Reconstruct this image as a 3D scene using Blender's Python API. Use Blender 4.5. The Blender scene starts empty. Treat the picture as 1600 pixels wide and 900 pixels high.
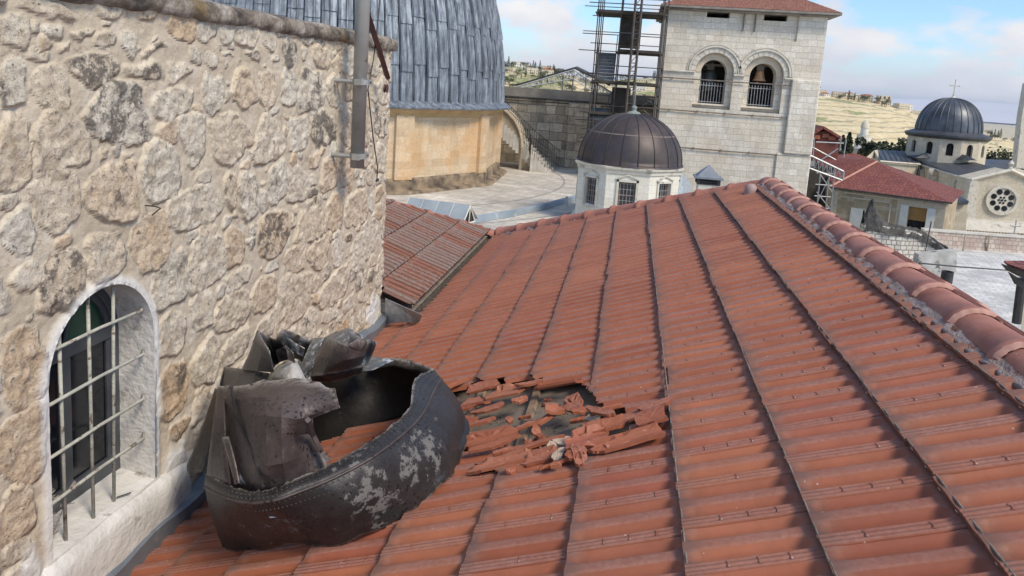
import bpy, math, random
import numpy as np
from mathutils import Vector, Matrix
random.seed(7)
R_ = math.radians

# ------------------------------------------------------------------ camera
F = 1150.0; PX, PY = 800.0, 300.0
_Y = np.array([190.0, -162.0, F]); _Y /= np.linalg.norm(_Y)
_dn = np.cross(_Y, np.array([1, .067, 0])); _dn /= np.linalg.norm(_dn)
if _dn[1] < 0: _dn = -_dn
_Z = -_dn; _X = np.cross(_Y, _Z)
CM = np.array([_X, _Y, _Z])
scene = bpy.context.scene
cd = bpy.data.cameras.new('camera'); cam = bpy.data.objects.new('camera', cd)
scene.collection.objects.link(cam); scene.camera = cam
cd.sensor_width = 36; cd.lens = F / 1600 * 36; cd.shift_y = -150 / 1600
cd.clip_start = .05; cd.clip_end = 200000
cam.matrix_world = Matrix([[CM[i][0], -CM[i][1], -CM[i][2], 0] for i in range(3)] + [[0, 0, 0, 1]])

# ------------------------------------------------------------------ world, sun, exposure
SUN_EL, SUN_AZ = R_(48), R_(128)      # azimuth measured from +Y towards +X
scene.view_settings.view_transform = 'Standard'
try: scene.view_settings.look = 'None'
except Exception: pass
scene.view_settings.exposure = 0.86
w = bpy.data.worlds.new('World'); scene.world = w; w.use_nodes = True
nt = w.node_tree; nt.nodes.clear()
def N(nt, t, **k):
    n = nt.nodes.new(t)
    for a, v in k.items():
        if a.startswith('i_'): n.inputs[a[2:].replace('_', ' ')].default_value = v
        else: setattr(n, a, v)
    return n
out = N(nt, 'ShaderNodeOutputWorld'); bg = N(nt, 'ShaderNodeBackground'); bg.inputs[1].default_value = .10
sky = N(nt, 'ShaderNodeTexSky', sky_type='NISHITA'); sky.sun_disc = False
sky.sun_elevation = SUN_EL; sky.sun_rotation = SUN_AZ; sky.air_density = 1.0; sky.dust_density = 1.5; sky.altitude = 800
tc = N(nt, 'ShaderNodeTexCoord'); mp = N(nt, 'ShaderNodeMapping'); mp.inputs['Scale'].default_value = (1, 1, 2.2); mp.inputs['Location'].default_value = (.35, .2, .1)
nt.links.new(tc.outputs['Generated'], mp.inputs[0])
nz = N(nt, 'ShaderNodeTexNoise'); nz.inputs['Scale'].default_value = 5.5; nz.inputs['Detail'].default_value = 9; nz.inputs['Roughness'].default_value = .56
nt.links.new(mp.outputs[0], nz.inputs['Vector'])
rp = N(nt, 'ShaderNodeValToRGB'); rp.color_ramp.elements[0].position = .49; rp.color_ramp.elements[1].position = .58
cov = N(nt, 'ShaderNodeMapRange'); cov.inputs[1].default_value = .03; cov.inputs[2].default_value = .13; cov.inputs[3].default_value = .13; cov.inputs[4].default_value = -.05
sep = N(nt, 'ShaderNodeSeparateXYZ'); nt.links.new(tc.outputs['Generated'], sep.inputs[0]); nt.links.new(sep.outputs[2], cov.inputs[0])
cadd = N(nt, 'ShaderNodeMath', operation='ADD'); nt.links.new(nz.outputs[0], cadd.inputs[0]); nt.links.new(cov.outputs[0], cadd.inputs[1])
nt.links.new(cadd.outputs[0], rp.inputs[0])
# low haze band of cloud near the horizon
mr = N(nt, 'ShaderNodeMapRange'); mr.inputs[1].default_value = .075; mr.inputs[2].default_value = .0; mr.inputs[3].default_value = 0; mr.inputs[4].default_value = .92
nt.links.new(sep.outputs[2], mr.inputs[0])
mx = N(nt, 'ShaderNodeMath', operation='MAXIMUM'); nt.links.new(rp.outputs[0], mx.inputs[0]); nt.links.new(mr.outputs[0], mx.inputs[1])
nz2 = N(nt, 'ShaderNodeTexNoise'); nz2.inputs['Scale'].default_value = 9; nz2.inputs['Detail'].default_value = 6
nt.links.new(mp.outputs[0], nz2.inputs['Vector'])
cc = N(nt, 'ShaderNodeValToRGB'); cc.color_ramp.elements[0].position = .38; cc.color_ramp.elements[0].color = (4.3, 4.45, 4.85, 1)
cc.color_ramp.elements[1].position = .66; cc.color_ramp.elements[1].color = (5.6, 5.5, 5.45, 1)
nt.links.new(nz2.outputs[0], cc.inputs[0])
mxc = N(nt, 'ShaderNodeMix', data_type='RGBA'); nt.links.new(mx.outputs[0], mxc.inputs['Factor'])
skl = N(nt, 'ShaderNodeMix', data_type='RGBA', blend_type='MULTIPLY'); skl.inputs['Factor'].default_value = 1; skl.inputs[7].default_value = (.80, .98, 1.14, 1)
nt.links.new(sky.outputs[0], skl.inputs[6])
nt.links.new(skl.outputs[2], mxc.inputs[6]); nt.links.new(cc.outputs[0], mxc.inputs[7])
nt.links.new(mxc.outputs[2], bg.inputs[0]); nt.links.new(bg.outputs[0], out.inputs[0])
sd = bpy.data.lights.new('sun', 'SUN'); sd.energy = 1.9; sd.angle = R_(15); sd.color = (1, .88, .72)
so = bpy.data.objects.new('sun', sd); scene.collection.objects.link(so)
sdir = Vector((math.sin(SUN_AZ) * math.cos(SUN_EL), math.cos(SUN_AZ) * math.cos(SUN_EL), math.sin(SUN_EL)))
so.rotation_euler = sdir.to_track_quat('Z', 'Y').to_euler()

# ------------------------------------------------------------------ pixel helpers (photo pixel -> point on a real surface)
def ray(px, py): return CM @ np.array([px - PX, py - PY, F])
def onplane(px, py, n, d):
    r = ray(px, py); return r * d / np.dot(n, r)
def Yp(px, py, y):
    r = ray(px, py); return r * y / r[1]
def Zp(px, py, z):
    r = ray(px, py); return r * z / r[2]
def Xp(px, py, x):
    r = ray(px, py); return r * x / r[0]
RA = R_(22.5); RN = np.array([-math.sin(RA), 0, math.cos(RA)]); RD = np.array([-math.cos(RA), 0, -math.sin(RA)])
RH = 1.30; RO = np.array([1.24, 0, -.894])
RO = RO + RN * (-RH - np.dot(RN, RO))
def rf(px, py, off=0.0): return onplane(px, py, RN, -(RH - off))
def roofP(s, y, h=0.0): return RO + RD * s + RN * h + np.array([0, y, 0])
def sy(p): p = np.asarray(p); return float(np.dot(p - RO, RD)), float(p[1])

# ------------------------------------------------------------------ scene bookkeeping
COL = scene.collection
def tag(o, label=None, cat=None, group=None, kind=None):
    if label: o['label'] = label
    if cat: o['category'] = cat
    if group: o['group'] = group
    if kind: o['kind'] = kind
    return o
def thing(name, label, cat, loc=(0, 0, 0), group=None):
    o = bpy.data.objects.new(name, None); COL.objects.link(o); o.location = [float(v) for v in loc]; o.empty_display_size = .2
    return tag(o, label, cat, group)
def root_loc(p):
    v = Vector((0, 0, 0))
    while p is not None: v += Vector(p.location); p = p.parent
    return v

class MB:
    def __init__(s): s.v = []; s.f = []
    def poly(s, pts):
        b = len(s.v); s.v += [tuple(float(c) for c in p) for p in pts]; s.f.append(list(range(b, b + len(pts))))
    def mesh(s, V, Fc):
        b = len(s.v); s.v += [tuple(float(c) for c in p) for p in V]; s.f += [[i + b for i in f] for f in Fc]
    def box(s, c, sz, rz=0, M=None):
        V = []
        for k in ((-1, -1, -1), (1, -1, -1), (1, 1, -1), (-1, 1, -1), (-1, -1, 1), (1, -1, 1), (1, 1, 1), (-1, 1, 1)):
            p = [k[i] * sz[i] / 2 for i in range(3)]
            if M is not None: p = list(M @ Vector(p))
            elif rz: p = [p[0] * math.cos(rz) - p[1] * math.sin(rz), p[0] * math.sin(rz) + p[1] * math.cos(rz), p[2]]
            V.append((c[0] + p[0], c[1] + p[1], c[2] + p[2]))
        s.mesh(V, [(0, 3, 2, 1), (4, 5, 6, 7), (0, 1, 5, 4), (1, 2, 6, 5), (2, 3, 7, 6), (3, 0, 4, 7)])
    def bx(s, a, b): s.box([(a[i] + b[i]) / 2 for i in range(3)], [abs(b[i] - a[i]) for i in range(3)])
    def tube(s, pts, r, n=8, cap=True):
        pts = [Vector([float(c) for c in p]) for p in pts]; V = []; m = len(pts)
        rs = r if isinstance(r, (list, tuple)) else [r] * m
        up = None
        for i, p in enumerate(pts):
            d = (pts[min(i + 1, m - 1)] - pts[max(i - 1, 0)]).normalized()
            if up is None:
                up = Vector((0, 0, 1)) if abs(d.z) < .9 else Vector((1, 0, 0))
            a = d.cross(up).normalized(); up = a.cross(d).normalized()
            for k in range(n):
                t = 2 * math.pi * k / n
                V.append(p + (a * math.cos(t) + up * math.sin(t)) * rs[i])
        Fc = [(i * n + k, i * n + (k + 1) % n, (i + 1) * n + (k + 1) % n, (i + 1) * n + k) for i in range(m - 1) for k in range(n)]
        if cap: Fc += [tuple(range(n))[::-1], tuple((m - 1) * n + k for k in range(n))]
        s.mesh(V, Fc)
    def lathe(s, c, prof, n=32, a0=0, a1=2 * math.pi, rot=0):
        full = abs(a1 - a0 - 2 * math.pi) < 1e-6; m = n if full else n + 1; V = []
        for r, z in prof:
            for k in range(m):
                t = a0 + (a1 - a0) * k / n + rot
                V.append((c[0] + r * math.cos(t), c[1] + r * math.sin(t), c[2] + z))
        Fc = []
        for i in range(len(prof) - 1):
            for k in range(n):
                k2 = (k + 1) % m
                Fc.append((i * m + k, i * m + k2, (i + 1) * m + k2, (i + 1) * m + k))
        s.mesh(V, Fc)
    def build(s, name, mat, parent=None, smooth=False, bevel=0, solid=0, kind=None):
        L = root_loc(parent)
        V = [(a - L.x, b - L.y, c - L.z) for a, b, c in s.v]
        me = bpy.data.meshes.new(name); me.from_pydata(V, [], s.f); me.validate(); me.update()
        o = bpy.data.objects.new(name, me); COL.objects.link(o)
        if parent is not None: o.parent = parent
        me.materials.append(mat)
        uvbox(me)
        if smooth: me.polygons.foreach_set('use_smooth', [True] * len(me.polygons))
        if solid:
            m = o.modifiers.new('t', 'SOLIDIFY'); m.thickness = solid; m.offset = 0
        if bevel:
            m = o.modifiers.new('b', 'BEVEL'); m.width = bevel; m.segments = 1; m.limit_method = 'ANGLE'
        if kind: o['kind'] = kind
        return o
def uvbox(me):
    n = len(me.polygons)
    if not n or n > 120000: return
    uv = me.uv_layers.new(name='UVMap'); d = np.zeros((len(me.loops), 2), np.float32); vs = me.vertices
    for p in me.polygons:
        nn = p.normal
        if abs(nn.z) > .95: t = Vector((1, 0, 0)); b = Vector((0, 1, 0))
        else:
            t = Vector((0, 0, 1)).cross(nn).normalized(); b = nn.cross(t)
        for li in p.loop_indices:
            co = vs[me.loops[li].vertex_index].co; d[li] = (co.dot(t), co.dot(b))
    uv.data.foreach_set('uv', d.ravel())
def npmesh(name, V, Fq, mat, parent=None, smooth=True, attrs=None, kind=None):
    L = root_loc(parent)
    V = np.asarray(V, np.float32) - np.array([L.x, L.y, L.z], np.float32); Fq = np.asarray(Fq, np.int32)
    me = bpy.data.meshes.new(name); me.vertices.add(len(V)); me.vertices.foreach_set('co', V.ravel())
    k = Fq.shape[1]; me.loops.add(Fq.size); me.loops.foreach_set('vertex_index', Fq.ravel())
    me.polygons.add(len(Fq)); me.polygons.foreach_set('loop_start', np.arange(0, Fq.size, k, dtype=np.int32))
    me.polygons.foreach_set('loop_total', np.full(len(Fq), k, np.int32))
    me.polygons.foreach_set('use_smooth', np.full(len(Fq), bool(smooth)))
    me.update(calc_edges=True); me.validate()
    for an, av in (attrs or {}).items():
        if av.ndim == 1:
            a = me.attributes.new(an, 'FLOAT', 'POINT'); a.data.foreach_set('value', av.astype(np.float32))
        else:
            a = me.attributes.new(an, 'FLOAT_COLOR', 'POINT'); c = np.ones((len(av), 4), np.float32); c[:, :3] = av; a.data.foreach_set('color', c.ravel())
    me.materials.append(mat)
    o = bpy.data.objects.new(name, me); COL.objects.link(o)
    if parent is not None: o.parent = parent
    if kind: o['kind'] = kind
    return o

# ------------------------------------------------------------------ numpy noise
def _h(i, j, s):
    x = (i.astype(np.int64) * 374761393 + j.astype(np.int64) * 668265263 + s * 974711) & 0xffffffff
    x = ((x ^ (x >> 13)) * 1274126177) & 0xffffffff
    return ((x ^ (x >> 16)) & 0xffff) / 65535.0
def vn(x, y, s=0):
    x = np.asarray(x, float); y = np.asarray(y, float)
    i = np.floor(x).astype(int); j = np.floor(y).astype(int); u = x - i; v = y - j
    u = u * u * (3 - 2 * u); v = v * v * (3 - 2 * v)
    return (_h(i, j, s) * (1 - u) + _h(i + 1, j, s) * u) * (1 - v) + (_h(i, j + 1, s) * (1 - u) + _h(i + 1, j + 1, s) * u) * v
def fbm(x, y, s=0, o=4, g=.5):
    r = 0; a = 1; t = 0
    for k in range(o):
        r = r + a * vn(x * 2 ** k + 17.3 * k, y * 2 ** k - 9.1 * k, s + k); t += a; a *= g
    return r / t
def sst(a, b, x):
    t = np.clip((x - a) / (b - a), 0, 1); return t * t * (3 - 2 * t)

# ------------------------------------------------------------------ materials
def newmat(name):
    m = bpy.data.materials.new(name); m.use_nodes = True; nt = m.node_tree; nt.nodes.clear()
    o = N(nt, 'ShaderNodeOutputMaterial'); p = N(nt, 'ShaderNodeBsdfPrincipled'); nt.links.new(p.outputs[0], o.inputs[0])
    return m, nt, p
def c4(c): return (c[0], c[1], c[2], 1)
def noise(nt, sc, det=5, rough=.55, vec=None, dist=0):
    n = N(nt, 'ShaderNodeTexNoise'); n.inputs['Scale'].default_value = sc; n.inputs['Detail'].default_value = det; n.inputs['Roughness'].default_value = rough; n.inputs['Distortion'].default_value = dist
    if vec is None:
        t = N(nt, 'ShaderNodeTexCoord'); vec = t.outputs['Object']
    nt.links.new(vec, n.inputs['Vector']); return n.outputs[0]
def ramp(nt, src, stops):
    r = N(nt, 'ShaderNodeValToRGB'); e = r.color_ramp.elements
    e[0].position = stops[0][0]; e[0].color = c4(stops[0][1]); e[1].position = stops[-1][0]; e[1].color = c4(stops[-1][1])
    for p, c in stops[1:-1]:
        q = e.new(p); q.color = c4(c)
    nt.links.new(src, r.inputs[0]); return r.outputs[0]
def rampf(nt, src, a, b):
    return ramp(nt, src, [(a, (0, 0, 0)), (b, (1, 1, 1))])
def mix(nt, f, a, b, mode='MIX'):
    m = N(nt, 'ShaderNodeMix', data_type='RGBA', blend_type=mode)
    for v, i in ((f, m.inputs['Factor']), (a, m.inputs[6]), (b, m.inputs[7])):
        if hasattr(v, 'links'): nt.links.new(v, i)
        elif isinstance(v, (int, float)): i.default_value = v
        else: i.default_value = c4(v)
    return m.outputs[2]
def mathn(nt, op, a, b=0):
    m = N(nt, 'ShaderNodeMath', operation=op)
    for v, i in ((a, m.inputs[0]), (b, m.inputs[1])):
        if hasattr(v, 'links'): nt.links.new(v, i)
        else: i.default_value = v
    return m.outputs[0]
def bump(nt, p, h, st=.4, dist=.01):
    b = N(nt, 'ShaderNodeBump'); b.inputs['Strength'].default_value = st; b.inputs['Distance'].default_value = dist
    nt.links.new(h, b.inputs['Height']); nt.links.new(b.outputs[0], p.inputs['Normal'])
def attr(nt, name, col=False):
    a = N(nt, 'ShaderNodeAttribute', attribute_name=name); return a.outputs['Color'] if col else a.outputs['Fac']
def simple(name, c1, c2, sc=6, rough=.8, metal=0, bst=.3, bd=.01, spots=None, det=6):
    m, nt, p = newmat(name)
    n = noise(nt, sc, det); col = ramp(nt, n, [(.3, c1), (.7, c2)])
    if spots:
        n2 = noise(nt, spots[1], 6, .65); col = mix(nt, rampf(nt, n2, spots[2], spots[2] + .07), col, spots[0])
    nt.links.new(col, p.inputs['Base Color']); p.inputs['Roughness'].default_value = rough; p.inputs['Metallic'].default_value = metal
    if bst: bump(nt, p, noise(nt, sc * 5, 5), bst, bd)
    return m
def ashlar(name, c1, c2, mortar, bw=.5, bh=.28, msize=.012, dirt=(.25, .22, .18), dirt_amt=.5, bst=.5, streak=True, tone=None, mottle=1.0, off=.5):
    m, nt, p = newmat(name)
    uv = N(nt, 'ShaderNodeUVMap'); v = uv.outputs[0]
    oc = N(nt, 'ShaderNodeTexCoord').outputs['Object']
    nd = N(nt, 'ShaderNodeTexNoise'); nd.inputs['Scale'].default_value = 1.2 / bw; nt.links.new(oc, nd.inputs['Vector'])
    sb = N(nt, 'ShaderNodeVectorMath', operation='SUBTRACT'); nt.links.new(nd.outputs['Color'], sb.inputs[0]); sb.inputs[1].default_value = (.5, .5, .5)
    sc_ = N(nt, 'ShaderNodeVectorMath', operation='SCALE'); nt.links.new(sb.outputs[0], sc_.inputs[0]); sc_.inputs['Scale'].default_value = bw * .16
    ad = N(nt, 'ShaderNodeVectorMath', operation='ADD'); nt.links.new(v, ad.inputs[0]); nt.links.new(sc_.outputs[0], ad.inputs[1])
    def brick(w_, h_, sh):
        b = N(nt, 'ShaderNodeTexBrick'); b.offset = off; b.squash = .72; b.squash_frequency = 3
        b.inputs['Scale'].default_value = 1; b.inputs['Brick Width'].default_value = w_; b.inputs['Row Height'].default_value = h_
        b.inputs['Mortar Size'].default_value = msize; b.inputs['Mortar Smooth'].default_value = .3
        b.inputs['Color1'].default_value = (0, 0, 0, 1); b.inputs['Color2'].default_value = (1, 1, 1, 1); b.inputs['Mortar'].default_value = (.5, .5, .5, 1)
        nt.links.new(ad.outputs[0], b.inputs['Vector']); return b
    b = brick(bw, bh, 0)
    col = mix(nt, b.outputs['Color'], c1, c2)
    big = noise(nt, .9 / bw * .35, 5, .6)
    if tone: col = mix(nt, mathn(nt, 'MULTIPLY', rampf(nt, big, .42, .6), .55), col, tone)
    fine = noise(nt, 9 / bw, 6, .65)
    col = mix(nt, mottle, col, ramp(nt, fine, [(.3, (.72, .70, .68)), (.7, (1.12, 1.12, 1.12))]), 'MULTIPLY')
    if dirt_amt:
        vv = oc
        if streak:
            mp = N(nt, 'ShaderNodeMapping'); mp.inputs['Scale'].default_value = (1, 1, .3); nt.links.new(oc, mp.inputs[0]); vv = mp.outputs[0]
        dn = noise(nt, 1.0 / bw, 7, .68, vv)
        col = mix(nt, mathn(nt, 'MULTIPLY', rampf(nt, dn, .50, .68), dirt_amt), col, dirt)
    col = mix(nt, b.outputs['Fac'], col, mortar)
    nt.links.new(col, p.inputs['Base Color']); p.inputs['Roughness'].default_value = .9
    hh = mathn(nt, 'ADD', mathn(nt, 'MULTIPLY', mathn(nt, 'SUBTRACT', 1, b.outputs['Fac']), .7), mathn(nt, 'MULTIPLY', fine, .5))
    bump(nt, p, hh, bst, bh * .08)
    return m
def flat(name, c, rough=.6, metal=0): return simple(name, tuple(x * .85 for x in c), tuple(min(1, x * 1.12) for x in c), 8, rough, metal, .1)

M = {}
M['ashlar_tower'] = ashlar('pale_ashlar', (.60, .56, .47), (.78, .74, .65), (.48, .43, .35), .62, .33, .009, (.34, .30, .25), .42, .8, tone=(.66, .57, .44))
M['ashlar_drum'] = ashlar('golden_ashlar', (.52, .39, .25), (.68, .55, .38), (.54, .42, .28), .62, .34, .007, (.36, .24, .12), .45, .4, tone=(.60, .33, .12), mottle=.9)
M['ashlar_drum_dirty'] = simple('weathered_plinth', (.07, .055, .045), (.36, .27, .17), 1.9, .95, 0, .6, .02, det=9)
M['ashlar_wall'] = ashlar('weathered_ashlar', (.34, .28, .20), (.64, .55, .41), (.24, .20, .15), .8, .52, .022, (.12, .11, .10), .6, .7, streak=False)
M['white_ashlar'] = ashlar('white_ashlar', (.66, .62, .52), (.74, .71, .61), (.52, .48, .40), .62, .28, .006, (.5, .46, .38), .08, .2, mottle=.5)
M['church_ashlar'] = ashlar('church_ashlar', (.52, .46, .35), (.63, .57, .45), (.46, .41, .32), .8, .42, .02, (.33, .29, .23), .4, .3)
M['house_ashlar'] = ashlar('house_ashlar', (.36, .29, .19), (.56, .48, .35), (.35, .29, .2), .6, .32, .02, (.2, .16, .11), .4, .5)
M['trim'] = simple('pale_stone_trim', (.50, .46, .38), (.64, .60, .51), 3, .85, 0, .3, .01, ((.33, .3, .25), 2.5, .58))
M['trim_gold'] = simple('yellow_stone_trim', (.40, .27, .13), (.55, .38, .2), 2, .85, 0, .3)
M['dark'] = simple('dark_interior', (.008, .008, .009), (.016, .015, .014), 3, .9, 0, 0)
M['iron'] = simple('dark_iron', (.03, .03, .032), (.07, .065, .06), 8, .6, .4, .2)
M['steel_tube'] = simple('galvanised_tube', (.28, .29, .30), (.45, .46, .47), 5, .5, .5, .1)
M['scaf_dark'] = simple('rusty_scaffold', (.05, .042, .036), (.13, .105, .085), 2, .7, .3, .2)
M['scaf_grey'] = simple('grey_scaffold', (.10, .105, .11), (.2, .2, .2), 2, .7, .3, .2)
M['plank'] = simple('dark_scaffold_plank', (.03, .026, .022), (.075, .062, .05), 2, .9, 0, .3)
M['copper_dark'] = None
# ================================================================== TILED ROOF (foreground)
def tile_material(name, old=False):
    m, nt, p = newmat(name)
    dust = rampf(nt, mathn(nt, 'ADD', attr(nt, 'dust'), mathn(nt, 'MULTIPLY', mathn(nt, 'SUBTRACT', noise(nt, 38, 5, .6), .5), .22)), .58, .72); tint = attr(nt, 'tint'); grime_shade = attr(nt, 'grime_shade')
    n1 = noise(nt, 9, 6, .6); n2 = noise(nt, 60, 5, .65); n3 = noise(nt, 2.2, 5, .6)
    clay = ramp(nt, tint, [(0, (.27, .085, .046)), (.3, (.34, .115, .060)), (.6, (.30, .105, .058)), (.8, (.37, .135, .070)), (1, (.29, .088, .056))])
    clay = mix(nt, .6, clay, ramp(nt, n1, [(.3, (.80, .78, .76)), (.7, (1.14, 1.12, 1.1))]), 'MULTIPLY')
    dcol = ramp(nt, n2, [(.3, (.24, .110, .086)), (.7, (.36, .200, .160))])
    df = mathn(nt, 'MULTIPLY', dust, ramp(nt, n3, [(.3, (.45, .45, .45)), (.7, (.9, .9, .9))]))
    df = mathn(nt, 'MULTIPLY', df, ramp(nt, n1, [(.3, (.75, .75, .75)), (.6, (1, 1, 1))]))
    col = mix(nt, df, clay, dcol)
    gf = mathn(nt, 'MULTIPLY', grime_shade, ramp(nt, n2, [(.25, (.35, .35, .35)), (.6, (1, 1, 1))]))
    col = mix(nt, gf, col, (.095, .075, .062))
    # little pale specks of lime and bird droppings
    v = N(nt, 'ShaderNodeTexVoronoi'); v.inputs['Scale'].default_value = 24; t = N(nt, 'ShaderNodeTexCoord'); nt.links.new(t.outputs['Object'], v.inputs['Vector'])
    spk = mathn(nt, 'MULTIPLY', mathn(nt, 'LESS_THAN', v.outputs['Distance'], .07), mathn(nt, 'GREATER_THAN', n1, .56))
    col = mix(nt, mathn(nt, 'MULTIPLY', spk, .55), col, (.62, .52, .45))
    chip = attr(nt, 'chip'); col = mix(nt, chip, col, (.72, .58, .48))
    if old:
        col = mix(nt, dust, mix(nt, .55, col, (.06, .03, .02)), mix(nt, .5, col, (.42, .17, .10)))  # pan colour darkened for the shade in the old roof's grooves
        lich = mix(nt, n2, (.13, .105, .09), (.33, .28, .25))
        nl = noise(nt, 28, 7, .72); cover = mathn(nt, 'GREATER_THAN', mathn(nt, 'ADD', nl, mathn(nt, 'MULTIPLY', tint, .20)), .60)
        col = mix(nt, mathn(nt, 'MULTIPLY', mathn(nt, 'MULTIPLY', cover, .8), mathn(nt, 'ADD', mathn(nt, 'MULTIPLY', dust, .7), .3)), mix(nt, .35, col, (.10, .05, .04)), lich)
        blk = noise(nt, 70, 6, .7)
        col = mix(nt, mathn(nt, 'MULTIPLY', rampf(nt, blk, .56, .64), .8), col, (.03, .027, .024))
    nt.links.new(col, p.inputs['Base Color'])
    rr = mix(nt, dust, (.55, .55, .55), (.8, .8, .8)); nt.links.new(rr, p.inputs['Roughness'])
    p.inputs['Specular IOR Level'].default_value = .35
    bump(nt, p, mathn(nt, 'ADD', mathn(nt, 'MULTIPLY', n2, .6), n1), .55 if old else .3, .008 if old else .004)
    return m
M['tile'] = tile_material('clay_tile'); M['tile_old'] = tile_material('old_lichened_tile', True)

PY_ = .2119; CS = .35
# cross profile of one interlocking tile; v=0 near side (towards camera), v=1 far side
PV = [0, .004, .015, .035, .04, .075, .08, .125, .13, .17, .175, .20, .215, .25, .29, .34, .40, .445, .475, .495, .51, .55, .63, .67, .69, .72, .76, .82, .89, .93, .955, .968, .974, .977, 1.0]
PZ = [.010, .0225, .0235, .0235, .0218, .0218, .0235, .0235, .0218, .0218, .0235, .0225, .019, .010, .005, .003, .0035, .007, .014, .0205, .0222, .0226, .0226, .0222, .019, .011, .006, .003, .004, .009, .015, .0178, .0178, .001, .001]
PV = np.array(PV)
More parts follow.
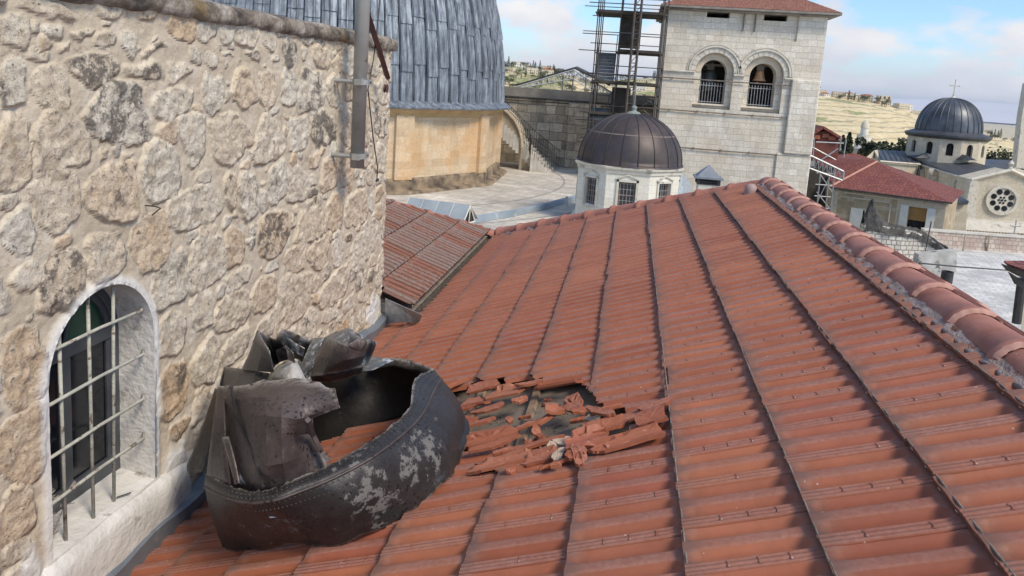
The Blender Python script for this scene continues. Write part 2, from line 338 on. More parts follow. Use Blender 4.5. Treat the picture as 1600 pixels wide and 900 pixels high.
# order away from the camera: band, washed pan, dusty middle rib, washed pan, lap under the next band
def prof_h(v): return np.interp(v, PV, PZ)
PU = np.array([0, .012, .03, .042, .052, .062, .075, .10, .20, .30, .325, .337, .347, .357, .366, .376, .385])   # 0 = upper end, last = lower edge
def tile_grid(fine=True):
    pv = PV if fine else PV[[0, 1, 11, 12, 14, 16, 18, 20, 23, 25, 28, 30, 32, 33, 34]]
    pu = PU if fine else PU[[0, 4, 7, 9, 12, 16]]
    return pu, pv
def make_tiles(cells, name, mat, parent, frame, keep=None, width=PY_, length=CS, fine_fn=lambda s, y: True, s_clip=None, tint_fn=None, jitter=1.0, face_keep=None):
    VV = []; FF = []; base = 0; D = []; T = []; G = []; C = []
    rs = np.random.RandomState(5)
    for (s0, y0, rot, lift, tilt) in cells:
        fine = fine_fn(s0, y0); pu, pv = tile_grid(fine); nu, nv = len(pu), len(pv)
        U, Vv = np.meshgrid(pu, pv, indexing='ij')
        H = np.interp(Vv, PV, PZ)
        # rounded ends of the pans
        pr = 1 - np.abs(np.where(Vv < .5, (Vv - .355) / .15, (Vv - .83) / .15)); pr = np.sqrt(np.clip(pr, 0, 1))
        endlo = sst(.385, .350, U + .03 * (1 - pr)); endup = sst(.040, .075, U - .022 * (1 - pr))
        band = ((Vv > .01) & (Vv < .19))
        F_ = np.where(band, 1.0, np.minimum(endlo * .75 + .25, 1))
        H = .0225 - (.0225 - H) * np.where(band, 1, F_) * np.where(band, 1, .25 + .75 * endup)
        H = np.where(Vv < .002, .008, H); H = np.where(Vv > .976, .001, H)
        stepup = .024 * U / .35
        h = H * make_tiles.relief + stepup + lift
        # lower edge skirt
        s = s0 - .035 + U * (length / .35)
        y = y0 + Vv * width + .004 * (Vv > .99)
        cu, cv = s0 + length / 2, y0 + width / 2
        ds, dy = s - cu, y - cv
        s = cu + ds * math.cos(rot) - dy * math.sin(rot); y = cv + ds * math.sin(rot) + dy * math.cos(rot)
        h = h + tilt[0] * ds + tilt[1] * dy
        P = frame(s, y, h)
        VV.append(P.reshape(-1, 3))
        idx = np.arange(nu * nv).reshape(nu, nv) + base
        q = np.stack([idx[:-1, :-1], idx[1:, :-1], idx[1:, 1:], idx[:-1, 1:]], -1).reshape(-1, 4)
        if face_keep is not None:
            sc = (s[:-1, :-1] + s[1:, 1:]) / 2; yc = (y[:-1, :-1] + y[1:, 1:]) / 2
            q = q[face_keep(sc.ravel(), yc.ravel())]
        FF.append(q)
        dz = np.clip((H - .009) / .0135, 0, 1); dz = np.where(Vv < .003, .0, dz)
        D.append(np.clip(dz, 0, 1).ravel())
        tv = rs.rand() if tint_fn is None else tint_fn(s0, y0, rs)
        T.append(np.full(nu * nv, tv))
        G.append(((sst(.30, .38, U) * .75 + sst(.065, .035, U) * .3) * (.55 + .45 * rs.rand()) * (1 - .5 * (Vv < .19))).ravel() * (1.0 if y0 < 8 else .6))  # dirt at lower ends, painted shade under the lap at upper ends
        C.append(np.zeros(nu * nv))
        base += nu * nv
        # skirt at lower edge
        k = nv; lowedge = P[-1].reshape(-1, 3); down = frame(s[-1] - .0, y[-1], h[-1] - .019)
        VV.append(np.concatenate([lowedge, down.reshape(-1, 3)])); i0 = np.arange(k - 1) + base
        q = np.stack([i0, i0 + k, i0 + k + 1, i0 + 1], -1)
        if face_keep is not None: q = q[face_keep((s[-1][:-1] + s[-1][1:]) / 2, (y[-1][:-1] + y[-1][1:]) / 2)]
        FF.append(q); D.append(np.full(2 * k, .25)); T.append(np.full(2 * k, tv)); G.append(np.concatenate([np.full(k, .45), np.full(k, .9)])); C.append(np.zeros(2 * k)); base += 2 * k  # edge face darker towards its foot
        # small raised nibs across the band, and lime chips at the lower edge
        if fine:
            for uu in (.11, .19, .27):
                if rs.rand() < .30: continue
                for (a, b, ch) in ((.015, .06, .75), (.06, .16, .1)):
                    qs = []
                    for du, dv in ((-.0025, a), (.0025, a), (.0025 , b), (-.0025, b)):
                        u_ = uu + du; ss = s0 - .035 + u_ * (length / .35); yy = y0 + dv * width
                        d1, d2 = ss - cu, yy - cv
                        ss = cu + d1 * math.cos(rot) - d2 * math.sin(rot); yy = cv + d1 * math.sin(rot) + d2 * math.cos(rot)
                        qs.append(frame(ss, yy, .0262 + .024 * u_ / .35 + lift + tilt[0] * d1 + tilt[1] * d2))
                    if face_keep is not None and not face_keep(np.array([ss]), np.array([yy]))[0]: continue
                    VV.append(np.array(qs)); FF.append(np.array([[0, 1, 2, 3]]) + base); base += 4
                    D.append(np.full(4, .6)); T.append(np.full(4, tv)); G.append(np.zeros(4)); C.append(np.full(4, ch * .7 * rs.rand() ** 1.5))
            for vv in (.30, .80):
                if rs.rand() < .35: continue
                ss = s0 - .035 + .383 * (length / .35); yy = y0 + vv * width
                d1, d2 = ss - cu, yy - cv
                ss = cu + d1 * math.cos(rot) - d2 * math.sin(rot); yy = cv + d1 * math.sin(rot) + d2 * math.cos(rot)
                if face_keep is not None and not face_keep(np.array([ss]), np.array([yy]))[0]: continue
                hh = .012 + .0265 + lift + tilt[0] * d1 + tilt[1] * d2
                r_ = .0045 + .004 * rs.rand()
                qs = [frame(ss + a, yy + b, hh + c) for a, b, c in ((.004, -r_, -.008), (.004, r_, -.008), (-.006, 0, .003), (-.012, 0, -.006))]
                VV.append(np.array(qs)); FF.append(np.array([[0, 1, 2, 3]]) + base); base += 4
                D.append(np.full(4, .6)); T.append(np.full(4, tv)); G.append(np.zeros(4)); C.append(np.full(4, .6 + .3 * rs.rand()))
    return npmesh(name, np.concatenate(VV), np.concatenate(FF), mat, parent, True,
                  {'dust': np.concatenate(D), 'tint': np.concatenate(T), 'grime_shade': np.concatenate(G), 'chip': np.concatenate(C)})

make_tiles.relief = 1.0
def main_frame(s, y, h):
    s = np.asarray(s, float); y = np.asarray(y, float); h = np.asarray(h, float)
    return RO + s[..., None] * RD + h[..., None] * RN + y[..., None] * np.array([0, 1.0, 0])
S_RIDGE = -.20
peak = rf(1190, 290); vtop = rf(781, 370)
sp, yp = sy(peak); sv, yv = sy(vtop)
def hip_y(s): return yp + (s - sp) * (yv - yp) / (sv - sp)
roof = thing('tiled_roof', 'red clay tiled roof in the foreground with a broken hole in its middle', 'roof', (0, 4, -2.2))
# hole outline in photo pixels
HOLE = [(700, 612), (742, 596), (828, 592), (850, 596), (905, 594), (925, 618), (935, 632), (990, 652), (1032, 628), (1032, 655), (1012, 662), (985, 672), (940, 690), (905, 706), (870, 706), (835, 690), (800, 700), (765, 690), (735, 682), (735, 664), (712, 650)]
HP = np.array([sy(rf(x, y, .03)) for x, y in HOLE])
def inpoly(x, y, P):
    r = np.zeros(x.shape, bool); n = len(P); j = n - 1
    for i in range(n):
        xi, yi = P[i]; xj, yj = P[j]
        c = ((yi > y) != (yj > y)) & (x < (xj - xi) * (y - yi) / (yj - yi + 1e-12) + xi); r ^= c; j = i
    return r
def keepf(s, y):
    js = .022 * (vn(s * 23, y * 23, 3) - .5); jy = .022 * (vn(s * 19, y * 19, 8) - .5)
    ok = ~inpoly(s + js, y + jy, HP)
    ok &= (y < hip_y(s) - .02) & (s > -.034 - .022 * vn(y * 14, y * 0, 44))
    x = RO[0] + RD[0] * s
    ok &= (x > -1.965) & ((x > -1.63) | (y < 5.93))
    return ok
cells = []; rs = np.random.RandomState(11)
hs, hy = HP[:, 0].mean(), HP[:, 1].mean()
SPECIAL = []
for k in range(0, 11):
    s0 = (k - 1) * CS
    stag = .0 + (.006 * (k % 3))
    j = 0
    y = .55 + stag
    while y < 10.0:
        cx = s0 + CS / 2; d = math.hypot((cx - hs) * .8, y + .1 - hy)
        a = 1.0 + 4.5 * max(0, 1 - d / .75)
        rot = rs.randn() * .0065 * a; lift = abs(rs.randn()) * .0012 * a ** 1.5; tilt = (rs.randn() * .007 * a, rs.randn() * .009 * a)
        x = RO[0] + RD[0] * cx
        ds = rs.randn() * .0035 * a
        # dislodged tiles on the upper and right side of the hole
        if k >= 7: tilt = (tilt[0] + .0, tilt[1])
        ok = y < hip_y(cx) + .1 and x > -2.1 and (x > -1.75 or y < 5.93)
        if ok: cells.append((s0 + ds, y, rot, lift, tilt))
        y += PY_
FINE = lambda s, y: y < 6.5
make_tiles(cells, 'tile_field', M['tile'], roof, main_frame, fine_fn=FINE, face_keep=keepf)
# rigid underlay seen through the hole
M['underlay'] = simple('cement_underlay', (.13, .105, .080), (.26, .215, .17), 7, .95, 0, .5, .008, ((.06, .052, .045), 14, .60))
b = MB()
def RP(s, y, h=0): return roofP(s, y, h)
s1 = 3.42
b.poly([RP(-.25, .5, -.035), RP(-.25, 7.5, -.035), RP(3.1, 9.4, -.035), RP(3.1, 5.9, -.035), RP(s1 + .02, 5.9, -.035), RP(s1 + .02, .5, -.035)][::-1])
b.build('underlay', M['underlay'], roof)
# battens under the tiles at the hole
M['batten'] = simple('pale_wood_batten', (.22, .15, .10), (.38, .27, .18), 20, .85, 0, .3)
for s_, y0_, y1_ in ((1.73, 2.35, 4.1), (1.38, 2.35, 3.2), (2.08, 3.3, 4.0)):
    b = MB(); c = RP(s_, (y0_ + y1_) / 2, -.022); b.box(c, (.035, y1_ - y0_, .022), M=Matrix.Rotation(-RA, 3, 'Y')); b.build('batten', M['batten'], roof)
# seam strips of mortar grit, dark line under each course edge
M['grit'] = simple('dark_grit', (.035, .028, .024), (.11, .09, .075), 30, 1, 0, .8, .01)
M['lead_edge'] = simple('weathered_edge', (.13, .105, .080), (.30, .25, .20), 25, .8, .0, .5)
for k in range(0, 4):
    y0 = .5
    s_ = k * CS - .004
    y1 = hip_y(s_) - .05
    b = MB(); n = 60; rr = random.Random(k)
    segs = []
    yy = y0
    while yy < y1:
        L = PY_ * rr.choice([1, 2, 2, 3]); e = min(yy + L - .006, y1); dz = rr.uniform(-.0015, .0015); ds = rr.uniform(-.003, .003)
        a0 = RP(s_ + ds, yy, .0465 + dz); a1 = RP(s_ + ds * .4, e, .0465 + dz)
        if not any(inpoly(np.array([s_]), np.array([q]), HP)[0] for q in (yy, (yy + e) / 2, e)):
            b.tube([a0, a1], .0029, 6)
        yy += L
    b.build('edge_strip', M['lead_edge'], roof)

# ---- ridge: mortar bed and half-round cap tiles
M['mortar_ridge'] = simple('grey_ridge_mortar', (.22, .165, .15), (.40, .33, .31), 22, .95, 0, .9, .02, ((.20, .095, .07), 9, .52))
ny = 180; Vs = []; A_ = np.linspace(0, 1, 13)
YY = np.linspace(.5, yp - .1, ny * 3)
for a in A_:
    s_ = -.022 - .10 * a - .026 * (vn(YY * 12, YY * 0 + 3, 4) - .3) * (1 - a)
    h_ = .040 + .004 * a ** .8 + .022 * (fbm(YY * 14, a * 5 + YY * 0, 9, 4) - .5) * np.sin(math.pi * min(1, a * 1.3)) - .05 * (a == 0)
    Vs.append(main_frame(s_, YY, h_))
Vs = np.concatenate(Vs); n = len(YY); idx = np.arange(len(A_) * n).reshape(len(A_), n)
Fq = np.stack([idx[:-1, :-1], idx[:-1, 1:], idx[1:, 1:], idx[1:, :-1]], -1).reshape(-1, 4)
npmesh('mortar_bed', Vs, Fq, M['mortar_ridge'], roof)
# ridge axis
RX = 1.395; RZ = -.865
M['cap'] = simple('clay_ridge_tile', (.28, .10, .064), (.41, .185, .135), 7, .75, 0, .5, .004, ((.42, .30, .25), 26, .66), det=9)
M['cap_pale'] = simple('pale_cement_pointing', (.38, .19, .14), (.50, .29, .23), 25, .8, 0, .3, .004)
def cap_tile(p0, p1, r, up, parent, rr, pale=True, sweep=100):
    """half-round tile from p0 (near end) to p1 (far end), raised roll at its near end"""
    p0 = Vector([float(c) for c in p0]); p1 = Vector([float(c) for c in p1]); d = (p1 - p0).normalized(); up = Vector([float(c) for c in up]); a = d.cross(up).normalized(); u = a.cross(d).normalized(); L = (p1 - p0).length
    b = MB(); n = 18; V = []; prof = [(0, -.004), (.0, .008), (.010, .0135), (.030, .0145), (.046, .011), (.052, .002), (L * .5, -.001), (L * 1.04, -.006)]
    for t, dr in prof:
        for k in range(n + 1):
            th = R_(-sweep + 2 * sweep * k / n)
            V.append(p0 + d * t + a * math.sin(th) * (r + dr) + u * (math.cos(th) * (r + dr) * .92))
    Fc = [(i * (n + 1) + k, i * (n + 1) + k + 1, (i + 1) * (n + 1) + k + 1, (i + 1) * (n + 1) + k) for i in range(len(prof) - 1) for k in range(n)]
    b.mesh(V, Fc); o = b.build('ridge_tile', M['cap'], parent, smooth=True)
    if pale:
        # cement fillet beside the roll, on the side of the next tile, and the raised side flange
        b = MB(); V = []; n = 22
        for t, dr in ((-.010, -.004), (-.007, .006), (.004, .0145)):
            for k in range(n + 1):
                th = R_(-66 + 132 * k / n); q = dr + .0012 * math.sin(k * 2.1 + p0.y * 9)
                V.append(p0 + d * (t + .0015 * math.sin(k * 1.7 + p0.y * 5)) + a * math.sin(th) * (r + q) + u * (math.cos(th) * (r + q) * .92))
        Fc = [(i * (n + 1) + k, i * (n + 1) + k + 1, (i + 1) * (n + 1) + k + 1, (i + 1) * (n + 1) + k) for i in range(2) for k in range(n)]
        b.mesh(V, Fc); f = b.build('pointing', M['cap_pale'], o, smooth=True)
        b = MB()
        for i, th in enumerate((30, 47)):
            pass
        V = []
        for t in (.05, L * .97):
            for th, q in ((28, .0), (30, .013), (46, .013), (49, .0)):
                t_ = R_(th); V.append(p0 + d * t + a * math.sin(t_) * (r + q) + u * (math.cos(t_) * (r + q) * .92))
        b.mesh(V, [(i, i + 1, i + 5, i + 4) for i in range(3)]); b.build('flange', M['cap'], o)
        if rr.random() < .9:
            b = MB(); th = R_(-38); c = p0 + d * .06 + a * math.sin(th) * (r + .004) + u * (math.cos(th) * (r + .004) * .92)
            pass
    return o
rr = random.Random(3)
y = .7; i = 0
RIDGE_R = .107
while y < yp - .15:
    L = .385
    p0 = (RX + rr.uniform(-.004, .004), y, RZ + rr.uniform(-.003, .003)); p1 = (RX + rr.uniform(-.004, .004), min(y + L, yp + .05), RZ + rr.uniform(-.003, .003))
    cap_tile(p0, p1, RIDGE_R, (0, 0, 1), roof, rr)
    y += L
# hip / verge going down and away from the peak
pk = np.array([RX - .03, yp + .02, RZ - .01]); ve = vtop + RN * .03
nH = 10; dirn = (ve - pk); LL = np.linalg.norm(dirn); dirn = dirn / LL
for i in range(nH - 0):
    a = ve - dirn * (LL * i / nH); c = ve - dirn * (LL * (i + 1) / nH)
    cap_tile(a + np.array([0, .04, .0]), c + np.array([0, .04, 0]) , .092, (0, .0, 1), roof, rr, pale=False)
b = MB(); V = []
m_ = 60
for i in range(m_ + 1):
    t = i / m_; p = pk + (ve - pk) * t
    for q, h in ((-.16, -.045), (-.11, .012 + .02 * math.sin(i * 1.9)), (-.05, .05 + .012 * math.sin(i * 3.1)), (.05, .05)):
        V.append(p + np.array([.0, q, 0]) + RN * (h - .02))
b.mesh(V, [(i * 4 + k, i * 4 + k + 1, i * 4 + 5 + k, i * 4 + 4 + k) for i in range(m_) for k in range(3)])
b.build('verge_mortar', M['mortar_ridge'], roof, smooth=True)
# grey lump of mortar where ridge meets hip
b = MB(); c = rf(1174, 291, .08)
b.lathe(c, [(0, .025), (.03, .02), (.05, .0), (.06, -.03), (.06, -.08)], 14); b.build('mortar_lump', simple('pale_mortar', (.30, .20, .18), (.42, .31, .29), 20, .9), roof, smooth=True)

# ---- far slope beyond the ridge
FO = np.array([RX + .02, 0, RZ - .045]); FD = np.array([math.cos(RA), 0, -math.sin(RA)]); FN = np.array([math.sin(RA), 0, math.cos(RA)])
def far_frame(s, y, h):
    s = np.asarray(s, float); y = np.asarray(y, float); h = np.asarray(h, float)
    return FO + s[..., None] * FD + h[..., None] * FN + y[..., None] * np.array([0, 1.0, 0])
cf = []
for k in range(0, 2):
    y = .6
    while y < 6.4 - k * 1.2:
        cf.append((k * CS + .05, y, 0, 0, (0, 0))); y += PY_
make_tiles(cf, 'tile_slope', M['tile'], roof, far_frame, fine_fn=lambda s, y: y < 4)
b = MB(); sE = 2 * CS + .10
b.bx(far_frame(sE - .02, .5, -.10), far_frame(sE + .07, 4.72, -.02)); b.build('gutter', M['iron'], roof)
hp0 = far_frame(sE - .04, 4.60, -.015); hp1 = np.array([RX + .02, yp - .1, RZ + .0]); dd = hp1 - hp0
for i in range(4):
    cap_tile(hp0 + dd * i / 9, hp0 + dd * (i + 1) / 9, .095, (0, 0, 1), roof, rr, pale=(i < 3))
# solid body of the building below the roof
M['render_wall'] = simple('rough_render', (.40, .36, .29), (.52, .47, .38), 2, .95)
b = MB()
zb = -9
ex = FO[0] + .72
b.poly([(-1.97, .5, zb), (ex, .5, zb), (ex, .5, -1.20), (RX, .5, -.93), (-1.97, .5, -2.31)])
b.poly([(ex, .5, zb), (ex, 4.6, zb), (ex, 4.6, -1.20), (ex, .5, -1.20)])
b.poly([(ex, 4.6, zb), (RX, yp, zb), (RX, yp, -.93), (ex, 4.6, -1.20)])
b.poly([(RX, yp, zb), (-1.7, yv, zb), (-1.7, yv, -2.2), (RX, yp, -.95)])
b.build('wall', M['render_wall'], roof)

# ---- hole debris: tile shards, each one its own thing
def shard(px, py, lu, lv, rot, off=.02, tilt=(0, 0), seed=0, curved=True, label='', group=None, v0=.2, pale=False, name='tile_shard', spike=0.0):
    rr = random.Random(seed * 7 + 1); c = rf(px, py, off)
    n = rr.choice([6, 7, 8]); pts = []
    for i in range(n):
        a = 2 * math.pi * (i + rr.uniform(-.22, .22)) / n; q = rr.uniform(.72, 1.0)
        ca, sa = math.cos(a), math.sin(a)
        sc = 1 / max(abs(ca), abs(sa)) ** .7
        pts.append((ca * q * sc, sa * q * sc))
    if spike: pts[0] = (pts[0][0] * (1 + spike), pts[0][1] * .5)
    # grid cut to the outline
    nu, nv = 15, 11; us = np.linspace(-1.45, 1.45, nu); vs = np.linspace(-1.3, 1.3, nv); P = np.array(pts)
    # refine outline: subdivide and jitter
    PP = []
    for i in range(n):
        a = P[i]; d = P[(i + 1) % n]
        for t in (0, .25, .5, .75):
            q = a + (d - a) * t + (np.array([rr.uniform(-.05, .05), rr.uniform(-.05, .05)]) if t else 0); PP.append(q)
    PP = np.array(PP); V = []; Fc = []; m = len(PP); rings = [1.0, .78, .5, .22]
    for r_ in rings:
        for q in PP: V.append((q[0] * r_, q[1] * r_))
    V.append((0, 0)); V = np.array(V)
    U = V[:, 0] * lu / 2; W = V[:, 1] * lv / 2
    if curved:
        hh = np.interp((v0 + (W + lv / 2) / PY_) % 1.0, PV, PZ)
    else: hh = .004 * np.sin(W * 60)
    hh = hh + .0015 * np.array([rr.uniform(-1, 1) for _ in U])
    Rz = Matrix.Rotation(rot, 3, 'Z'); T = Matrix.Rotation(-RA, 3, 'Y') @ Rz @ Matrix.Rotation(tilt[0], 3, 'X') @ Matrix.Rotation(tilt[1], 3, 'Y')
    top = [T @ Vector((float(u), float(w_), float(h))) for u, w_, h in zip(U, W, hh)]
    th = .013
    bot = [T @ Vector((float(u) * .985, float(w_) * .985, float(h) - th)) for u, w_, h in zip(U, W, hh)]
    K = len(top); Fc = []
    for i in range(len(rings) - 1):
        for k in range(m):
            a, b_, c_, d_ = i * m + k, i * m + (k + 1) % m, (i + 1) * m + (k + 1) % m, (i + 1) * m + k
            Fc.append((a, b_, c_, d_)); Fc.append((d_ + K, c_ + K, b_ + K, a + K))
    i = len(rings) - 1
    for k in range(m):
        a, b_ = i * m + k, i * m + (k + 1) % m; Fc.append((a, b_, K - 1)); Fc.append((2 * K - 1, b_ + K, a + K))
        Fc.append((k, k + K, (k + 1) % m + K, (k + 1) % m))
    me = bpy.data.meshes.new(name); me.from_pydata([tuple(v) for v in top + bot], [], Fc); me.update()
    at = me.attributes.new('tint', 'FLOAT', 'POINT'); at.data.foreach_set('value', np.full(2 * K, rr.random(), np.float32))
    at = me.attributes.new('dust', 'FLOAT', 'POINT'); dv = np.zeros(2 * K, np.float32); dv[:K] = .50 + .22 * rr.random(); at.data.foreach_set('value', dv)
    for an in ('grime_shade', 'chip'): me.attributes.new(an, 'FLOAT', 'POINT')
    me.materials.append(M['shard_pale'] if pale else M['tile'])
    o = bpy.data.objects.new(name, me); COL.objects.link(o); o.location = [float(v) for v in c]
    return tag(o, label, 'tile shard', group)
M['shard_pale'] = simple('pale_broken_tile', (.36, .26, .19), (.52, .42, .33), 20, .85, 0, .3)
G1 = 'broken roof tile pieces in and around the hole'
SH = [ # px, py, lu, lv, rot, off, tilt, label
 (793, 614, .30, .13, .05, .035, (.15, .05), 'large flat broken tile piece overhanging the dark upper end of the hole'),
 (864, 641, .13, .12, .9, .05, (.3, .5), 'folded looking tile chunk standing between the two dark openings of the hole', ),
 (862, 655, .24, .045, .55, .02, (.1, -.1), 'long narrow tile sliver crossing the hole between its two openings'),
 (826, 664, .20, .05, .35, .03, (.0, .05), 'pointed tile sliver lying left to right below the smaller opening'),
 (766, 640, .22, .09, .1, .03, (.2, 0), 'cracked tile piece with pale mortar smear beside the smaller opening'),
 (742, 630, .18, .07, .0, .045, (.1, .1), 'broken tile edge beneath the cracked piece nearest the metal wreck'),
 (742, 667, .26, .06, .15, .04, (0, .05), 'broken tile strip with lime lump on its tip near the metal wreck'),
 (765, 685, .30, .10, .1, .045, (.1, .05), 'half tile with clean diagonal break near the metal wreck'),
 (775, 697, .26, .035, .12, .06, (0, 0), 'narrow ribbed tile strip lying along the half tile with diagonal break'),
 (786, 706, .10, .045, .3, .075, (.3, .2), 'rough brick like lump lying on the tile below the hole'),
 (835, 700, .28, .06, .12, .04, (0, 0), 'broken tile edge sloping down to the pale broken tile in the hole'),
 (845, 716, .20, .07, .1, .045, (.15, 0), 'tile with rounded rib broken off below the pile of crumbs'),
 (836, 680, .05, .05, .5, .03, (.5, .3), 'upper angular crumb in the small heap beside the large opening'),
 (828, 690, .05, .06, 1.2, .03, (.2, .6), 'blocky crumb at the foot of the small heap beside the large opening'),
 (845, 688, .06, .04, 2.0, .035, (.3, .1), 'flat crumb leaning on the small heap beside the large opening'),
 (838, 672, .04, .06, .3, .04, (.6, .1), 'thin upright crumb on top of the small heap beside the large opening'),
 (880, 692, .11, .09, .35, .03, (.3, .35), 'pale beige moulded tile fragment at the bottom of the large opening'),
 (862, 705, .05, .10, .2, .045, (.2, .5), 'curved hook shaped fragment beside the pale beige fragment'),
 (873, 712, .05, .09, -.3, .05, (.4, .2), 'small curled fragment just below the pale beige fragment'),
 (903, 712, .06, .15, .35, .06, (.25, .3), 'shark fin shaped fragment standing below the large opening'),
 (916, 688, .22, .14, .45, .055, (.3, .15), 'broad slanted tile fragment right of the large opening'),
 (945, 668, .20, .08, .15, .05, (.15, .05), 'ribbed fragment lying over the broad slanted fragment'),
 (935, 705, .09, .07, .8, .05, (.2, .1), 'triangular fragment beside the pocket of crumbs'),
 (897, 632, .12, .09, .1, .05, (.35, -.2), 'tile corner hanging into the top right of the large opening'),
 (905, 646, .09, .06, .2, .03, (.1, .2), 'squarish fragment stacked under the hanging tile corner'),
 (903, 657, .10, .05, .0, .02, (.2, .1), 'lowest fragment of the stack under the hanging tile corner'),
 (941, 647, .19, .06, -.62, .075, (.1, .1), 'two ribbed tile bar leaning across the edge of the hole'),
 (926, 654, .08, .045, -.5, .04, (.4, .2), 'cream white broken fragment under the leaning ribbed bar'),
 (985, 655, .12, .05, .2, .03, (0, 0), 'flat dull fragment by the small opening at the far right of the hole'),
 (1018, 655, .14, .10, .1, .055, (.1, 0), 'rounded broken tile end beside the small right opening'),
 (1022, 638, .14, .06, .25, .05, (.2, .0), 'torn tile wedge above the small right opening'),
 (985, 688, .32, .08, .17, .06, (.1, .02), 'long broken tile sloping from the small right opening'),
 (960, 700, .12, .04, .6, .04, (.3, .3), 'short splinter tucked under the long broken tile'),
 (870, 601, .30, .07, -.12, .05, (-.15, .03), 'long cracked tile hanging from the upper edge of the large opening'),
 (823, 603, .14, .08, .35, .05, (.1, .2), 'wedge shaped fragment with grey lime end above the hole'),
 (820, 652, .07, .035, .3, .02, (.2, .2), 'thin flake lying inside the hole by the smaller opening'),
 (795, 660, .05, .035, .9, .015, (.3, .1), 'lime crusted crumb on the edge of the smaller opening'),
 (856, 626, .04, .03, .4, .03, (.3, .3), 'tiny crumb stuck above the folded looking chunk'),
 (767, 730, .17, .07, .0, .03, (-.3, .1), 'wavy broken tile end tucked below the lowest broken tile'),
 (790, 722, .36, .075, .1, .05, (.05, .03), 'lifted tile bridging above the wavy broken end'),
 (800, 738, .05, .04, .4, .05, (.1, .1), 'flat angular chip lying on sound tile below the hole'),
 (852, 731, .06, .03, .9, .05, (.2, .4), 'small upright chip lying on sound tile below the hole'),
 (870, 733, .05, .02, .3, .05, (.1, .1), 'slim dark chip on sound tile to the right of the upright chip'),
 (880, 720, .20, .035, .2, .055, (0, 0), 'slim tile strip running from the crumbs toward the seam'),
 (893, 716, .05, .05, .2, .06, (.3, .1), 'small block balanced at the end of the slim tile strip'),
 (758, 606, .22, .08, .1, .05, (.12, .05), 'slipped tile piece nearest the wreck along the top edge of the hole'),
 (722, 640, .16, .09, .0, .05, (.1, .1), 'dark sided tile piece wedged against the outer face of the wreck'),
 (722, 660, .14, .06, .15, .05, (.1, .0), 'flat tile scrap against the wreck below the wedged piece'),
 (812, 628, .10, .07, .5, .04, (.2, .2), 'angular scrap between the overhanging flat piece and the folded chunk'),
 (948, 640, .16, .05, .3, .07, (.1, .1), 'ridged tile strip resting above the leaning ribbed bar'),
 (715, 602, .16, .06, .5, .04, (.1, .0), 'slid tile corner touching the upper rim of the metal wreck'),
 (596, 680, .10, .05, .2, .05, (.2, .2), 'loose tile lump visible through the ring of the metal wreck'),
]
for i, q in enumerate(SH):
    pale = 'pale beige' in q[7] or 'cream' in q[7]
    shard(q[0], q[1], q[2], q[3], q[4], q[5], q[6], i + 1, True, q[7], G1, v0=[.45, .2, .0, .7][i % 4], pale=pale, spike=.35 if ('point' in q[7] or 'wedge' in q[7] or 'fin' in q[7]) else 0)
# fine rubble
rr = random.Random(9); b = MB()
for i in range(420):
    cx, cy, sx, sy_ = rr.choice([(835, 690, 22, 14), (890, 715, 22, 8), (750, 650, 25, 18), (930, 712, 25, 8), (860, 640, 25, 25), (980, 665, 40, 12), (800, 725, 45, 8), (905, 640, 14, 20)])
    p = rf(rr.gauss(cx, sx * .7), rr.gauss(cy, sy_ * .7), .0); 
    s_, y_ = sy(p); inside = inpoly(np.array([s_]), np.array([y_]), HP)[0]
    p = p + RN * (-.03 if inside else .045); r = rr.uniform(.002, .008)
    V = [p + np.array([rr.uniform(-1, 1), rr.uniform(-1, 1), rr.uniform(-.7, .7)]) * r for _ in range(4)]
    b.mesh(V, [(0, 1, 2), (0, 2, 3), (0, 3, 1), (1, 3, 2)])
o = b.build('tile_rubble', simple('clay_crumbs', (.32, .13, .08), (.48, .26, .18), 40, .9), None); tag(o, 'fine clay crumbs scattered through the broken tiles', 'rubble', kind='stuff')
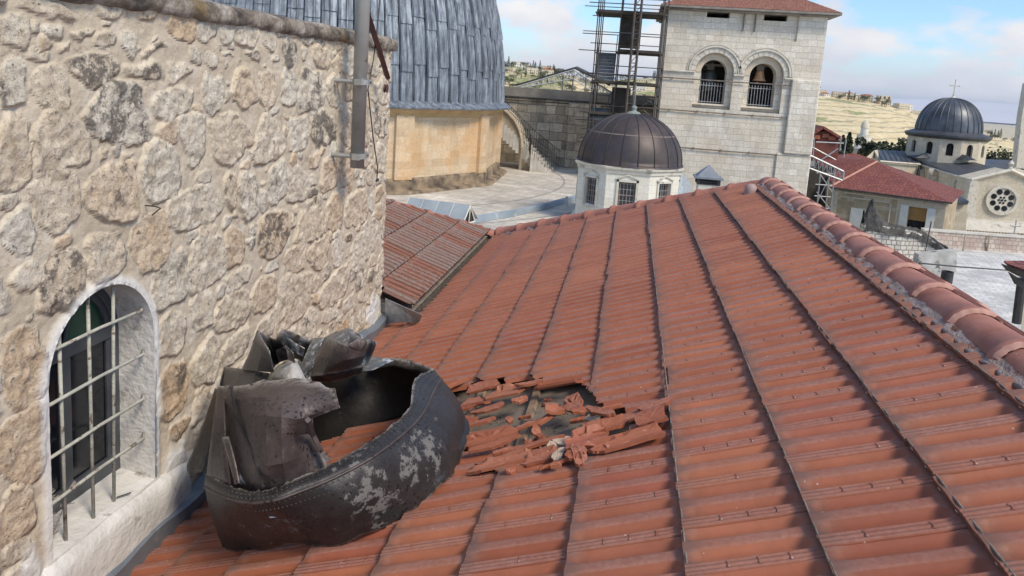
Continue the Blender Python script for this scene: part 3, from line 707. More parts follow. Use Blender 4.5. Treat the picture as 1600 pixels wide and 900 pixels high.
# ================================================================== OLD STONE BUILDING (left)
WX = -1.97; WEND = 5.90; ZT = .20; ZB = -2.42
old = thing('stone_building', 'rubble stone building with thick mortar joints and a small arched window beside the tiles', 'building', (WX, 3.4, ZB))
def wyz(px, py): p = Xp(px, py, WX); return float(p[1]), float(p[2])
STN = [ # photo boxes x0,y0,x1,y1, tint (0 pale .. 1 brown), dark spots, style
(0,95,40,170,.2,.5),(50,100,107,172,.35,.0),(112,92,190,136,.3,.8),(200,97,254,125,.35,.7),(260,102,300,123,.25,.1),(138,135,231,225,.1,.6),(238,132,302,190,.05,.1),
(-12,182,54,288,.4,.0),(60,172,138,265,.45,.1),(218,225,282,312,.15,.15),(285,180,322,258,.15,.1),(330,182,383,258,.4,.1),(130,256,214,344,.6,.25),(60,270,122,360,.35,.0),
(0,298,38,330,.4,.2),(0,335,56,398,.05,.1),(264,290,350,354,.35,.1),(205,332,268,425,.65,.1),(135,365,196,430,.5,.15),(60,392,140,490,.5,.5),(295,372,350,450,.45,.0),(350,360,385,420,.6,.1),
(240,395,292,480,.35,.2),(365,112,400,165,.45,.0),(315,115,350,170,.1,.0),(402,108,432,166,.5,.0),(438,108,463,166,.05,.2),(466,110,507,170,.2,.4),(512,115,530,165,.05,.0),(533,80,556,118,.0,.0),
(350,180,382,255,.35,.1),(400,180,445,250,.4,.0),(452,180,483,238,.05,.0),(487,178,527,228,.2,.9),(533,178,552,225,.4,.2),(350,270,372,330,.4,.3),(374,268,408,338,.3,.2),(421,255,449,316,.15,.3),
(448,262,485,315,.25,.1),(502,250,528,298,.45,.1),(530,245,552,292,.6,.0),(405,330,453,400,.8,.7),(465,325,508,375,.6,.1),(510,302,537,358,.75,.0),(245,570,297,652,.75,.3),(300,532,345,600,.4,.1),
(350,518,392,560,.4,.1),(340,458,395,512,.5,.1),(395,430,432,490,.6,.1),(436,430,485,505,.5,.1),(445,385,478,425,.5,.0),(482,375,512,420,.7,.2),(500,428,545,475,.4,.0),(0,515,70,638,.75,.0),
(-10,645,72,760,.65,.0),(-10,765,55,845,.55,.0),(45,32,62,52,.1,.2),(190,50,217,84,.0,.0),(150,52,185,80,.4,.2),(115,45,150,60,.5,.6),(68,38,100,55,.0,.0),(228,74,262,86,.3,.7),(345,82,365,90,.1,.0),
(383,80,408,95,.3,.4),(425,82,437,95,.0,.0),(468,72,480,95,.1,.0),(490,75,518,105,.4,.2),(536,120,552,160,.7,.4),(566,85,580,118,.2,0),(590,120,604,160,.3,.3),(560,175,578,235,.5,.2),(585,170,606,215,.25,.5),(585,225,604,270,.3,.2),
(300,455,335,520,.3,.1),(248,495,290,560,.5,.1),(355,425,392,452,.4,.2),(540,300,575,350,.4,.0),(548,360,590,410,.3,.0),(300,610,330,660,.4,.1),(355,565,400,610,.35,.0),(400,500,430,530,.4,0),(150,0,200,22,.3,.0),(20,2,120,24,.3,.1)]
stones = []
for (x0, y0, x1, y1, t, d) in STN:
    cx, cy = (x0 + x1) / 2, (y0 + y1) / 2
    a, b_, c_, d_, m = wyz(x0, cy), wyz(x1, cy), wyz(cx, y0), wyz(cx, y1), wyz(cx, cy)
    stones.append((m[0], m[1], abs(b_[0] - a[0]) / 2, abs(c_[1] - d_[1]) / 2, t, d))
rs = np.random.RandomState(21)
WINC, WINW, WZ0, WZS = 2.50, .30, -1.86, -1.20   # window centre, half width, sill, spring of arch
def fill(n, lo, hi, gap):
    for _ in range(n):
        y = rs.uniform(.5, 5.95); z = rs.uniform(ZB, ZT); a = rs.uniform(lo, hi) * rs.uniform(.7, 1.1); c = a * rs.uniform(.45, 1.1)
        if abs(y - WINC) < WINW + a + .05 and z < WZS + .30 + c and z > WZ0 - .12: continue
        if abs(y - WINC) < .45 and z < WZ0: continue
        if all(abs(y - q[0]) > (a + q[2]) * gap or abs(z - q[1]) > (c + q[3]) * gap for q in stones):
            stones.append((y, z, a, c, rs.rand() ** 1.5 * .8, (rs.rand() < .25) * rs.rand()))
fill(6000, .07, .13, .93); fill(7000, .035, .075, .95); fill(2500, .012, .03, 1.1)
du = .0085
yy = np.arange(.5, WEND - .06, du); arc = np.linspace(0, math.pi / 2, 9)[1:]; back = np.arange(.01, 1.6, .02)
U_ = np.concatenate([yy, WEND - .06 + arc * .08, WEND - .06 + .08 * math.pi / 2 + back])
Z_ = np.arange(ZB, ZT + du, du)
bx = np.concatenate([np.full(len(yy), WX), WX - .08 * (1 - np.cos(arc)), np.full(len(back), WX - .08) - back])
by = np.concatenate([yy, WEND - .06 + .08 * np.sin(arc), np.full(len(back), WEND + .02)])
nx = np.concatenate([np.ones(len(yy)), np.cos(arc), np.zeros(len(back))]); nyv = np.concatenate([np.zeros(len(yy)), np.sin(arc), np.ones(len(back))])
UU, ZZ = np.meshgrid(U_, Z_, indexing='ij')
wU = UU + .035 * (fbm(UU * 7, ZZ * 7, 31, 3) - .5) * 2; wZ = ZZ + .035 * (fbm(UU * 7 + 40, ZZ * 7, 37, 3) - .5) * 2
wU = wU + .012 * (fbm(UU * 30, ZZ * 30, 33, 2) - .5) * 2; wZ = wZ + .012 * (fbm(UU * 30 + 9, ZZ * 30, 35, 2) - .5) * 2
mask = np.zeros_like(UU); tint = np.zeros_like(UU); dark = np.zeros_like(UU); hgt = np.zeros_like(UU)
hgt += .022 * (fbm(UU * 2.2, ZZ * 2.6, 1, 4) - .5) + .012 * (fbm(UU * 13, ZZ * 17, 2, 4) - .5) + .004 * (fbm(UU * 50, ZZ * 60, 3, 3) - .5)
rough = fbm(UU * 26, ZZ * 26, 5, 5, .6) - .5
ridg = np.abs(fbm(UU * 9 + ZZ * 2, ZZ * 11, 6, 4) - .5)
for k, (cy, cz, a, c, t, d) in enumerate(stones):
    a *= 1.10; c *= 1.10; t = t * .72
    i0, i1 = np.searchsorted(U_, cy - a * 1.5 - .05), np.searchsorted(U_, cy + a * 1.5 + .05); j0, j1 = np.searchsorted(Z_, cz - c * 1.5 - .05), np.searchsorted(Z_, cz + c * 1.5 + .05)
    if i1 <= i0 or j1 <= j0: continue
    sl = (slice(i0, i1), slice(j0, j1)); r1 = np.random.RandomState(k)
    th = r1.uniform(-.2, .2); u0 = wU[sl] - cy; v0 = wZ[sl] - cz
    u = (u0 * math.cos(th) + v0 * math.sin(th)) / a; v = (-u0 * math.sin(th) + v0 * math.cos(th)) / c
    u = u * (1 + r1.uniform(-.28, .28) * v); v = v * (1 + r1.uniform(-.28, .28) * u)
    pw = r1.uniform(5, 11); q = np.abs(u) ** pw + np.abs(v) ** pw
    for a_ in (45, 135, 225, 315):
        a_ = R_(a_ + r1.uniform(-18, 18)); q = q + np.clip((u * math.cos(a_) + v * math.sin(a_)) / r1.uniform(.98, 1.32), 0, None) ** pw
    q = q ** (1 / pw)
    soft = max(.05, .008 / min(a, c))
    m = 1 - sst(.96 - soft, .96 + soft * .4, q)
    bigness = min(1, min(a, c) / .09)
    hh = .002 + .003 * bigness + r1.uniform(-.002, .004) + r1.uniform(-.05, .05) * u * .15 + r1.uniform(-.05, .05) * v * .15
    hh = hh + .026 * bigness * (rough[sl]) + .034 * bigness * (.12 - ridg[sl])
    # joint: mortar dips right beside the stone
    hgt[sl] = np.where(m > mask[sl], hgt[sl] * (1 - m) + m * hh, hgt[sl] - .002 * np.exp(-((q - 1.03) / .05) ** 2))
    tint[sl] = np.where(m > mask[sl], t + .1 * r1.uniform(-1, 1), tint[sl]); dark[sl] = np.where(m > mask[sl], d, dark[sl]); mask[sl] = np.maximum(mask[sl], m)
# smeary plaster toward the top of the wall and white limewash low down
top = sst(-.02, .12, ZZ + .05 * (fbm(UU * 5, ZZ * 5, 12) - .5))
wcond = fbm(UU * 8, ZZ * 8, 15, 4)
white = np.zeros_like(UU)
dw = np.maximum(np.abs(UU - WINC) - WINW, np.where(ZZ > WZS, np.hypot(UU - WINC, ZZ - WZS) - WINW, np.where(ZZ < WZ0, 9, -9)))
dwin = np.where(ZZ > WZS, np.hypot(UU - WINC, ZZ - WZS) - WINW, np.abs(UU - WINC) - WINW)
white = np.maximum(white, (1 - sst(.015, .05, dwin + .03 * (wcond - .5))) * (ZZ > WZ0 - .1))
low = ZB + .22 + .24 * fbm(UU * 2.3, UU * 0, 18, 3)
white = np.maximum(white, sst(.0, .05, (low + .05 * (wcond - .4) * 2) - ZZ) * (.5 + .5 * (UU > 2.6)))
white = np.maximum(white, sst(.42, .47, .6 - np.hypot((UU - 5.65) / 1.1, (ZZ + 1.98) / .75) + .18 * (wcond - .5)))
white = np.maximum(white, sst(.42, .5, .62 - np.hypot((UU - 2.98) / .7, (ZZ + 1.95) / 1.0) + .2 * (wcond - .5)))
white = np.maximum(white, sst(.42, .5, .62 - np.hypot((UU - 2.10) / .35, (ZZ + 1.88) / .75) + .2 * (wcond - .5)) * (UU < 2.2))
hgt = hgt * (1 - .6 * white) + .012 * white
cover = white * .75
P = np.zeros(UU.shape + (3,)); P[..., 0] = bx[:, None] + nx[:, None] * hgt; P[..., 1] = by[:, None] + nyv[:, None] * hgt; P[..., 2] = ZZ
# keep the jamb edges crisp: flatten against the opening
nu, nz_ = UU.shape; idx = np.arange(nu * nz_).reshape(nu, nz_)
inside = (dwin < 0) & (ZZ > WZ0)
# snap vertices next to the opening onto its outline
near = (np.abs(dwin) < du * .8) & (ZZ > WZ0)
arcz = ZZ > WZS; rr_ = np.hypot(UU - WINC, ZZ - WZS) + 1e-9
P[..., 1] = np.where(near & arcz, WINC + (UU - WINC) / rr_ * WINW, np.where(near, WINC + np.sign(UU - WINC) * WINW, P[..., 1]))
P[..., 2] = np.where(near & arcz, WZS + (ZZ - WZS) / rr_ * WINW, P[..., 2])
ins = inside & ~near
q = np.stack([idx[:-1, :-1], idx[1:, :-1], idx[1:, 1:], idx[:-1, 1:]], -1).reshape(-1, 4)
kill = (ins[:-1, :-1] | ins[1:, :-1] | ins[1:, 1:] | ins[:-1, 1:]).ravel()
q = q[~kill]
def wall_material():
    m, nt, p = newmat('rubble_wall')
    st = attr(nt, 'stone'); ti = attr(nt, 'tint'); dk = attr(nt, 'dark'); wh = attr(nt, 'white')
    n1 = noise(nt, 11, 8, .65); n2 = noise(nt, 55, 6, .65); n3 = noise(nt, 3, 5, .6); n4 = noise(nt, 20, 8, .72)
    mort = ramp(nt, n3, [(.3, (.46, .385, .285)), (.7, (.60, .52, .405))])
    mort = mix(nt, .5, mort, ramp(nt, n1, [(.3, (.84, .83, .81)), (.7, (1.14, 1.14, 1.14))]), 'MULTIPLY')
    mcr = mathn(nt, 'ABSOLUTE', mathn(nt, 'SUBTRACT', noise(nt, 5, 6, .6, None, .6), .5))
    mort = mix(nt, mathn(nt, 'MULTIPLY', mathn(nt, 'LESS_THAN', mcr, .0035), .55), mort, (.24, .18, .12))
    mort = mix(nt, mathn(nt, 'MULTIPLY', rampf(nt, noise(nt, 34, 7, .75), .60, .70), .45), mort, (.36, .27, .18))
    mort = mix(nt, mathn(nt, 'MULTIPLY', rampf(nt, noise(nt, 6, 6, .7), .54, .66), .5), mort, (.66, .62, .54))
    s0 = ramp(nt, ti, [(0, (.66, .61, .51)), (.25, (.65, .57, .45)), (.5, (.62, .49, .35)), (.75, (.55, .39, .24)), (1, (.40, .26, .15))])
    n5 = noise(nt, 30, 9, .78, None, 1.2)
    s0 = mix(nt, .75, s0, ramp(nt, n1, [(.28, (.66, .58, .50)), (.5, (.98, .98, .97)), (.72, (1.25, 1.27, 1.30))]), 'MULTIPLY')
    s0 = mix(nt, .85, s0, ramp(nt, n5, [(.30, (.58, .53, .48)), (.46, (.96, .95, .94)), (.6, (1.12, 1.12, 1.12)), (.72, (1.38, 1.38, 1.38))]), 'MULTIPLY')
    crk = mathn(nt, 'ABSOLUTE', mathn(nt, 'SUBTRACT', noise(nt, 14, 7, .62, None, .8), .5))
    s0 = mix(nt, mathn(nt, 'MULTIPLY', mathn(nt, 'LESS_THAN', crk, .006), .6), s0, (.17, .13, .09))
    s0 = mix(nt, mathn(nt, 'MULTIPLY', rampf(nt, n4, .52, .64), .55), s0, (.62, .56, .46))
    pit = rampf(nt, noise(nt, 40, 8, .75), .60, .66)
    s0 = mix(nt, mathn(nt, 'MULTIPLY', pit, .75), s0, (.16, .115, .07))
    dkm = mathn(nt, 'MULTIPLY', rampf(nt, mathn(nt, 'ADD', mathn(nt, 'ADD', mathn(nt, 'MULTIPLY', noise(nt, 9, 4, .6), .6), mathn(nt, 'MULTIPLY', noise(nt, 60, 6, .75), .4)), mathn(nt, 'MULTIPLY', dk, .13)), .56, .62), rampf(nt, dk, .03, .30))
    s0 = mix(nt, mathn(nt, 'MULTIPLY', dkm, .8), s0, (.10, .088, .078))
    col = mix(nt, st, mort, s0)
    wcol = ramp(nt, n2, [(.3, (.60, .58, .54)), (.7, (.74, .72, .68))])
    col = mix(nt, mathn(nt, 'MULTIPLY', wh, .92), col, wcol)
    z = N(nt, 'ShaderNodeSeparateXYZ'); t = N(nt, 'ShaderNodeTexCoord'); nt.links.new(t.outputs['Object'], z.inputs[0])
    nt.links.new(col, p.inputs['Base Color']); p.inputs['Roughness'].default_value = .95; p.inputs['Specular IOR Level'].default_value = .2
    hb = mathn(nt, 'ADD', mathn(nt, 'MULTIPLY', n2, .5), mathn(nt, 'MULTIPLY', mathn(nt, 'MULTIPLY', n4, st), 2.2))
    hb = mathn(nt, 'SUBTRACT', hb, mathn(nt, 'MULTIPLY', mathn(nt, 'MULTIPLY', pit, st), .8))
    bump(nt, p, hb, .9, .012)
    return m
M['rubble'] = wall_material()
npmesh('wall', P.reshape(-1, 3), q, M['rubble'], old, True, {'stone': (mask * (1 - cover)).ravel(), 'tint': np.clip(tint, 0, 1).ravel(), 'dark': dark.ravel(), 'white': white.ravel()})
M['plaster'] = simple('white_limewash', (.50, .48, .44), (.68, .66, .62), 6, .9, 0, .8, .012, ((.34, .31, .27), 7, .60))
# coping, lichen covered
nn = 640; Yc = np.linspace(.5, 5.93, nn); prof = [(-.35, .30), (-.12, .305), (.005, .285), (.03, .262), (.034, .225), (.02, .198), (-.02, .185), (-.06, .18)]
V = []
for a, (dx, z) in enumerate(prof):
    n_ = fbm(Yc * 9, Yc * 0 + a * 1.7, 51, 5) - .5; n2_ = fbm(Yc * 40, Yc * 0 + a * 2.3, 52, 4) - .5
    V.append(np.stack([WX + dx + .045 * n_ + .02 * n2_, Yc, z - .02 + .03 * (fbm(Yc * 6, Yc * 0 + a * .8, 54, 5) - .5) + .01 * n2_], -1))
V = np.concatenate(V); idx = np.arange(len(prof) * nn).reshape(len(prof), nn)
Fq = np.stack([idx[:-1, :-1], idx[1:, :-1], idx[1:, 1:], idx[:-1, 1:]], -1).reshape(-1, 4)
def coping_mat():
    m, nt, p = newmat('lichen_coping')
    n1 = noise(nt, 6, 8, .7); n2 = noise(nt, 45, 7, .75); n3 = noise(nt, 2.4, 6, .6)
    col = ramp(nt, n1, [(.32, (.06, .052, .045)), (.44, (.19, .16, .125)), (.55, (.36, .31, .25)), (.68, (.62, .58, .52))])
    col = mix(nt, .8, col, ramp(nt, n2, [(.3, (.55, .52, .5)), (.7, (1.3, 1.3, 1.3))]), 'MULTIPLY')
    col = mix(nt, mathn(nt, 'MULTIPLY', rampf(nt, n3, .56, .63), mathn(nt, 'MULTIPLY', rampf(nt, n2, .4, .55), .75)), col, (.30, .20, .06))
    nt.links.new(col, p.inputs['Base Color']); p.inputs['Roughness'].default_value = 1; bump(nt, p, mathn(nt, 'ADD', n1, n2), 1, .02); return m
M['coping'] = coping_mat()
npmesh('coping', V, Fq, M['coping'], old)
b = MB(); b.bx((WX - .09, WEND + .0, .12), (WX - 1.7, WEND - .25, .26)); b.poly([(WX - .06, .5, .26), (WX - .06, WEND, .26), (WX - 1.8, WEND, .3), (WX - 1.8, .5, .3)]); b.build('flat_top', M['coping'], old)
# window reveal
DEP = .165
b = MB(); pts = [(WINC - WINW, WZ0 - .02)] + [(WINC - WINW, z) for z in np.linspace(WZ0, WZS, 10)[1:]] + [(WINC + WINW * math.cos(t), WZS + WINW * math.sin(t)) for t in np.linspace(math.pi, 0, 25)[1:]] + [(WINC + WINW, z) for z in np.linspace(WZS, WZ0 - .02, 10)[1:]]
nd = 9; V = []
for k in range(nd):
    t = k / (nd - 1)
    for i, (y, z) in enumerate(pts):
        j = (fbm(np.array(y * 12.), np.array(z * 12 + t * 4), 61, 3) - .5) * .016 * min(1, t * 4)
        cy, cz = y - WINC, max(z - WZS, 0) if z > WZS else 0; L = math.hypot(cy, cz) or 1
        V.append((WX + .006 - t * DEP * 1.1, y - cy / L * j, z - cz / L * j))
m = len(pts); b.mesh(V, [(k * m + i, k * m + i + 1, (k + 1) * m + i + 1, (k + 1) * m + i) for k in range(nd - 1) for i in range(m - 1)])
# sill
rev = b.build('window_reveal', M['plaster'], old, smooth=True)
ng = 40; V = []
ys = np.linspace(WINC - .62, 3.05, ng); pr = [(-DEP - .02, WZ0 + .015), (-.08, WZ0), (.0, WZ0 - .012), (.035, WZ0 - .03), (.052, WZ0 - .055), (.050, WZ0 - .16), (.045, WZ0 - .32)]
for k, (dx, z) in enumerate(pr):
    for y in ys:
        n_ = float(fbm(np.array(y * 7.), np.array(k * 1.3), 63, 4) - .5)
        ex_ = 1 if abs(y - WINC) < .34 else max(0, 1 - (abs(y - WINC) - .34) * 3)
        V.append((WX + (dx if dx < 0 or True else 0) * (1 if dx < 0 else (.25 + .75 * ex_)) + .02 * n_ * (dx >= 0), y, z + .02 * n_ - .06 * (1 - ex_) * (dx >= 0)))
b = MB(); b.mesh(V, [(k * ng + i, (k + 1) * ng + i, (k + 1) * ng + i + 1, k * ng + i + 1) for k in range(len(pr) - 1) for i in range(ng - 1) if not (k < 2 and (ys[i] < WINC - WINW - .02 or ys[i + 1] > WINC + WINW + .02))])
b.build('window_sill', M['plaster'], old, smooth=True)
# window: frame, panes
M['wframe'] = simple('dark_grey_window_frame', (.045, .05, .058), (.08, .085, .095), 6, .5, 0, .1)
M['glass_dark'] = simple('dark_glass', (.006, .008, .012), (.015, .018, .024), 3, .12, 0, 0)
M['glass_green'] = simple('green_glass', (.01, .055, .028), (.02, .085, .045), 3, .25, 0, 0)
M['glass_blue'] = simple('blue_glass', (.008, .02, .12), (.015, .035, .20), 3, .25, 0, 0)
M['glass_red'] = simple('dark_red_glass', (.035, .008, .008), (.05, .014, .012), 3, .25, 0, 0)
fx = WX - DEP
win = MB(); 
def frame_ring(b, w, x0, x1):
    o_ = [(WINC - WINW, WZ0)] + [(WINC + WINW * math.cos(t), WZS + WINW * math.sin(t)) for t in np.linspace(math.pi, 0, 21)] + [(WINC + WINW, WZ0)]
    i_ = [(WINC - WINW + w, WZ0)] + [(WINC + (WINW - w) * math.cos(t), WZS + (WINW - w) * math.sin(t)) for t in np.linspace(math.pi, 0, 21)] + [(WINC + WINW - w, WZ0)]
    n = len(o_); V = [(x0, y, z) for y, z in o_] + [(x0, y, z) for y, z in i_] + [(x1, y, z) for y, z in i_]
    b.mesh(V, [(k, k + 1, n + k + 1, n + k) for k in range(n - 1)] + [(n + k, n + k + 1, 2 * n + k + 1, 2 * n + k) for k in range(n - 1)])
frame_ring(win, .035, fx, fx - .05); frame_ring(win, .06, fx - .012, fx - .05)
win.bx((fx - .045, WINC - WINW, WZS - .02), (fx - .004, WINC + WINW, WZS + .035))
win.bx((fx - .045, WINC - WINW, WZ0 + .01), (fx - .006, WINC + WINW, WZ0 + .09)); win.bx((fx - .045, WINC - .028, WZ0), (fx - .008, WINC + .028, WZS))
wo = win.build('window', M['wframe'], old, bevel=.004)
b = MB(); b.bx((fx - .03, WINC - WINW, WZ0), (fx - .024, WINC + WINW, WZS)); b.build('pane', M['glass_dark'], wo)
def fan(t0, t1, mat):
    b = MB(); n = 10; x = fx - .028
    pts = [(x, WINC, WZS)] + [(x, WINC + .25 * math.cos(t), WZS + .25 * math.sin(t)) for t in np.linspace(t0, t1, n)]
    b.poly(pts); b.build('pane', mat, wo)
fan(math.pi, math.pi * .74, M['glass_blue']); fan(math.pi * .735, math.pi * .42, M['glass_red']); fan(math.pi * .415, 0, M['glass_green'])
for t in (math.pi * .737, math.pi * .417):
    b = MB(); b.tube([(fx - .02, WINC, WZS + .02), (fx - .02, WINC + .26 * math.cos(t), WZS + .26 * math.sin(t))], .007, 6); b.build('glazing_bar', M['wframe'], wo)
# grille of painted iron bars
M['grille'] = simple('flaking_painted_iron', (.30, .30, .25), (.48, .47, .40), 14, .7, 0, .8, .006, ((.13, .085, .055), 22, .56))
gx = WX - .035
gr = None
gr = MB(); gr.tube([(gx, 2.585 + .0, WZ0 - .01), (gx, 2.60, -.93)], .007, 8); gr = gr.build('grille', M['grille'], old, smooth=True)
def wbar(p, r=.007):
    b = MB(); b.tube(p, r, 8); b.build('bar', M['grille'], gr, smooth=True)
for (a, c) in (((93, 520), (102, 838)), ((136, 460), (147, 800))):
    p, q_ = Xp(*a, gx), Xp(*c, gx); ym = (p[1] + q_[1]) / 2
    wbar([(gx, ym - .004, min(p[2], WZS + math.sqrt(max(0, WINW ** 2 - (ym - WINC) ** 2)))), (gx, ym, -1.4), (gx, ym + .003, WZ0 - .01)])
for (a, c) in (((78, 553), (208, 483)), ((76, 640), (215, 547)), ((76, 726), (212, 617)), ((90, 784), (211, 684))):
    p, q_ = Xp(*a, gx), Xp(*c, gx); z = (p[2] + q_[2]) / 2; hw = WINW - .02 if z < WZS else math.sqrt(max(0, WINW ** 2 - (z - WZS) ** 2))
    wbar([(gx + .014, WINC - hw - .01, z + .0), (gx + .014, WINC, z + .006), (gx + .014, WINC + hw - .02, z), (gx - .01, WINC + hw + .015, z + .004)])
# lead flashing along the wall foot
M['flash'] = simple('painted_flashing', (.12, .14, .165), (.20, .225, .25), 2.2, .5, .2, .2, .004, ((.26, .28, .29), 5, .60))
b = MB(); ny = 60; V = []
for i in range(ny):
    y = .5 + 5.42 * i / (ny - 1); zt = -2.085 + .012 * math.sin(i * 1.1); xo = .012 * math.sin(i * .7)
    for dx, z in ((.0, zt + .02), (.055, zt + .008), (.066, zt), (.060, -2.17), (.070, -2.243), (.105, -2.255)): V.append((WX + dx + xo * .3, y, z))
b.mesh(V, [(i * 6 + k, i * 6 + k + 1, i * 6 + 7 + k, i * 6 + 6 + k) for i in range(ny - 1) for k in range(5)]); b.build('flashing', M['flash'], old)
# galvanised end piece round the corner and the gutter
M['galv'] = simple('mottled_galvanised_sheet', (.34, .38, .40), (.60, .63, .64), 22, .45, .5, .4, .004, ((.20, .2, .2), 30, .62))
b = MB(); g0, g1, g2, g3 = Xp(602, 466, -1.93), rf(660, 492, .12), rf(655, 503, .035), Xp(602, 505, -1.93)
b.poly([g0, g1, g2, g3]);  b.build('end_flashing', M['galv'], old, solid=.004)
# white mortar foot below the wall end: folded flashing end
b = MB(); b.box((WX + .03, WEND - .01, -2.12), (.09, .03, .30)); b.build('flashing_end', M['flash'], old)
# little hooks and wires in the wall
b = MB(); p = Xp(237, 322, WX + .03); b.tube([p - np.array([.04, 0, 0]), p + np.array([.03, -.02, .005]), p + np.array([.02, .03, -.012]), p + np.array([.0, .0, -.04])], .003, 5); b.build('hook', M['iron'], old)
# nail on sill
b = MB(); p = Xp(190, 780, -2.0); b.tube([(p[0], p[1] - .03, WZ0 + .008), (p[0] + .03, p[1] + .02, WZ0 + .006)], .003, 5); o = b.build('rusty_nail', M['iron']); tag(o, 'bent dark nail lying on the white window sill', 'nail')

# ---- gutter between the roofs, filled with grit
b = MB(); V = []
n = 90
rs = np.random.RandomState(4)
for i in range(n + 1):
    y = 5.85 + 3.9 * i / n
    for x, z in ((-1.80, -2.02), (-1.74, -2.10), (-1.68, -2.115), (-1.62, -2.12), (-1.56, -2.13)):
        V.append((x + rs.uniform(-.015, .015), y, z + rs.uniform(-.012, .02)))
b.mesh(V, [(i * 5 + k, i * 5 + k + 1, i * 5 + 6 + k, i * 5 + 5 + k) for i in range(n) for k in range(4)])
b.build('gutter', M['grit'], roof)
# grit strip at the wall foot
b = MB(); rr = random.Random(2)
for i in range(1500):
    y = rr.uniform(1.2, 5.9); x = -1.885 + rr.gauss(0, .014); z = -2.232 + rr.uniform(0, .015) + (x + 1.885) * .35; r = rr.uniform(.002, .008)
    p = np.array([x, y, z]); V = [p + np.array([rr.uniform(-1, 1), rr.uniform(-1, 1), rr.uniform(-.7, .7)]) * r for _ in range(4)]
    b.mesh(V, [(0, 1, 2), (0, 2, 3), (0, 3, 1), (1, 3, 2)])
o = b.build('grit', simple('mixed_grit', (.05, .045, .035), (.30, .25, .18), 60, 1)); tag(o, 'dark grit gathered along the foot of the flashing', 'grit', kind='stuff')

# ================================================================== OLD LICHENED ROOF
oa = R_(22); OO = np.array([-1.70, 0, -1.985]); OD = np.array([math.cos(oa), 0, -math.sin(oa)]); ON = np.array([math.sin(oa), 0, math.cos(oa)])
def old_frame(s, y, h):
    s = np.asarray(s, float); y = np.asarray(y, float); h = np.asarray(h, float)
    return OO + (-s)[..., None] * -OD * -1 + h[..., None] * ON + y[..., None] * np.array([0, 1.0, 0]) if False else OO - s[..., None] * OD + h[..., None] * ON + y[..., None] * np.array([0, 1.0, 0])
oroof = thing('old_tiled_roof', 'small roof of blackened lichen covered tiles tucked behind the end of the stone wall', 'roof', (-2.3, 7.2, -1.9))
ra = np.array([-2.839, 8.30]); rb = np.array([-1.60, 9.40])   # ridge line in plan
def old_keep(s, y):
    x = OO[0] - s * OD[0]
    yr = ra[1] + (x - ra[0]) * (rb[1] - ra[1]) / (rb[0] - ra[0])
    return (y < yr) & (y > 5.86) & ((x > -1.98) | (y > 5.95))
rs = np.random.RandomState(8); cells = []
OCS = .37
for k in range(0, 7):
    y = 5.8
    while y < 10:
        cells.append((k, y)); y += .205
make_tiles.relief = 1.45
# s measured up the slope; build with lower edge at the gutter side: tile u runs down slope, so mirror s
def old_mirror(s, y, h): return old_frame(-s, y, h)
cc = [(-(k + 1) * OCS, y, rs.randn() * .012, abs(rs.randn()) * .003, (rs.randn() * .01, rs.randn() * .02)) for k, y in cells]
make_tiles(cc, 'tile_field', M['tile_old'], oroof, old_mirror, width=.205, length=OCS, fine_fn=lambda s, y: True, tint_fn=lambda s, y, r: 0.0 if r.rand() < .16 else .45 + .55 * r.rand(), face_keep=lambda s, y: old_keep(-s, y))
r3 = random.Random(5); A3 = np.array([-1.62, 9.50, -2.07]); B3 = np.array([-3.35, 8.06, -1.385])
for i in range(9):
    a_ = A3 + (B3 - A3) * i / 9; c_ = A3 + (B3 - A3) * (i + 1) / 9
    cap_tile(a_, c_, .075, (0, 0, 1), oroof, r3, pale=False)
b = MB(); b.poly([(-1.72, 5.9, -2.05), (-1.72, 9.5, -2.05), (-2.9, 8.45, -1.56), (-2.9, 5.95, -1.56)]); b.poly([(-1.72, 9.5, -2.05), (-1.72, 9.5, -9), (-3.4, 8.1, -9), (-3.4, 8.1, -1.4)]); b.build('deck', M['underlay'], oroof)

# ================================================================== POLE, BRACKETS, BEAM
pole_c = Xp(558, 262, WX + .16)
pl = thing('metal_pole', 'grey galvanised pole strapped to the wall end by two brackets', 'pole', pole_c)
M['pole'] = simple('grey_galvanised_pole', (.28, .285, .27), (.42, .42, .40), 5, .45, .35, .25, .004, ((.20, .17, .13), 12, .62))
pyy = float(pole_c[1]); pzz = float(pole_c[2]); pxx = float(pole_c[0])
b = MB(); b.tube([(pxx, pyy, pzz), (pxx + .0, pyy, pzz + 3.0)], .047, 20); b.build('shaft', M['pole'], pl, smooth=True)
for py_ in (128, 243):
    z = float(Xp(560, py_, pxx)[2]); b = MB(); b.lathe((pxx, pyy, z), [(.048, -.018), (.056, -.018), (.056, .018), (.048, .018)], 20)
    b.box((pxx + .02, pyy - .075, z), (.05, .04, .04)); b.box((pxx + .02, pyy + .075, z), (.05, .04, .04)); 
    b.tube([(pxx - .03, pyy - .06, z), (WX - .02, pyy - .075, z)], .014, 8); b.tube([(pxx - .03, pyy - .02, z), (WX - .02, pyy - .02, z)], .012, 8)
    br = b.build('bracket', M['pole'], pl)
    b = MB(); b.tube([(pxx + .05, pyy + .075, z), (pxx - .05, pyy + .075, z)], .008, 6); b.build('bolt', M['iron'], br)
M['rust_beam'] = simple('dark_red_steel', (.05, .022, .02), (.10, .045, .04), 6, .6, .2, .3)
bm = thing('steel_arm', 'dark red steel arm slanting down behind the grey pole with a pulley at its tip', 'bracket', Xp(604, 125, -1.86))
p0, p1 = Xp(574, 20, -1.86), Xp(606, 122, -1.86)
b = MB(); d = Vector(p1 - p0); b.tube([p0, p1], .022, 4); b.build('arm', M['rust_beam'], bm)
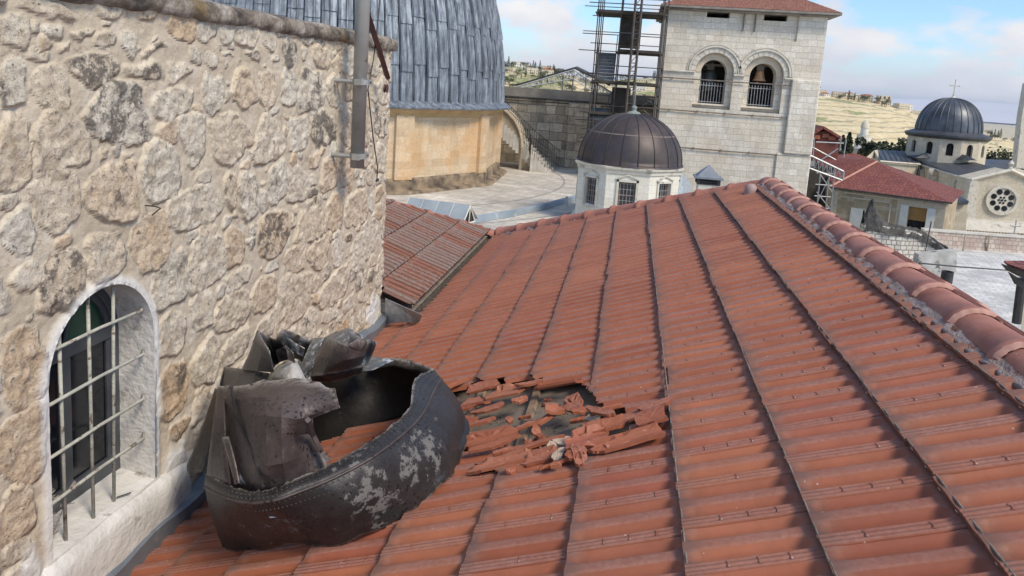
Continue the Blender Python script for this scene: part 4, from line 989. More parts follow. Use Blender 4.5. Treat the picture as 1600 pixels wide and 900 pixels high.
p2 = Xp(603, 138, -1.86); b = MB(); b.lathe((0, 0, 0), [(.0, -.012), (.034, -.012), (.024, 0), (.034, .012), (0, .012)], 18); b.v = [(p2[0] + z * .9, p2[1] + x, p2[2] + y) for x, y, z in b.v]
b.build('pulley', M['rust_beam'], bm, smooth=False)
b = MB(); r0 = Xp(604, 60, -1.87); 
b.tube([Xp(594, 0, -1.88), Xp(584, 90, -1.88), Xp(575, 140, -1.88), Xp(583, 215, -1.88), Xp(590, 262, -1.88), Xp(589, 280, -1.88)], .0045, 6)
p = Xp(589, 280, -1.88); b.tube([p, p + np.array([0, .02, -.015]), p + np.array([0, .03, .0])], .007, 6); b.tube([p, p + np.array([0, -.02, -.015])], .007, 6)
o = b.build('cord', M['iron']); tag(o, 'thin dark cord with a hook hanging down beside the grey pole', 'cord')
# ---- dry plant on the sill
M['dry'] = simple('dry_stems', (.16, .13, .11), (.42, .38, .35), 20, .95, 0, 0)
dp = thing('dried_weed', 'grey dried weed with curled twigs behind the lower bars of the arched window', 'plant', (gx - .03, 2.30, WZ0))
rr = random.Random(12)
for i in range(9):
    b = MB(); x, y, z = gx - .045 + rr.uniform(-.02, .02), 2.26 + rr.uniform(-.03, .04), WZ0; pts = [(x, y, z)]; dx, dy = rr.uniform(-.003, .006), rr.uniform(-.008, .016)
    for k in range(rr.randint(6, 10)):
        x += dx + rr.uniform(-.006, .006); y += dy + rr.uniform(-.01, .01); z += rr.uniform(.012, .03); x = min(x, gx - .015); pts.append((x, y, z))
        for _ in range(3):
            b.tube([(x, y, z), (x + rr.uniform(-.012, .02), y + rr.uniform(-.03, .03), z + rr.uniform(-.005, .02)), (x + rr.uniform(-.012, .02), y + rr.uniform(-.04, .04), z + rr.uniform(-.02, .02))], .0016, 4)
    b.tube(pts, .0028, 5); b.build('stem', M['dry'], dp)
# ================================================================== LAND, HILLS
RIDX = np.array([-1400, -700, -400, -260, -150, -60, 0, 60, 150, 230, 290, 350, 400, 470, 535, 600, 800, 1400.])
RIDZ = np.array([10, 15, 22, 24, 18, 8, 14, 22, 18, 13, 8, 5, -3, -20, -36, -46, -60, -60.])
def land(x, y):
    x = np.asarray(x, float); y = np.asarray(y, float); sc = np.maximum(y, 1) / 1200.
    rz = np.interp(x / np.maximum(sc, .2), RIDX, RIDZ) + 5 * (fbm(x / 60, y / 60, 71, 4) - .5)
    base = np.where(y < 700, -17 - 48 * sst(150, 560, y), -65)
    up = sst(480, 1180, y) ** .8
    z = base + (rz + 65) * up + 7 * (fbm(x / 90, y / 90, 72, 4) - .5) * sst(150, 400, y)
    t = sst(1220, 4200, y); z = z * (1 - t) + -330 * t
    return z
def radial(name, rads, na, a0, a1, zf, mat, kind='structure'):
    A = np.linspace(a0, a1, na); Rr = np.array(rads); RRR, AA = np.meshgrid(Rr, A, indexing='ij')
    x = RRR * np.sin(AA); y = RRR * np.cos(AA); z = zf(x, y); idx = np.arange(len(Rr) * na).reshape(len(Rr), na)
    q = np.stack([idx[:-1, :-1], idx[:-1, 1:], idx[1:, 1:], idx[1:, :-1]], -1).reshape(-1, 4)
    return npmesh(name, np.stack([x, y, z], -1).reshape(-1, 3), q, mat, None, True, kind=kind)
def ground_mat():
    m, nt, p = newmat('sunlit_dry_hillside')
    n1 = noise(nt, .012, 8, .6); n2 = noise(nt, .06, 9, .8); n3 = noise(nt, .004, 5, .6)
    dry = ramp(nt, n2, [(.3, (.48, .37, .18)), (.55, (.66, .54, .31)), (.75, (.74, .66, .46))])  # dry grass tones, brightened to paint in the hills' sunlight
    grn = ramp(nt, n2, [(.3, (.12, .15, .04)), (.7, (.26, .29, .09))])
    t = N(nt, 'ShaderNodeTexCoord'); s = N(nt, 'ShaderNodeSeparateXYZ'); nt.links.new(t.outputs['Object'], s.inputs[0])
    left = N(nt, 'ShaderNodeMapRange'); left.inputs[1].default_value = 100; left.inputs[2].default_value = -60; nt.links.new(s.outputs[0], left.inputs[0])
    g = mathn(nt, 'GREATER_THAN', mathn(nt, 'ADD', n1, mathn(nt, 'MULTIPLY', left.outputs[0], .12)), .58)
    col = mix(nt, mathn(nt, 'MULTIPLY', g, .85), dry, grn)
    # terrace walls and tomb rows following the contours
    zs = mathn(nt, 'MULTIPLY', s.outputs[2], .22); fr = mathn(nt, 'FRACT', mathn(nt, 'ADD', zs, mathn(nt, 'MULTIPLY', n1, 3)))
    col = mix(nt, mathn(nt, 'MULTIPLY', mathn(nt, 'LESS_THAN', fr, .22), .7), col, (.26, .22, .14))
    v = N(nt, 'ShaderNodeTexVoronoi'); v.inputs['Scale'].default_value = .16; nt.links.new(t.outputs['Object'], v.inputs['Vector'])
    col = mix(nt, mathn(nt, 'MULTIPLY', mathn(nt, 'LESS_THAN', v.outputs['Distance'], .32), .45), col, (.74, .68, .54))
    nt.links.new(col, p.inputs['Base Color']); p.inputs['Roughness'].default_value = 1; return m
M['hill'] = ground_mat()
rads = [0.1, 20, 60] + list(np.linspace(100, 400, 14)) + list(np.linspace(425, 1300, 60)) + list(np.geomspace(1400, 60000, 30))
radial('ground', rads, 260, R_(-75), R_(75), land, M['hill'])
M['far'] = simple('far_range', (.60, .60, .62), (.68, .68, .70), .0004, 1, 0, 0)  # pale colour paints the distant haze onto the range
radial('far_mountains', list(np.linspace(26000, 42000, 14)), 160, R_(-70), R_(75), lambda x, y: -330 + 900 * np.exp(-((np.hypot(x, y) - 36000) / 6000) ** 2) * (.55 + .45 * fbm(x / 5000, y / 5000, 77, 5)), M['far'])

# haze: one box round everything
m = bpy.data.materials.new('haze_air'); m.use_nodes = True; hn = m.node_tree; hn.nodes.clear()
ho = N(hn, 'ShaderNodeOutputMaterial'); hv = N(hn, 'ShaderNodeVolumePrincipled'); hv.inputs['Color'].default_value = (.80, .87, 1, 1); hv.inputs['Density'].default_value = 2.2e-5; hv.inputs['Anisotropy'].default_value = .2
hn.links.new(hv.outputs[0], ho.inputs['Volume'])
HAZE = True
if HAZE:
    b = MB(); b.bx((-62000, -200, -420), (62000, 62000, 640)); hz = b.build('haze', m, None); tag(hz, 'thin pale blue haze over the far hills', 'haze', kind='stuff')

# ---- trees
def leafmat(name, c1, c2):
    m, nt, p = newmat(name); n = noise(nt, .8, 4, .6); a = attr(nt, 'tint')
    col = mix(nt, a, c1, c2); col = mix(nt, .6, col, ramp(nt, n, [(.3, (.6, .6, .6)), (.7, (1.3, 1.3, 1.2))]), 'MULTIPLY')
    nt.links.new(col, p.inputs['Base Color']); p.inputs['Roughness'].default_value = .8; return m
M['leaf_dark'] = leafmat('dark_foliage', (.022, .032, .014), (.05, .062, .028)); M['leaf_olive'] = leafmat('olive_foliage', (.05, .06, .03), (.11, .12, .06))
M['bark'] = simple('bark', (.06, .045, .03), (.13, .10, .07), 2, .95)
def crown_mesh(h, wd, kind, seed, n):
    r = np.random.RandomState(seed); V = []; Fc = []; T = []
    cl = r.rand(14, 3)
    for i in range(n):
        if kind == 'cypress':
            t = r.rand(); z = h * (.08 + .92 * t); rad = wd * .5 * (1 - t ** 2.2) * (.55 + .45 * r.rand()); a = r.rand() * 6.283; c = np.array([rad * math.cos(a), rad * math.sin(a), z]); s = h * .035
        else:
            k = r.randint(14); cc_ = np.array([(cl[k, 0] - .5) * wd * .75, (cl[k, 1] - .5) * wd * .75, h * (.48 + .34 * cl[k, 2])])
            d = r.randn(3); d /= np.linalg.norm(d); c = cc_ + d * wd * .22 * (r.rand() ** .4) * np.array([1, 1, .8]); s = h * .045
        u = r.randn(3); u /= np.linalg.norm(u); v = np.cross(u, r.randn(3)); v /= np.linalg.norm(v)
        b_ = len(V); V += [c + (u + v) * s * .6, c + (u - v) * s * .6, c - (u + v) * s * .6, c + (v - u) * s * .6]; Fc.append([b_, b_ + 1, b_ + 2, b_ + 3]); T += [r.rand()] * 4
    return np.array(V), np.array(Fc), np.array(T)
def tree(name, label, x, y, h, wd, kind, seed, mat, n=500, group=None, z=None):
    z = float(land(x, y)) - .3 if z is None else z
    t = thing(name, label, 'tree', (x, y, z), group)
    V, Fc, T = crown_mesh(h, wd, kind, seed, n); V = V + np.array([x, y, z])
    npmesh('crown', V, Fc, mat, t, False, {'tint': T})
    b = MB(); b.tube([(x, y, z), (x + .02 * h, y, z + h * .35), (x, y + .02 * h, z + h * .7)], [h * .035, h * .025, h * .01], 6); b.build('trunk', M['bark'], t)
    return t
def copy_tree(o, loc, sc=1.0, rz=0, label=None, group=None):
    c = o.copy(); COL.objects.link(c); c.location = [float(v) for v in loc]; c.scale = (sc, sc, sc); c.rotation_euler = (0, 0, rz)
    if label: c['label'] = label
    if group: c['group'] = group
    for ch in list(o.children):
        d = ch.copy(); COL.objects.link(d); d.parent = c
    return c
def place_px(px, D): # ground point on the ray column px at distance D
    p = Yp(px, 150, D); return float(p[0]), D
GT = 'trees dotted over the distant hillside'
protos = []
x, y = place_px(785, 1060)
protos.append(tree('hill_tree', 'dark tree dotted on the distant sunlit hillside', x, y, 13, 14, 'round', 1, M['leaf_olive'], 260, GT))
x, y = place_px(800, 1120); protos.append(tree('hill_tree', 'dark tree dotted on the distant sunlit hillside', x, y, 10, 12, 'round', 2, M['leaf_dark'], 260, GT))
x, y = place_px(830, 1150); protos.append(tree('hill_cypress', 'tall thin cypress on the crest of the distant hill', x, y, 15, 5, 'cypress', 3, M['leaf_dark'], 220, 'cypresses on the distant crest'))
rr = random.Random(31)
def land1(x, y): return float(land(np.array(x), np.array(y)))
for i in range(210):
    z_ = rr.random()
    if z_ < .55: px, D = rr.uniform(772, 930), rr.uniform(850, 1195)
    elif z_ < .70: px, D = rr.uniform(930, 1045), rr.uniform(420, 1190)
    elif z_ < .80: px, D = rr.uniform(1285, 1420), rr.uniform(1120, 1195)
    elif z_ < .88: px, D = rr.uniform(1500, 1600), rr.uniform(1080, 1200)
    else: px, D = rr.uniform(1290, 1440), rr.uniform(430, 560)
    x, y = place_px(px, D); p = protos[rr.choice([0, 0, 1, 1, 2])] if D > 900 else protos[rr.choice([0, 1])]
    copy_tree(p, (x, y, land1(x, y) - .5), rr.uniform(.5, 1.05), rr.uniform(0, 6))
# ---- hill houses
M['hh'] = [simple('pale_house_stone', (.50, .44, .33), (.62, .56, .44), .3, .9, 0, 0), simple('white_house_wall', (.60, .57, .50), (.72, .69, .62), .3, .9, 0, 0), simple('cream_house_wall', (.56, .47, .34), (.66, .57, .42), .3, .9, 0, 0)]
M['hroof'] = simple('red_house_roof', (.26, .10, .06), (.36, .15, .09), 1, .9, 0, 0)
def hill_house(x, y, w_, d_, h_, rz, mi, red, seed):
    z = land1(x, y) - 1; t = thing('hill_house', 'small pale house with dark windows on the distant hillside' if not red else 'small pale house with red roof on the distant hillside', 'house', (x, y, z), 'pale houses on the distant hillside' if not red else 'red roofed houses on the distant hillside')
    b = MB(); b.box((x, y, z + h_ / 2), (w_, d_, h_), rz); o = b.build('wall', M['hh'][mi], t)
    b = MB(); ca, sa = math.cos(rz), math.sin(rz); n = max(2, int(w_ / 3)); fl = max(1, int(h_ / 3.4))
    for f in range(fl):
        for i in range(n):
            u = -w_ / 2 + (i + .5) * w_ / n; v = -d_ / 2 - .05; b.box((x + u * ca - v * sa, y + u * sa + v * ca, z + 2.2 + f * 3.2), (.95, .3, 1.4), rz)
    b.build('window', M['dark'], t)
    b = MB()
    if red:
        V = [(-w_ / 2 - .4, -d_ / 2 - .4, 0), (w_ / 2 + .4, -d_ / 2 - .4, 0), (w_ / 2 + .4, d_ / 2 + .4, 0), (-w_ / 2 - .4, d_ / 2 + .4, 0), (-w_ / 4, 0, 2.4), (w_ / 4, 0, 2.4)]
        b.mesh([(x + a * ca - c * sa, y + a * sa + c * ca, z + h_ + e) for a, c, e in V], [(0, 1, 5, 4), (1, 2, 5), (2, 3, 4, 5), (3, 0, 4), (3, 2, 1, 0)]); b.build('roof', M['hroof'], t)
    else:
        b.box((x, y, z + h_ + .25), (w_ + .5, d_ + .5, .5), rz); b.build('parapet', M['hh'][(mi + 1) % 3], t)
rr = random.Random(77)
for i in range(62):
    z_ = rr.random()
    if z_ < .22: px, D, = rr.uniform(775, 915), rr.uniform(1000, 1190)
    elif z_ < .72: px, D = rr.uniform(925, 1050), rr.uniform(420, 1150)
    else: px, D = rr.uniform(1272, 1440), rr.uniform(1150, 1195)
    if rr.random() < .12: px, D = rr.uniform(1285, 1345), rr.uniform(320, 430)
    x, y = place_px(px, D); w_ = rr.uniform(8, 20)
    hill_house(x, y, w_, rr.uniform(8, 12), rr.choice([4, 6.5, 9]), rr.uniform(-.5, .5), rr.randint(0, 2), rr.random() < .18, i)
# long arcaded hotel on the crest
x0, y0 = place_px(1332, 1190); z0 = land1(x0, y0) - 2; t = thing('crest_hotel', 'long low arcaded hotel on the crest of the distant hill', 'hotel', (x0, y0, z0))
b = MB(); b.box((x0, y0, z0 + 5), (46, 14, 10), .1); b.build('wall', M['hh'][1], t)
b = MB()
for i in range(9):
    for f in (2.6, 7.0): b.box((x0 - 20 + i * 5, y0 - 7.4 - 2 + i * .5, z0 + f + .3), (3.4, .6, 3), .1)
b.build('arcade', M['dark'], t)
b = MB(); b.box((x0 + 42, y0 - 8, z0 + 4.5), (18, 10, 12)); t = thing('square_block', 'plain cream square building beside the arcaded hotel on the crest', 'building', (x0 + 42, y0 - 8, z0)); b.build('wall', M['hh'][2], t)
b = MB(); [b.box((x0 + 36 + 6 * i, y0 - 13.2, z0 + 6), (1.6, .6, 7)) for i in range(3)]; b.build('window', M['dark'], t)

# ================================================================== generic wall with arched openings
def wallmap(o, t, n):
    o = np.array(o, float); t = np.array(t, float); n = np.array(n, float)
    return lambda u, z, d=0: o + t * u - n * d + np.array([0, 0, z])
def band(b, mp, u0, u1, z0, z1, ops, depth=.3, na=12, back=None, square=False, d0=0.0):
    """wall sheet from u0..u1, z0..z1 with openings (uc, half width, sill z, spring z); returns nothing, adds reveals"""
    ops = sorted(ops); cur = u0
    for (uc, hw, zb, zs) in ops:
        if uc - hw > cur: b.poly([mp(cur, z0, d0), mp(uc - hw, z0, d0), mp(uc - hw, z1, d0), mp(cur, z1, d0)])
        us = [uc - hw * math.cos(math.pi * i / na) for i in range(na + 1)] if not square else [uc - hw, uc + hw]
        top = [zs + (hw * math.sin(math.pi * i / na) if not square else 0) for i in range(na + 1)] if not square else [zs, zs]
        for i in range(len(us) - 1):
            b.poly([mp(us[i], top[i], d0), mp(us[i + 1], top[i + 1], d0), mp(us[i + 1], z1, d0), mp(us[i], z1, d0)])
            b.poly([mp(us[i], top[i], d0), mp(us[i], top[i], d0 + depth), mp(us[i + 1], top[i + 1], d0 + depth), mp(us[i + 1], top[i + 1], d0)])
        if zb > z0: b.poly([mp(uc - hw, z0, d0), mp(uc + hw, z0, d0), mp(uc + hw, zb, d0), mp(uc - hw, zb, d0)])
        b.poly([mp(uc - hw, zb, d0), mp(uc - hw, zb, d0 + depth), mp(uc - hw, zs, d0 + depth), mp(uc - hw, zs, d0)])
        b.poly([mp(uc + hw, zb, d0), mp(uc + hw, zs, d0), mp(uc + hw, zs, d0 + depth), mp(uc + hw, zb, d0 + depth)])
        b.poly([mp(uc - hw, zb, d0), mp(uc + hw, zb, d0), mp(uc + hw, zb, d0 + depth), mp(uc - hw, zb, d0 + depth)])
        cur = uc + hw
    if u1 > cur: b.poly([mp(cur, z0, d0), mp(u1, z0, d0), mp(u1, z1, d0), mp(cur, z1, d0)])
def arch_ring(b, mp, uc, r0, r1, zs, d0, d1, a0=0, a1=math.pi, na=18):
    """ring between radii r0..r1 standing from depth d0 (outer face) back to d1"""
    A = [a0 + (a1 - a0) * i / na for i in range(na + 1)]
    P = lambda r, a, d: mp(uc - r * math.cos(a), zs + r * math.sin(a), d)
    for i in range(na):
        a, c = A[i], A[i + 1]
        b.poly([P(r0, a, d0), P(r0, c, d0), P(r1, c, d0), P(r1, a, d0)]); b.poly([P(r1, a, d0), P(r1, c, d0), P(r1, c, d1), P(r1, a, d1)]); b.poly([P(r0, a, d1), P(r0, c, d1), P(r0, c, d0), P(r0, a, d0)])

# ================================================================== BELL TOWER
TY = 42.0; TX0, TX1 = 1.46, 9.80
tw = thing('bell_tower', 'square pale stone bell tower with two arched belfry openings under a red hipped roof', 'tower', ((TX0 + TX1) / 2, TY + 4, -15))
mp = wallmap((0, TY, 0), (1, 0, 0), (0, -1, 0))
def tu(px, py): p = Yp(px, py, TY); return float(p[0]), float(p[2])
c1, s1z = tu(1111, 163); c2, s2z = tu(1188, 168)
ztopw = 4.45
hw = .70; spz = tu(1111, 113)[1]; spz2 = tu(1188, 119)[1]
b = MB()
zmid = tu(1150, 60)[1]; zlow = -.95
band(b, mp, TX0, TX1, -15, zlow, [], .3)
ORD = 1.02
band(b, mp, TX0 + 1.15, TX1 - 1.45, zlow, zmid, [(c1, ORD, zlow + .12, spz + .05), (c2, ORD, zlow + .1, spz2 + .05)], .32, 18)
# second order, set back
for c, sz, sp in ((c1, s1z, spz), (c2, s2z, spz2)):
    band(b, mp, c - ORD - .05, c + ORD + .05, zlow, zmid, [(c, hw, sz + .02, sp)], .9, 18, d0=.30)
# side strips
band(b, mp, TX0, TX0 + 1.15, zlow, ztopw, []); band(b, mp, TX1 - 1.45, TX1, zlow, ztopw, [])
# upper band, slightly recessed, with two dark slots
w1 = [tu(1123, 21), tu(1213, 26)]
band(b, mp, TX0 + 1.15, TX1 - 1.45, zmid, ztopw, [(w1[0][0], .60, w1[0][1] - .22, w1[0][1] + .22), (w1[1][0], .60, w1[1][1] - .22, w1[1][1] + .22)], .5, square=True, d0=.12)
for u in (TX0 + 1.15, TX1 - 1.45): b.poly([mp(u, zmid, 0), mp(u, ztopw, 0), mp(u, ztopw, .12), mp(u, zmid, .12)])
b.poly([mp(TX0 + 1.15, zmid, 0), mp(TX1 - 1.45, zmid, 0), mp(TX1 - 1.45, zmid, .12), mp(TX0 + 1.15, zmid, .12)])
D_ = 8.4
sm = wallmap((TX0, TY, 0), (0, 1, 0), (-1, 0, 0)); band(b, sm, 0, D_, -15, ztopw, [(4.2, .9, s1z, spz)], .6)
sm2 = wallmap((TX1, TY, 0), (0, 1, 0), (1, 0, 0)); band(b, sm2, 0, D_, -15, ztopw, [(4.2, .9, s1z, spz)], .6)
bk = wallmap((0, TY + D_, 0), (1, 0, 0), (0, 1, 0)); band(b, bk, TX0, TX1, -15, ztopw, [(c1 - .9, .9, s1z, spz), (c2, .8, s1z + 1.2, spz)], .6)
b.poly([(TX0, TY, s1z - .05), (TX1, TY, s1z - .05), (TX1, TY + D_, s1z - .05), (TX0, TY + D_, s1z - .05)])
b.build('wall', M['ashlar_tower'], tw)
# inner dark lining of the belfry: floor and vault are real stone; ceiling
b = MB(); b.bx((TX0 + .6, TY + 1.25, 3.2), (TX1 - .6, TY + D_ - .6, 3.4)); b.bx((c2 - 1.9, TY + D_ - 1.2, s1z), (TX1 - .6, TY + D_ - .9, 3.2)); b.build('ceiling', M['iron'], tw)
M['trim_w'] = M['trim']
b = MB()
for c, sp in ((c1, spz), (c2, spz2)):
    arch_ring(b, mp, c, 1.30, 1.40, sp + .05, -.10, 0); arch_ring(b, mp, c, 1.44, 1.50, sp + .05, -.05, 0)
    for i in range(11):  # voussoir joints
        a = math.pi * (i + .5) / 11
b.build('hood_mould', M['trim'], tw)
def vous(c, r0, r1, sp, n, d0, d1):
    for i in range(n):
        b = MB(); arch_ring(b, mp, c, r0 + .004, r1, sp, d0, d1, math.pi * i / n + .012, math.pi * (i + 1) / n - .012, 3); yield b
for c, sp in ((c1, spz), (c2, spz2)):
    for b in vous(c, 1.02, 1.27, sp + .05, 13, -.03, .0): b.build('arch_stone', M['trim'], tw)
M['warm'] = simple('warm_arch_stone', (.50, .42, .31), (.60, .52, .41), 2, .9)
for c, sp in ((c1, spz), (c2, spz2)):
    b = MB(); arch_ring(b, mp, c, .70, .98, sp, .26, .30); b.build('inner_arch', M['warm'], tw)
for (xa, xb, zz) in ((TX0, c1 - 1.05, spz + .02), (c1 + 1.03, c2 - 1.03, spz - .02), (c2 + 1.05, TX1, spz2)):
    b = MB(); b.bx((xa - .0, TY - .12, zz - .10), (xb, TY + .02, zz)); b.bx((xa + .0, TY - .07, zz - .16), (xb, TY + .02, zz - .1)); b.build('string_course', M['trim'], tw, bevel=.02)
# thin pipes and cables strung across the face
M['cable'] = simple('rusty_cable', (.10, .085, .07), (.24, .2, .17), 3, .8, 0, .1)
for (a, c) in (((1030, 117), (1290, 140)), ((1025, 167), (1280, 190)), ((1056, 229), (1266, 246))):
    u0, z0_ = tu(*a); u1, z1_ = tu(*c); zz = (z0_ + z1_) / 2
    b = MB(); b.tube([(TX0 - .1, TY - .09, zz + .0), ((TX0 + TX1) / 2, TY - .10, zz - .02), (TX1 + .05, TY - .09, zz)], .035, 6)
    for i in range(6): b.box((TX0 + .6 + i * 1.5, TY - .05, zz), (.06, .12, .1))
    b.build('cable', M['cable'], tw)
# vertical crack / pipe line, buttress fold on the right
b = MB(); b.bx((TX1 - 1.47, TY - .22, -2.95), (TX1 + .0, TY + .02, 1.05)); b.bx((TX1 - 1.8, TY - .12, -15), (TX1 + .02, TY + .02, -2.95)); b.build('pilaster', M['ashlar_tower'], tw, bevel=.05)
# eave and roof
M['tower_tile'] = ashlar('small_clay_tiles', (.24, .095, .06), (.36, .16, .105), (.12, .055, .04), .22, .16, .02, (.16, .10, .08), .3, .8, streak=False)
M['eave'] = simple('grey_stone_eave', (.16, .14, .12), (.30, .27, .23), 2, .9)
ex0, ex1, ey0, ey1 = TX0 - .40, TX1 + .55, TY - .55, TY + D_ + .5
b = MB(); b.bx((ex0, ey0, ztopw), (ex1, ey1, ztopw + .13)); b.bx((ex0 + .2, ey0 + .2, ztopw - .09), (ex1 - .2, ey1 - .2, ztopw)); b.build('eave', M['eave'], tw, bevel=.02)
b = MB(); zr = ztopw + .14; ax, ay, az = (ex0 + ex1) / 2, (ey0 + ey1) / 2, zr + 2.3
for p_, q_ in (((ex0, ey0), (ex1, ey0)), ((ex1, ey0), (ex1, ey1)), ((ex1, ey1), (ex0, ey1)), ((ex0, ey1), (ex0, ey0))):
    b.poly([(p_[0], p_[1], zr), (q_[0], q_[1], zr), (ax, ay, az)])
b.build('roof', M['tower_tile'], tw)
for q_ in (1164, 1182): b = MB(); b.bx((tu(q_, 20)[0] - .02, TY + .0, zmid + .4), (tu(q_, 20)[0] + .03, TY + .13, ztopw)); b.build('drain_pipe', M['cable'], tw)
# railings
for c, sz in ((c1, s1z), (c2, s2z)):
    rail = MB(); rail.tube([mp(c - hw, sz + .12, .55), mp(c - hw, sz + 1.02, .55), mp(c + hw, sz + 1.02, .55), mp(c + hw, sz + .12, .55), mp(c - hw + .03, sz + .12, .55)], .022, 6)
    ro = rail.build('railing', M['steel_tube'], tw)
    for i in range(9):
        u = c - hw + (i + .5) * 2 * hw / 9; b = MB(); b.tube([mp(u, sz + .02, .55), mp(u, sz + 1.10, .55)], .017, 6); b.tube([mp(u, sz + 1.10, .55), mp(u, sz + 1.2, .55)], [.03, .004], 6); b.build('rail_bar', M['steel_tube'], ro)
# bells
def bell(name, label, c, r, h, mat, yoke=True):
    t = thing(name, label, 'bell', c, None)
    b = MB(); b.lathe(c, [(0, h), (r * .42, h), (r * .55, h * .93), (r * .60, h * .75), (r * .66, h * .45), (r * .80, h * .18), (r, 0), (r * .96, -.03), (r * .75, .12), (0, h * .8)], 28); b.build('body', mat, t, smooth=True)
    b = MB(); b.tube([(c[0], c[1], c[2] + h * .5), (c[0], c[1], c[2] - .05)], [.03, .07], 8); b.build('clapper', M['iron'], t)
    b = MB(); b.bx((c[0] - .2, c[1] - .09, c[2] + h), (c[0] + .2, c[1] + .09, c[2] + h + .28)); b.bx((c[0] - r * 1.1, c[1] - .07, c[2] + h + .22), (c[0] + r * 1.1, c[1] + .07, c[2] + h + .36)); b.build('yoke', M['bellwood'], t, bevel=.02)
M['bellwood'] = simple('grey_headstock', (.12, .11, .09), (.22, .2, .17), 6, .8); M['bronze_dark'] = simple('dark_bronze', (.035, .038, .036), (.07, .075, .07), 3, .5, .4, .1); M['bronze'] = simple('warm_bronze', (.42, .22, .11), (.55, .33, .18), 4, .5, .4, .1)
p = tu(1112, 146); bell('bell', 'large dark bell filling the first arch of the tower, the one nearer the scaffolding', (p[0] - .05, TY + 1.55, p[1] + .15), .62, 1.15, M['bronze_dark'])
p = tu(1191, 127); bell('bell', 'small bronze coloured bell hanging in the middle of the second arch of the tower', (p[0] + .0, TY + 1.05, p[1] + .05), .36, .55, M['bronze'])
p = tu(1176, 121); bell('bell', 'small bronze bell half hidden by the jamb of the second arch', (p[0] - .15, TY + 2.2, p[1]), .33, .55, M['bronze'])

# ================================================================== SCAFFOLD TOWER beside the bell tower
sc = thing('scaffold_tower', 'tall dark scaffold of tubes, platforms and steep stair flights against the bell tower', 'scaffold', (-.9, 41, -5))
SY0, SY1 = 40.1, 42.0
def su(px, py, y): p = Yp(px, py, y); return float(p[0]), float(p[2])
xs = [su(931, 60, SY0)[0], su(968, 60, SY0)[0], su(998, 60, SY0)[0], su(1034, 60, SY0)[0]]
zb_ = -5; zt = 6.0
def stube(name, a, c, r=.035, mat='scaf_dark'):
    b = MB(); b.tube([a, c], r, 6); return b.build(name, M[mat], sc)
rr = random.Random(5)
for i, x in enumerate(xs):
    for y in (SY0, SY1):
        stube('standard', (x + rr.uniform(-.03, .03), y, zb_), (x + rr.uniform(-.03, .03), y, zt if not (i == 0 and y > 41) else zt - .6), .036)
        if i in (0, 3) : stube('standard', (x + .2, y, zb_ + rr.uniform(0, 1)), (x + .22, y, zt), .033)
# the heavy latticed mast
mx0 = su(993, 60, SY0 - .3)[0]
for dx in (-.16, .16):
    for dy in (-.16, .16): stube('mast_tube', (mx0 + dx, SY0 - .45 + dy, zb_), (mx0 + dx, SY0 - .45 + dy, zt + .6), .075)
b = MB(); z = zb_; k = 0
while z < zt:
    b.box((mx0 + rr.uniform(-.03, .03), SY0 - .62, z), (.38, .04, .05)); b.tube([(mx0 - .16, SY0 - .61, z), (mx0 + .16, SY0 - .61, z + .42)], .018, 5); z += .42
b.build('mast_lattice', M['scaf_dark'], sc)
levels = [su(970, 21, SY0)[1], su(965, 81, SY0)[1], su(960, 131, SY0)[1], su(955, 180, SY0)[1], su(955, 222, SY0)[1]]
for lz in levels:
    for dz in (0, .5, 1.0):
        for y in (SY0, SY1):
            if rr.random() < .88: stube('ledger', (xs[0] - rr.uniform(.1, .9), y, lz + dz), (xs[3] + rr.uniform(.05, .3), y, lz + dz - .0), .028, rr.choice(['scaf_dark', 'scaf_grey', 'scaf_dark']))
    for x in xs: stube('transom', (x, SY0 - .25, lz - .06), (x, SY1 + .2, lz - .06), .028)
# platforms (which bays are boarded at which level)
plat = [(0, [(0, 2), (2, 3)]), (1, [(1, 2), (2, 3)]), (2, [(0, 2), (2, 3)]), (3, [(0, 1)]), (4, [(0, 1)])]
for li, bays in plat:
    for (a, c) in bays:
        b = MB(); y = SY0 - .05
        while y < SY1 + .3:
            b.box(((xs[a] + xs[c]) / 2, y + .12, levels[li] + rr.uniform(-.01, .01)), (xs[c] - xs[a] + .25, .21, .05)); y += .23
        b.box(((xs[a] + xs[c]) / 2, SY0 - .1, levels[li] + .08), (xs[c] - xs[a] + .1, .03, .14)); b.build('platform', M['plank'], sc)
# dark boarded panels
for (pa, pb) in (((970, 26), (999, 77)), ((957, 136), (982, 178))):
    u0, z0_ = su(pa[0], pa[1], SY0 + .9); u1, z1_ = su(pb[0], pb[1], SY0 + .9)
    b = MB(); 
    for i in range(5):
        uu = u0 + (u1 - u0) * (i + .5) / 5; b.box((uu, SY0 + .9, (z0_ + z1_) / 2), (abs(u1 - u0) / 5 + .02, .05 + .01 * (i % 2), abs(z1_ - z0_)))
    for k in (.2, .5, .8): b.box(((u0 + u1) / 2, SY0 + .85, z0_ + (z1_ - z0_) * k), (abs(u1 - u0), .04, .08))
    b.build('boarded_panel', M['plank'], sc)
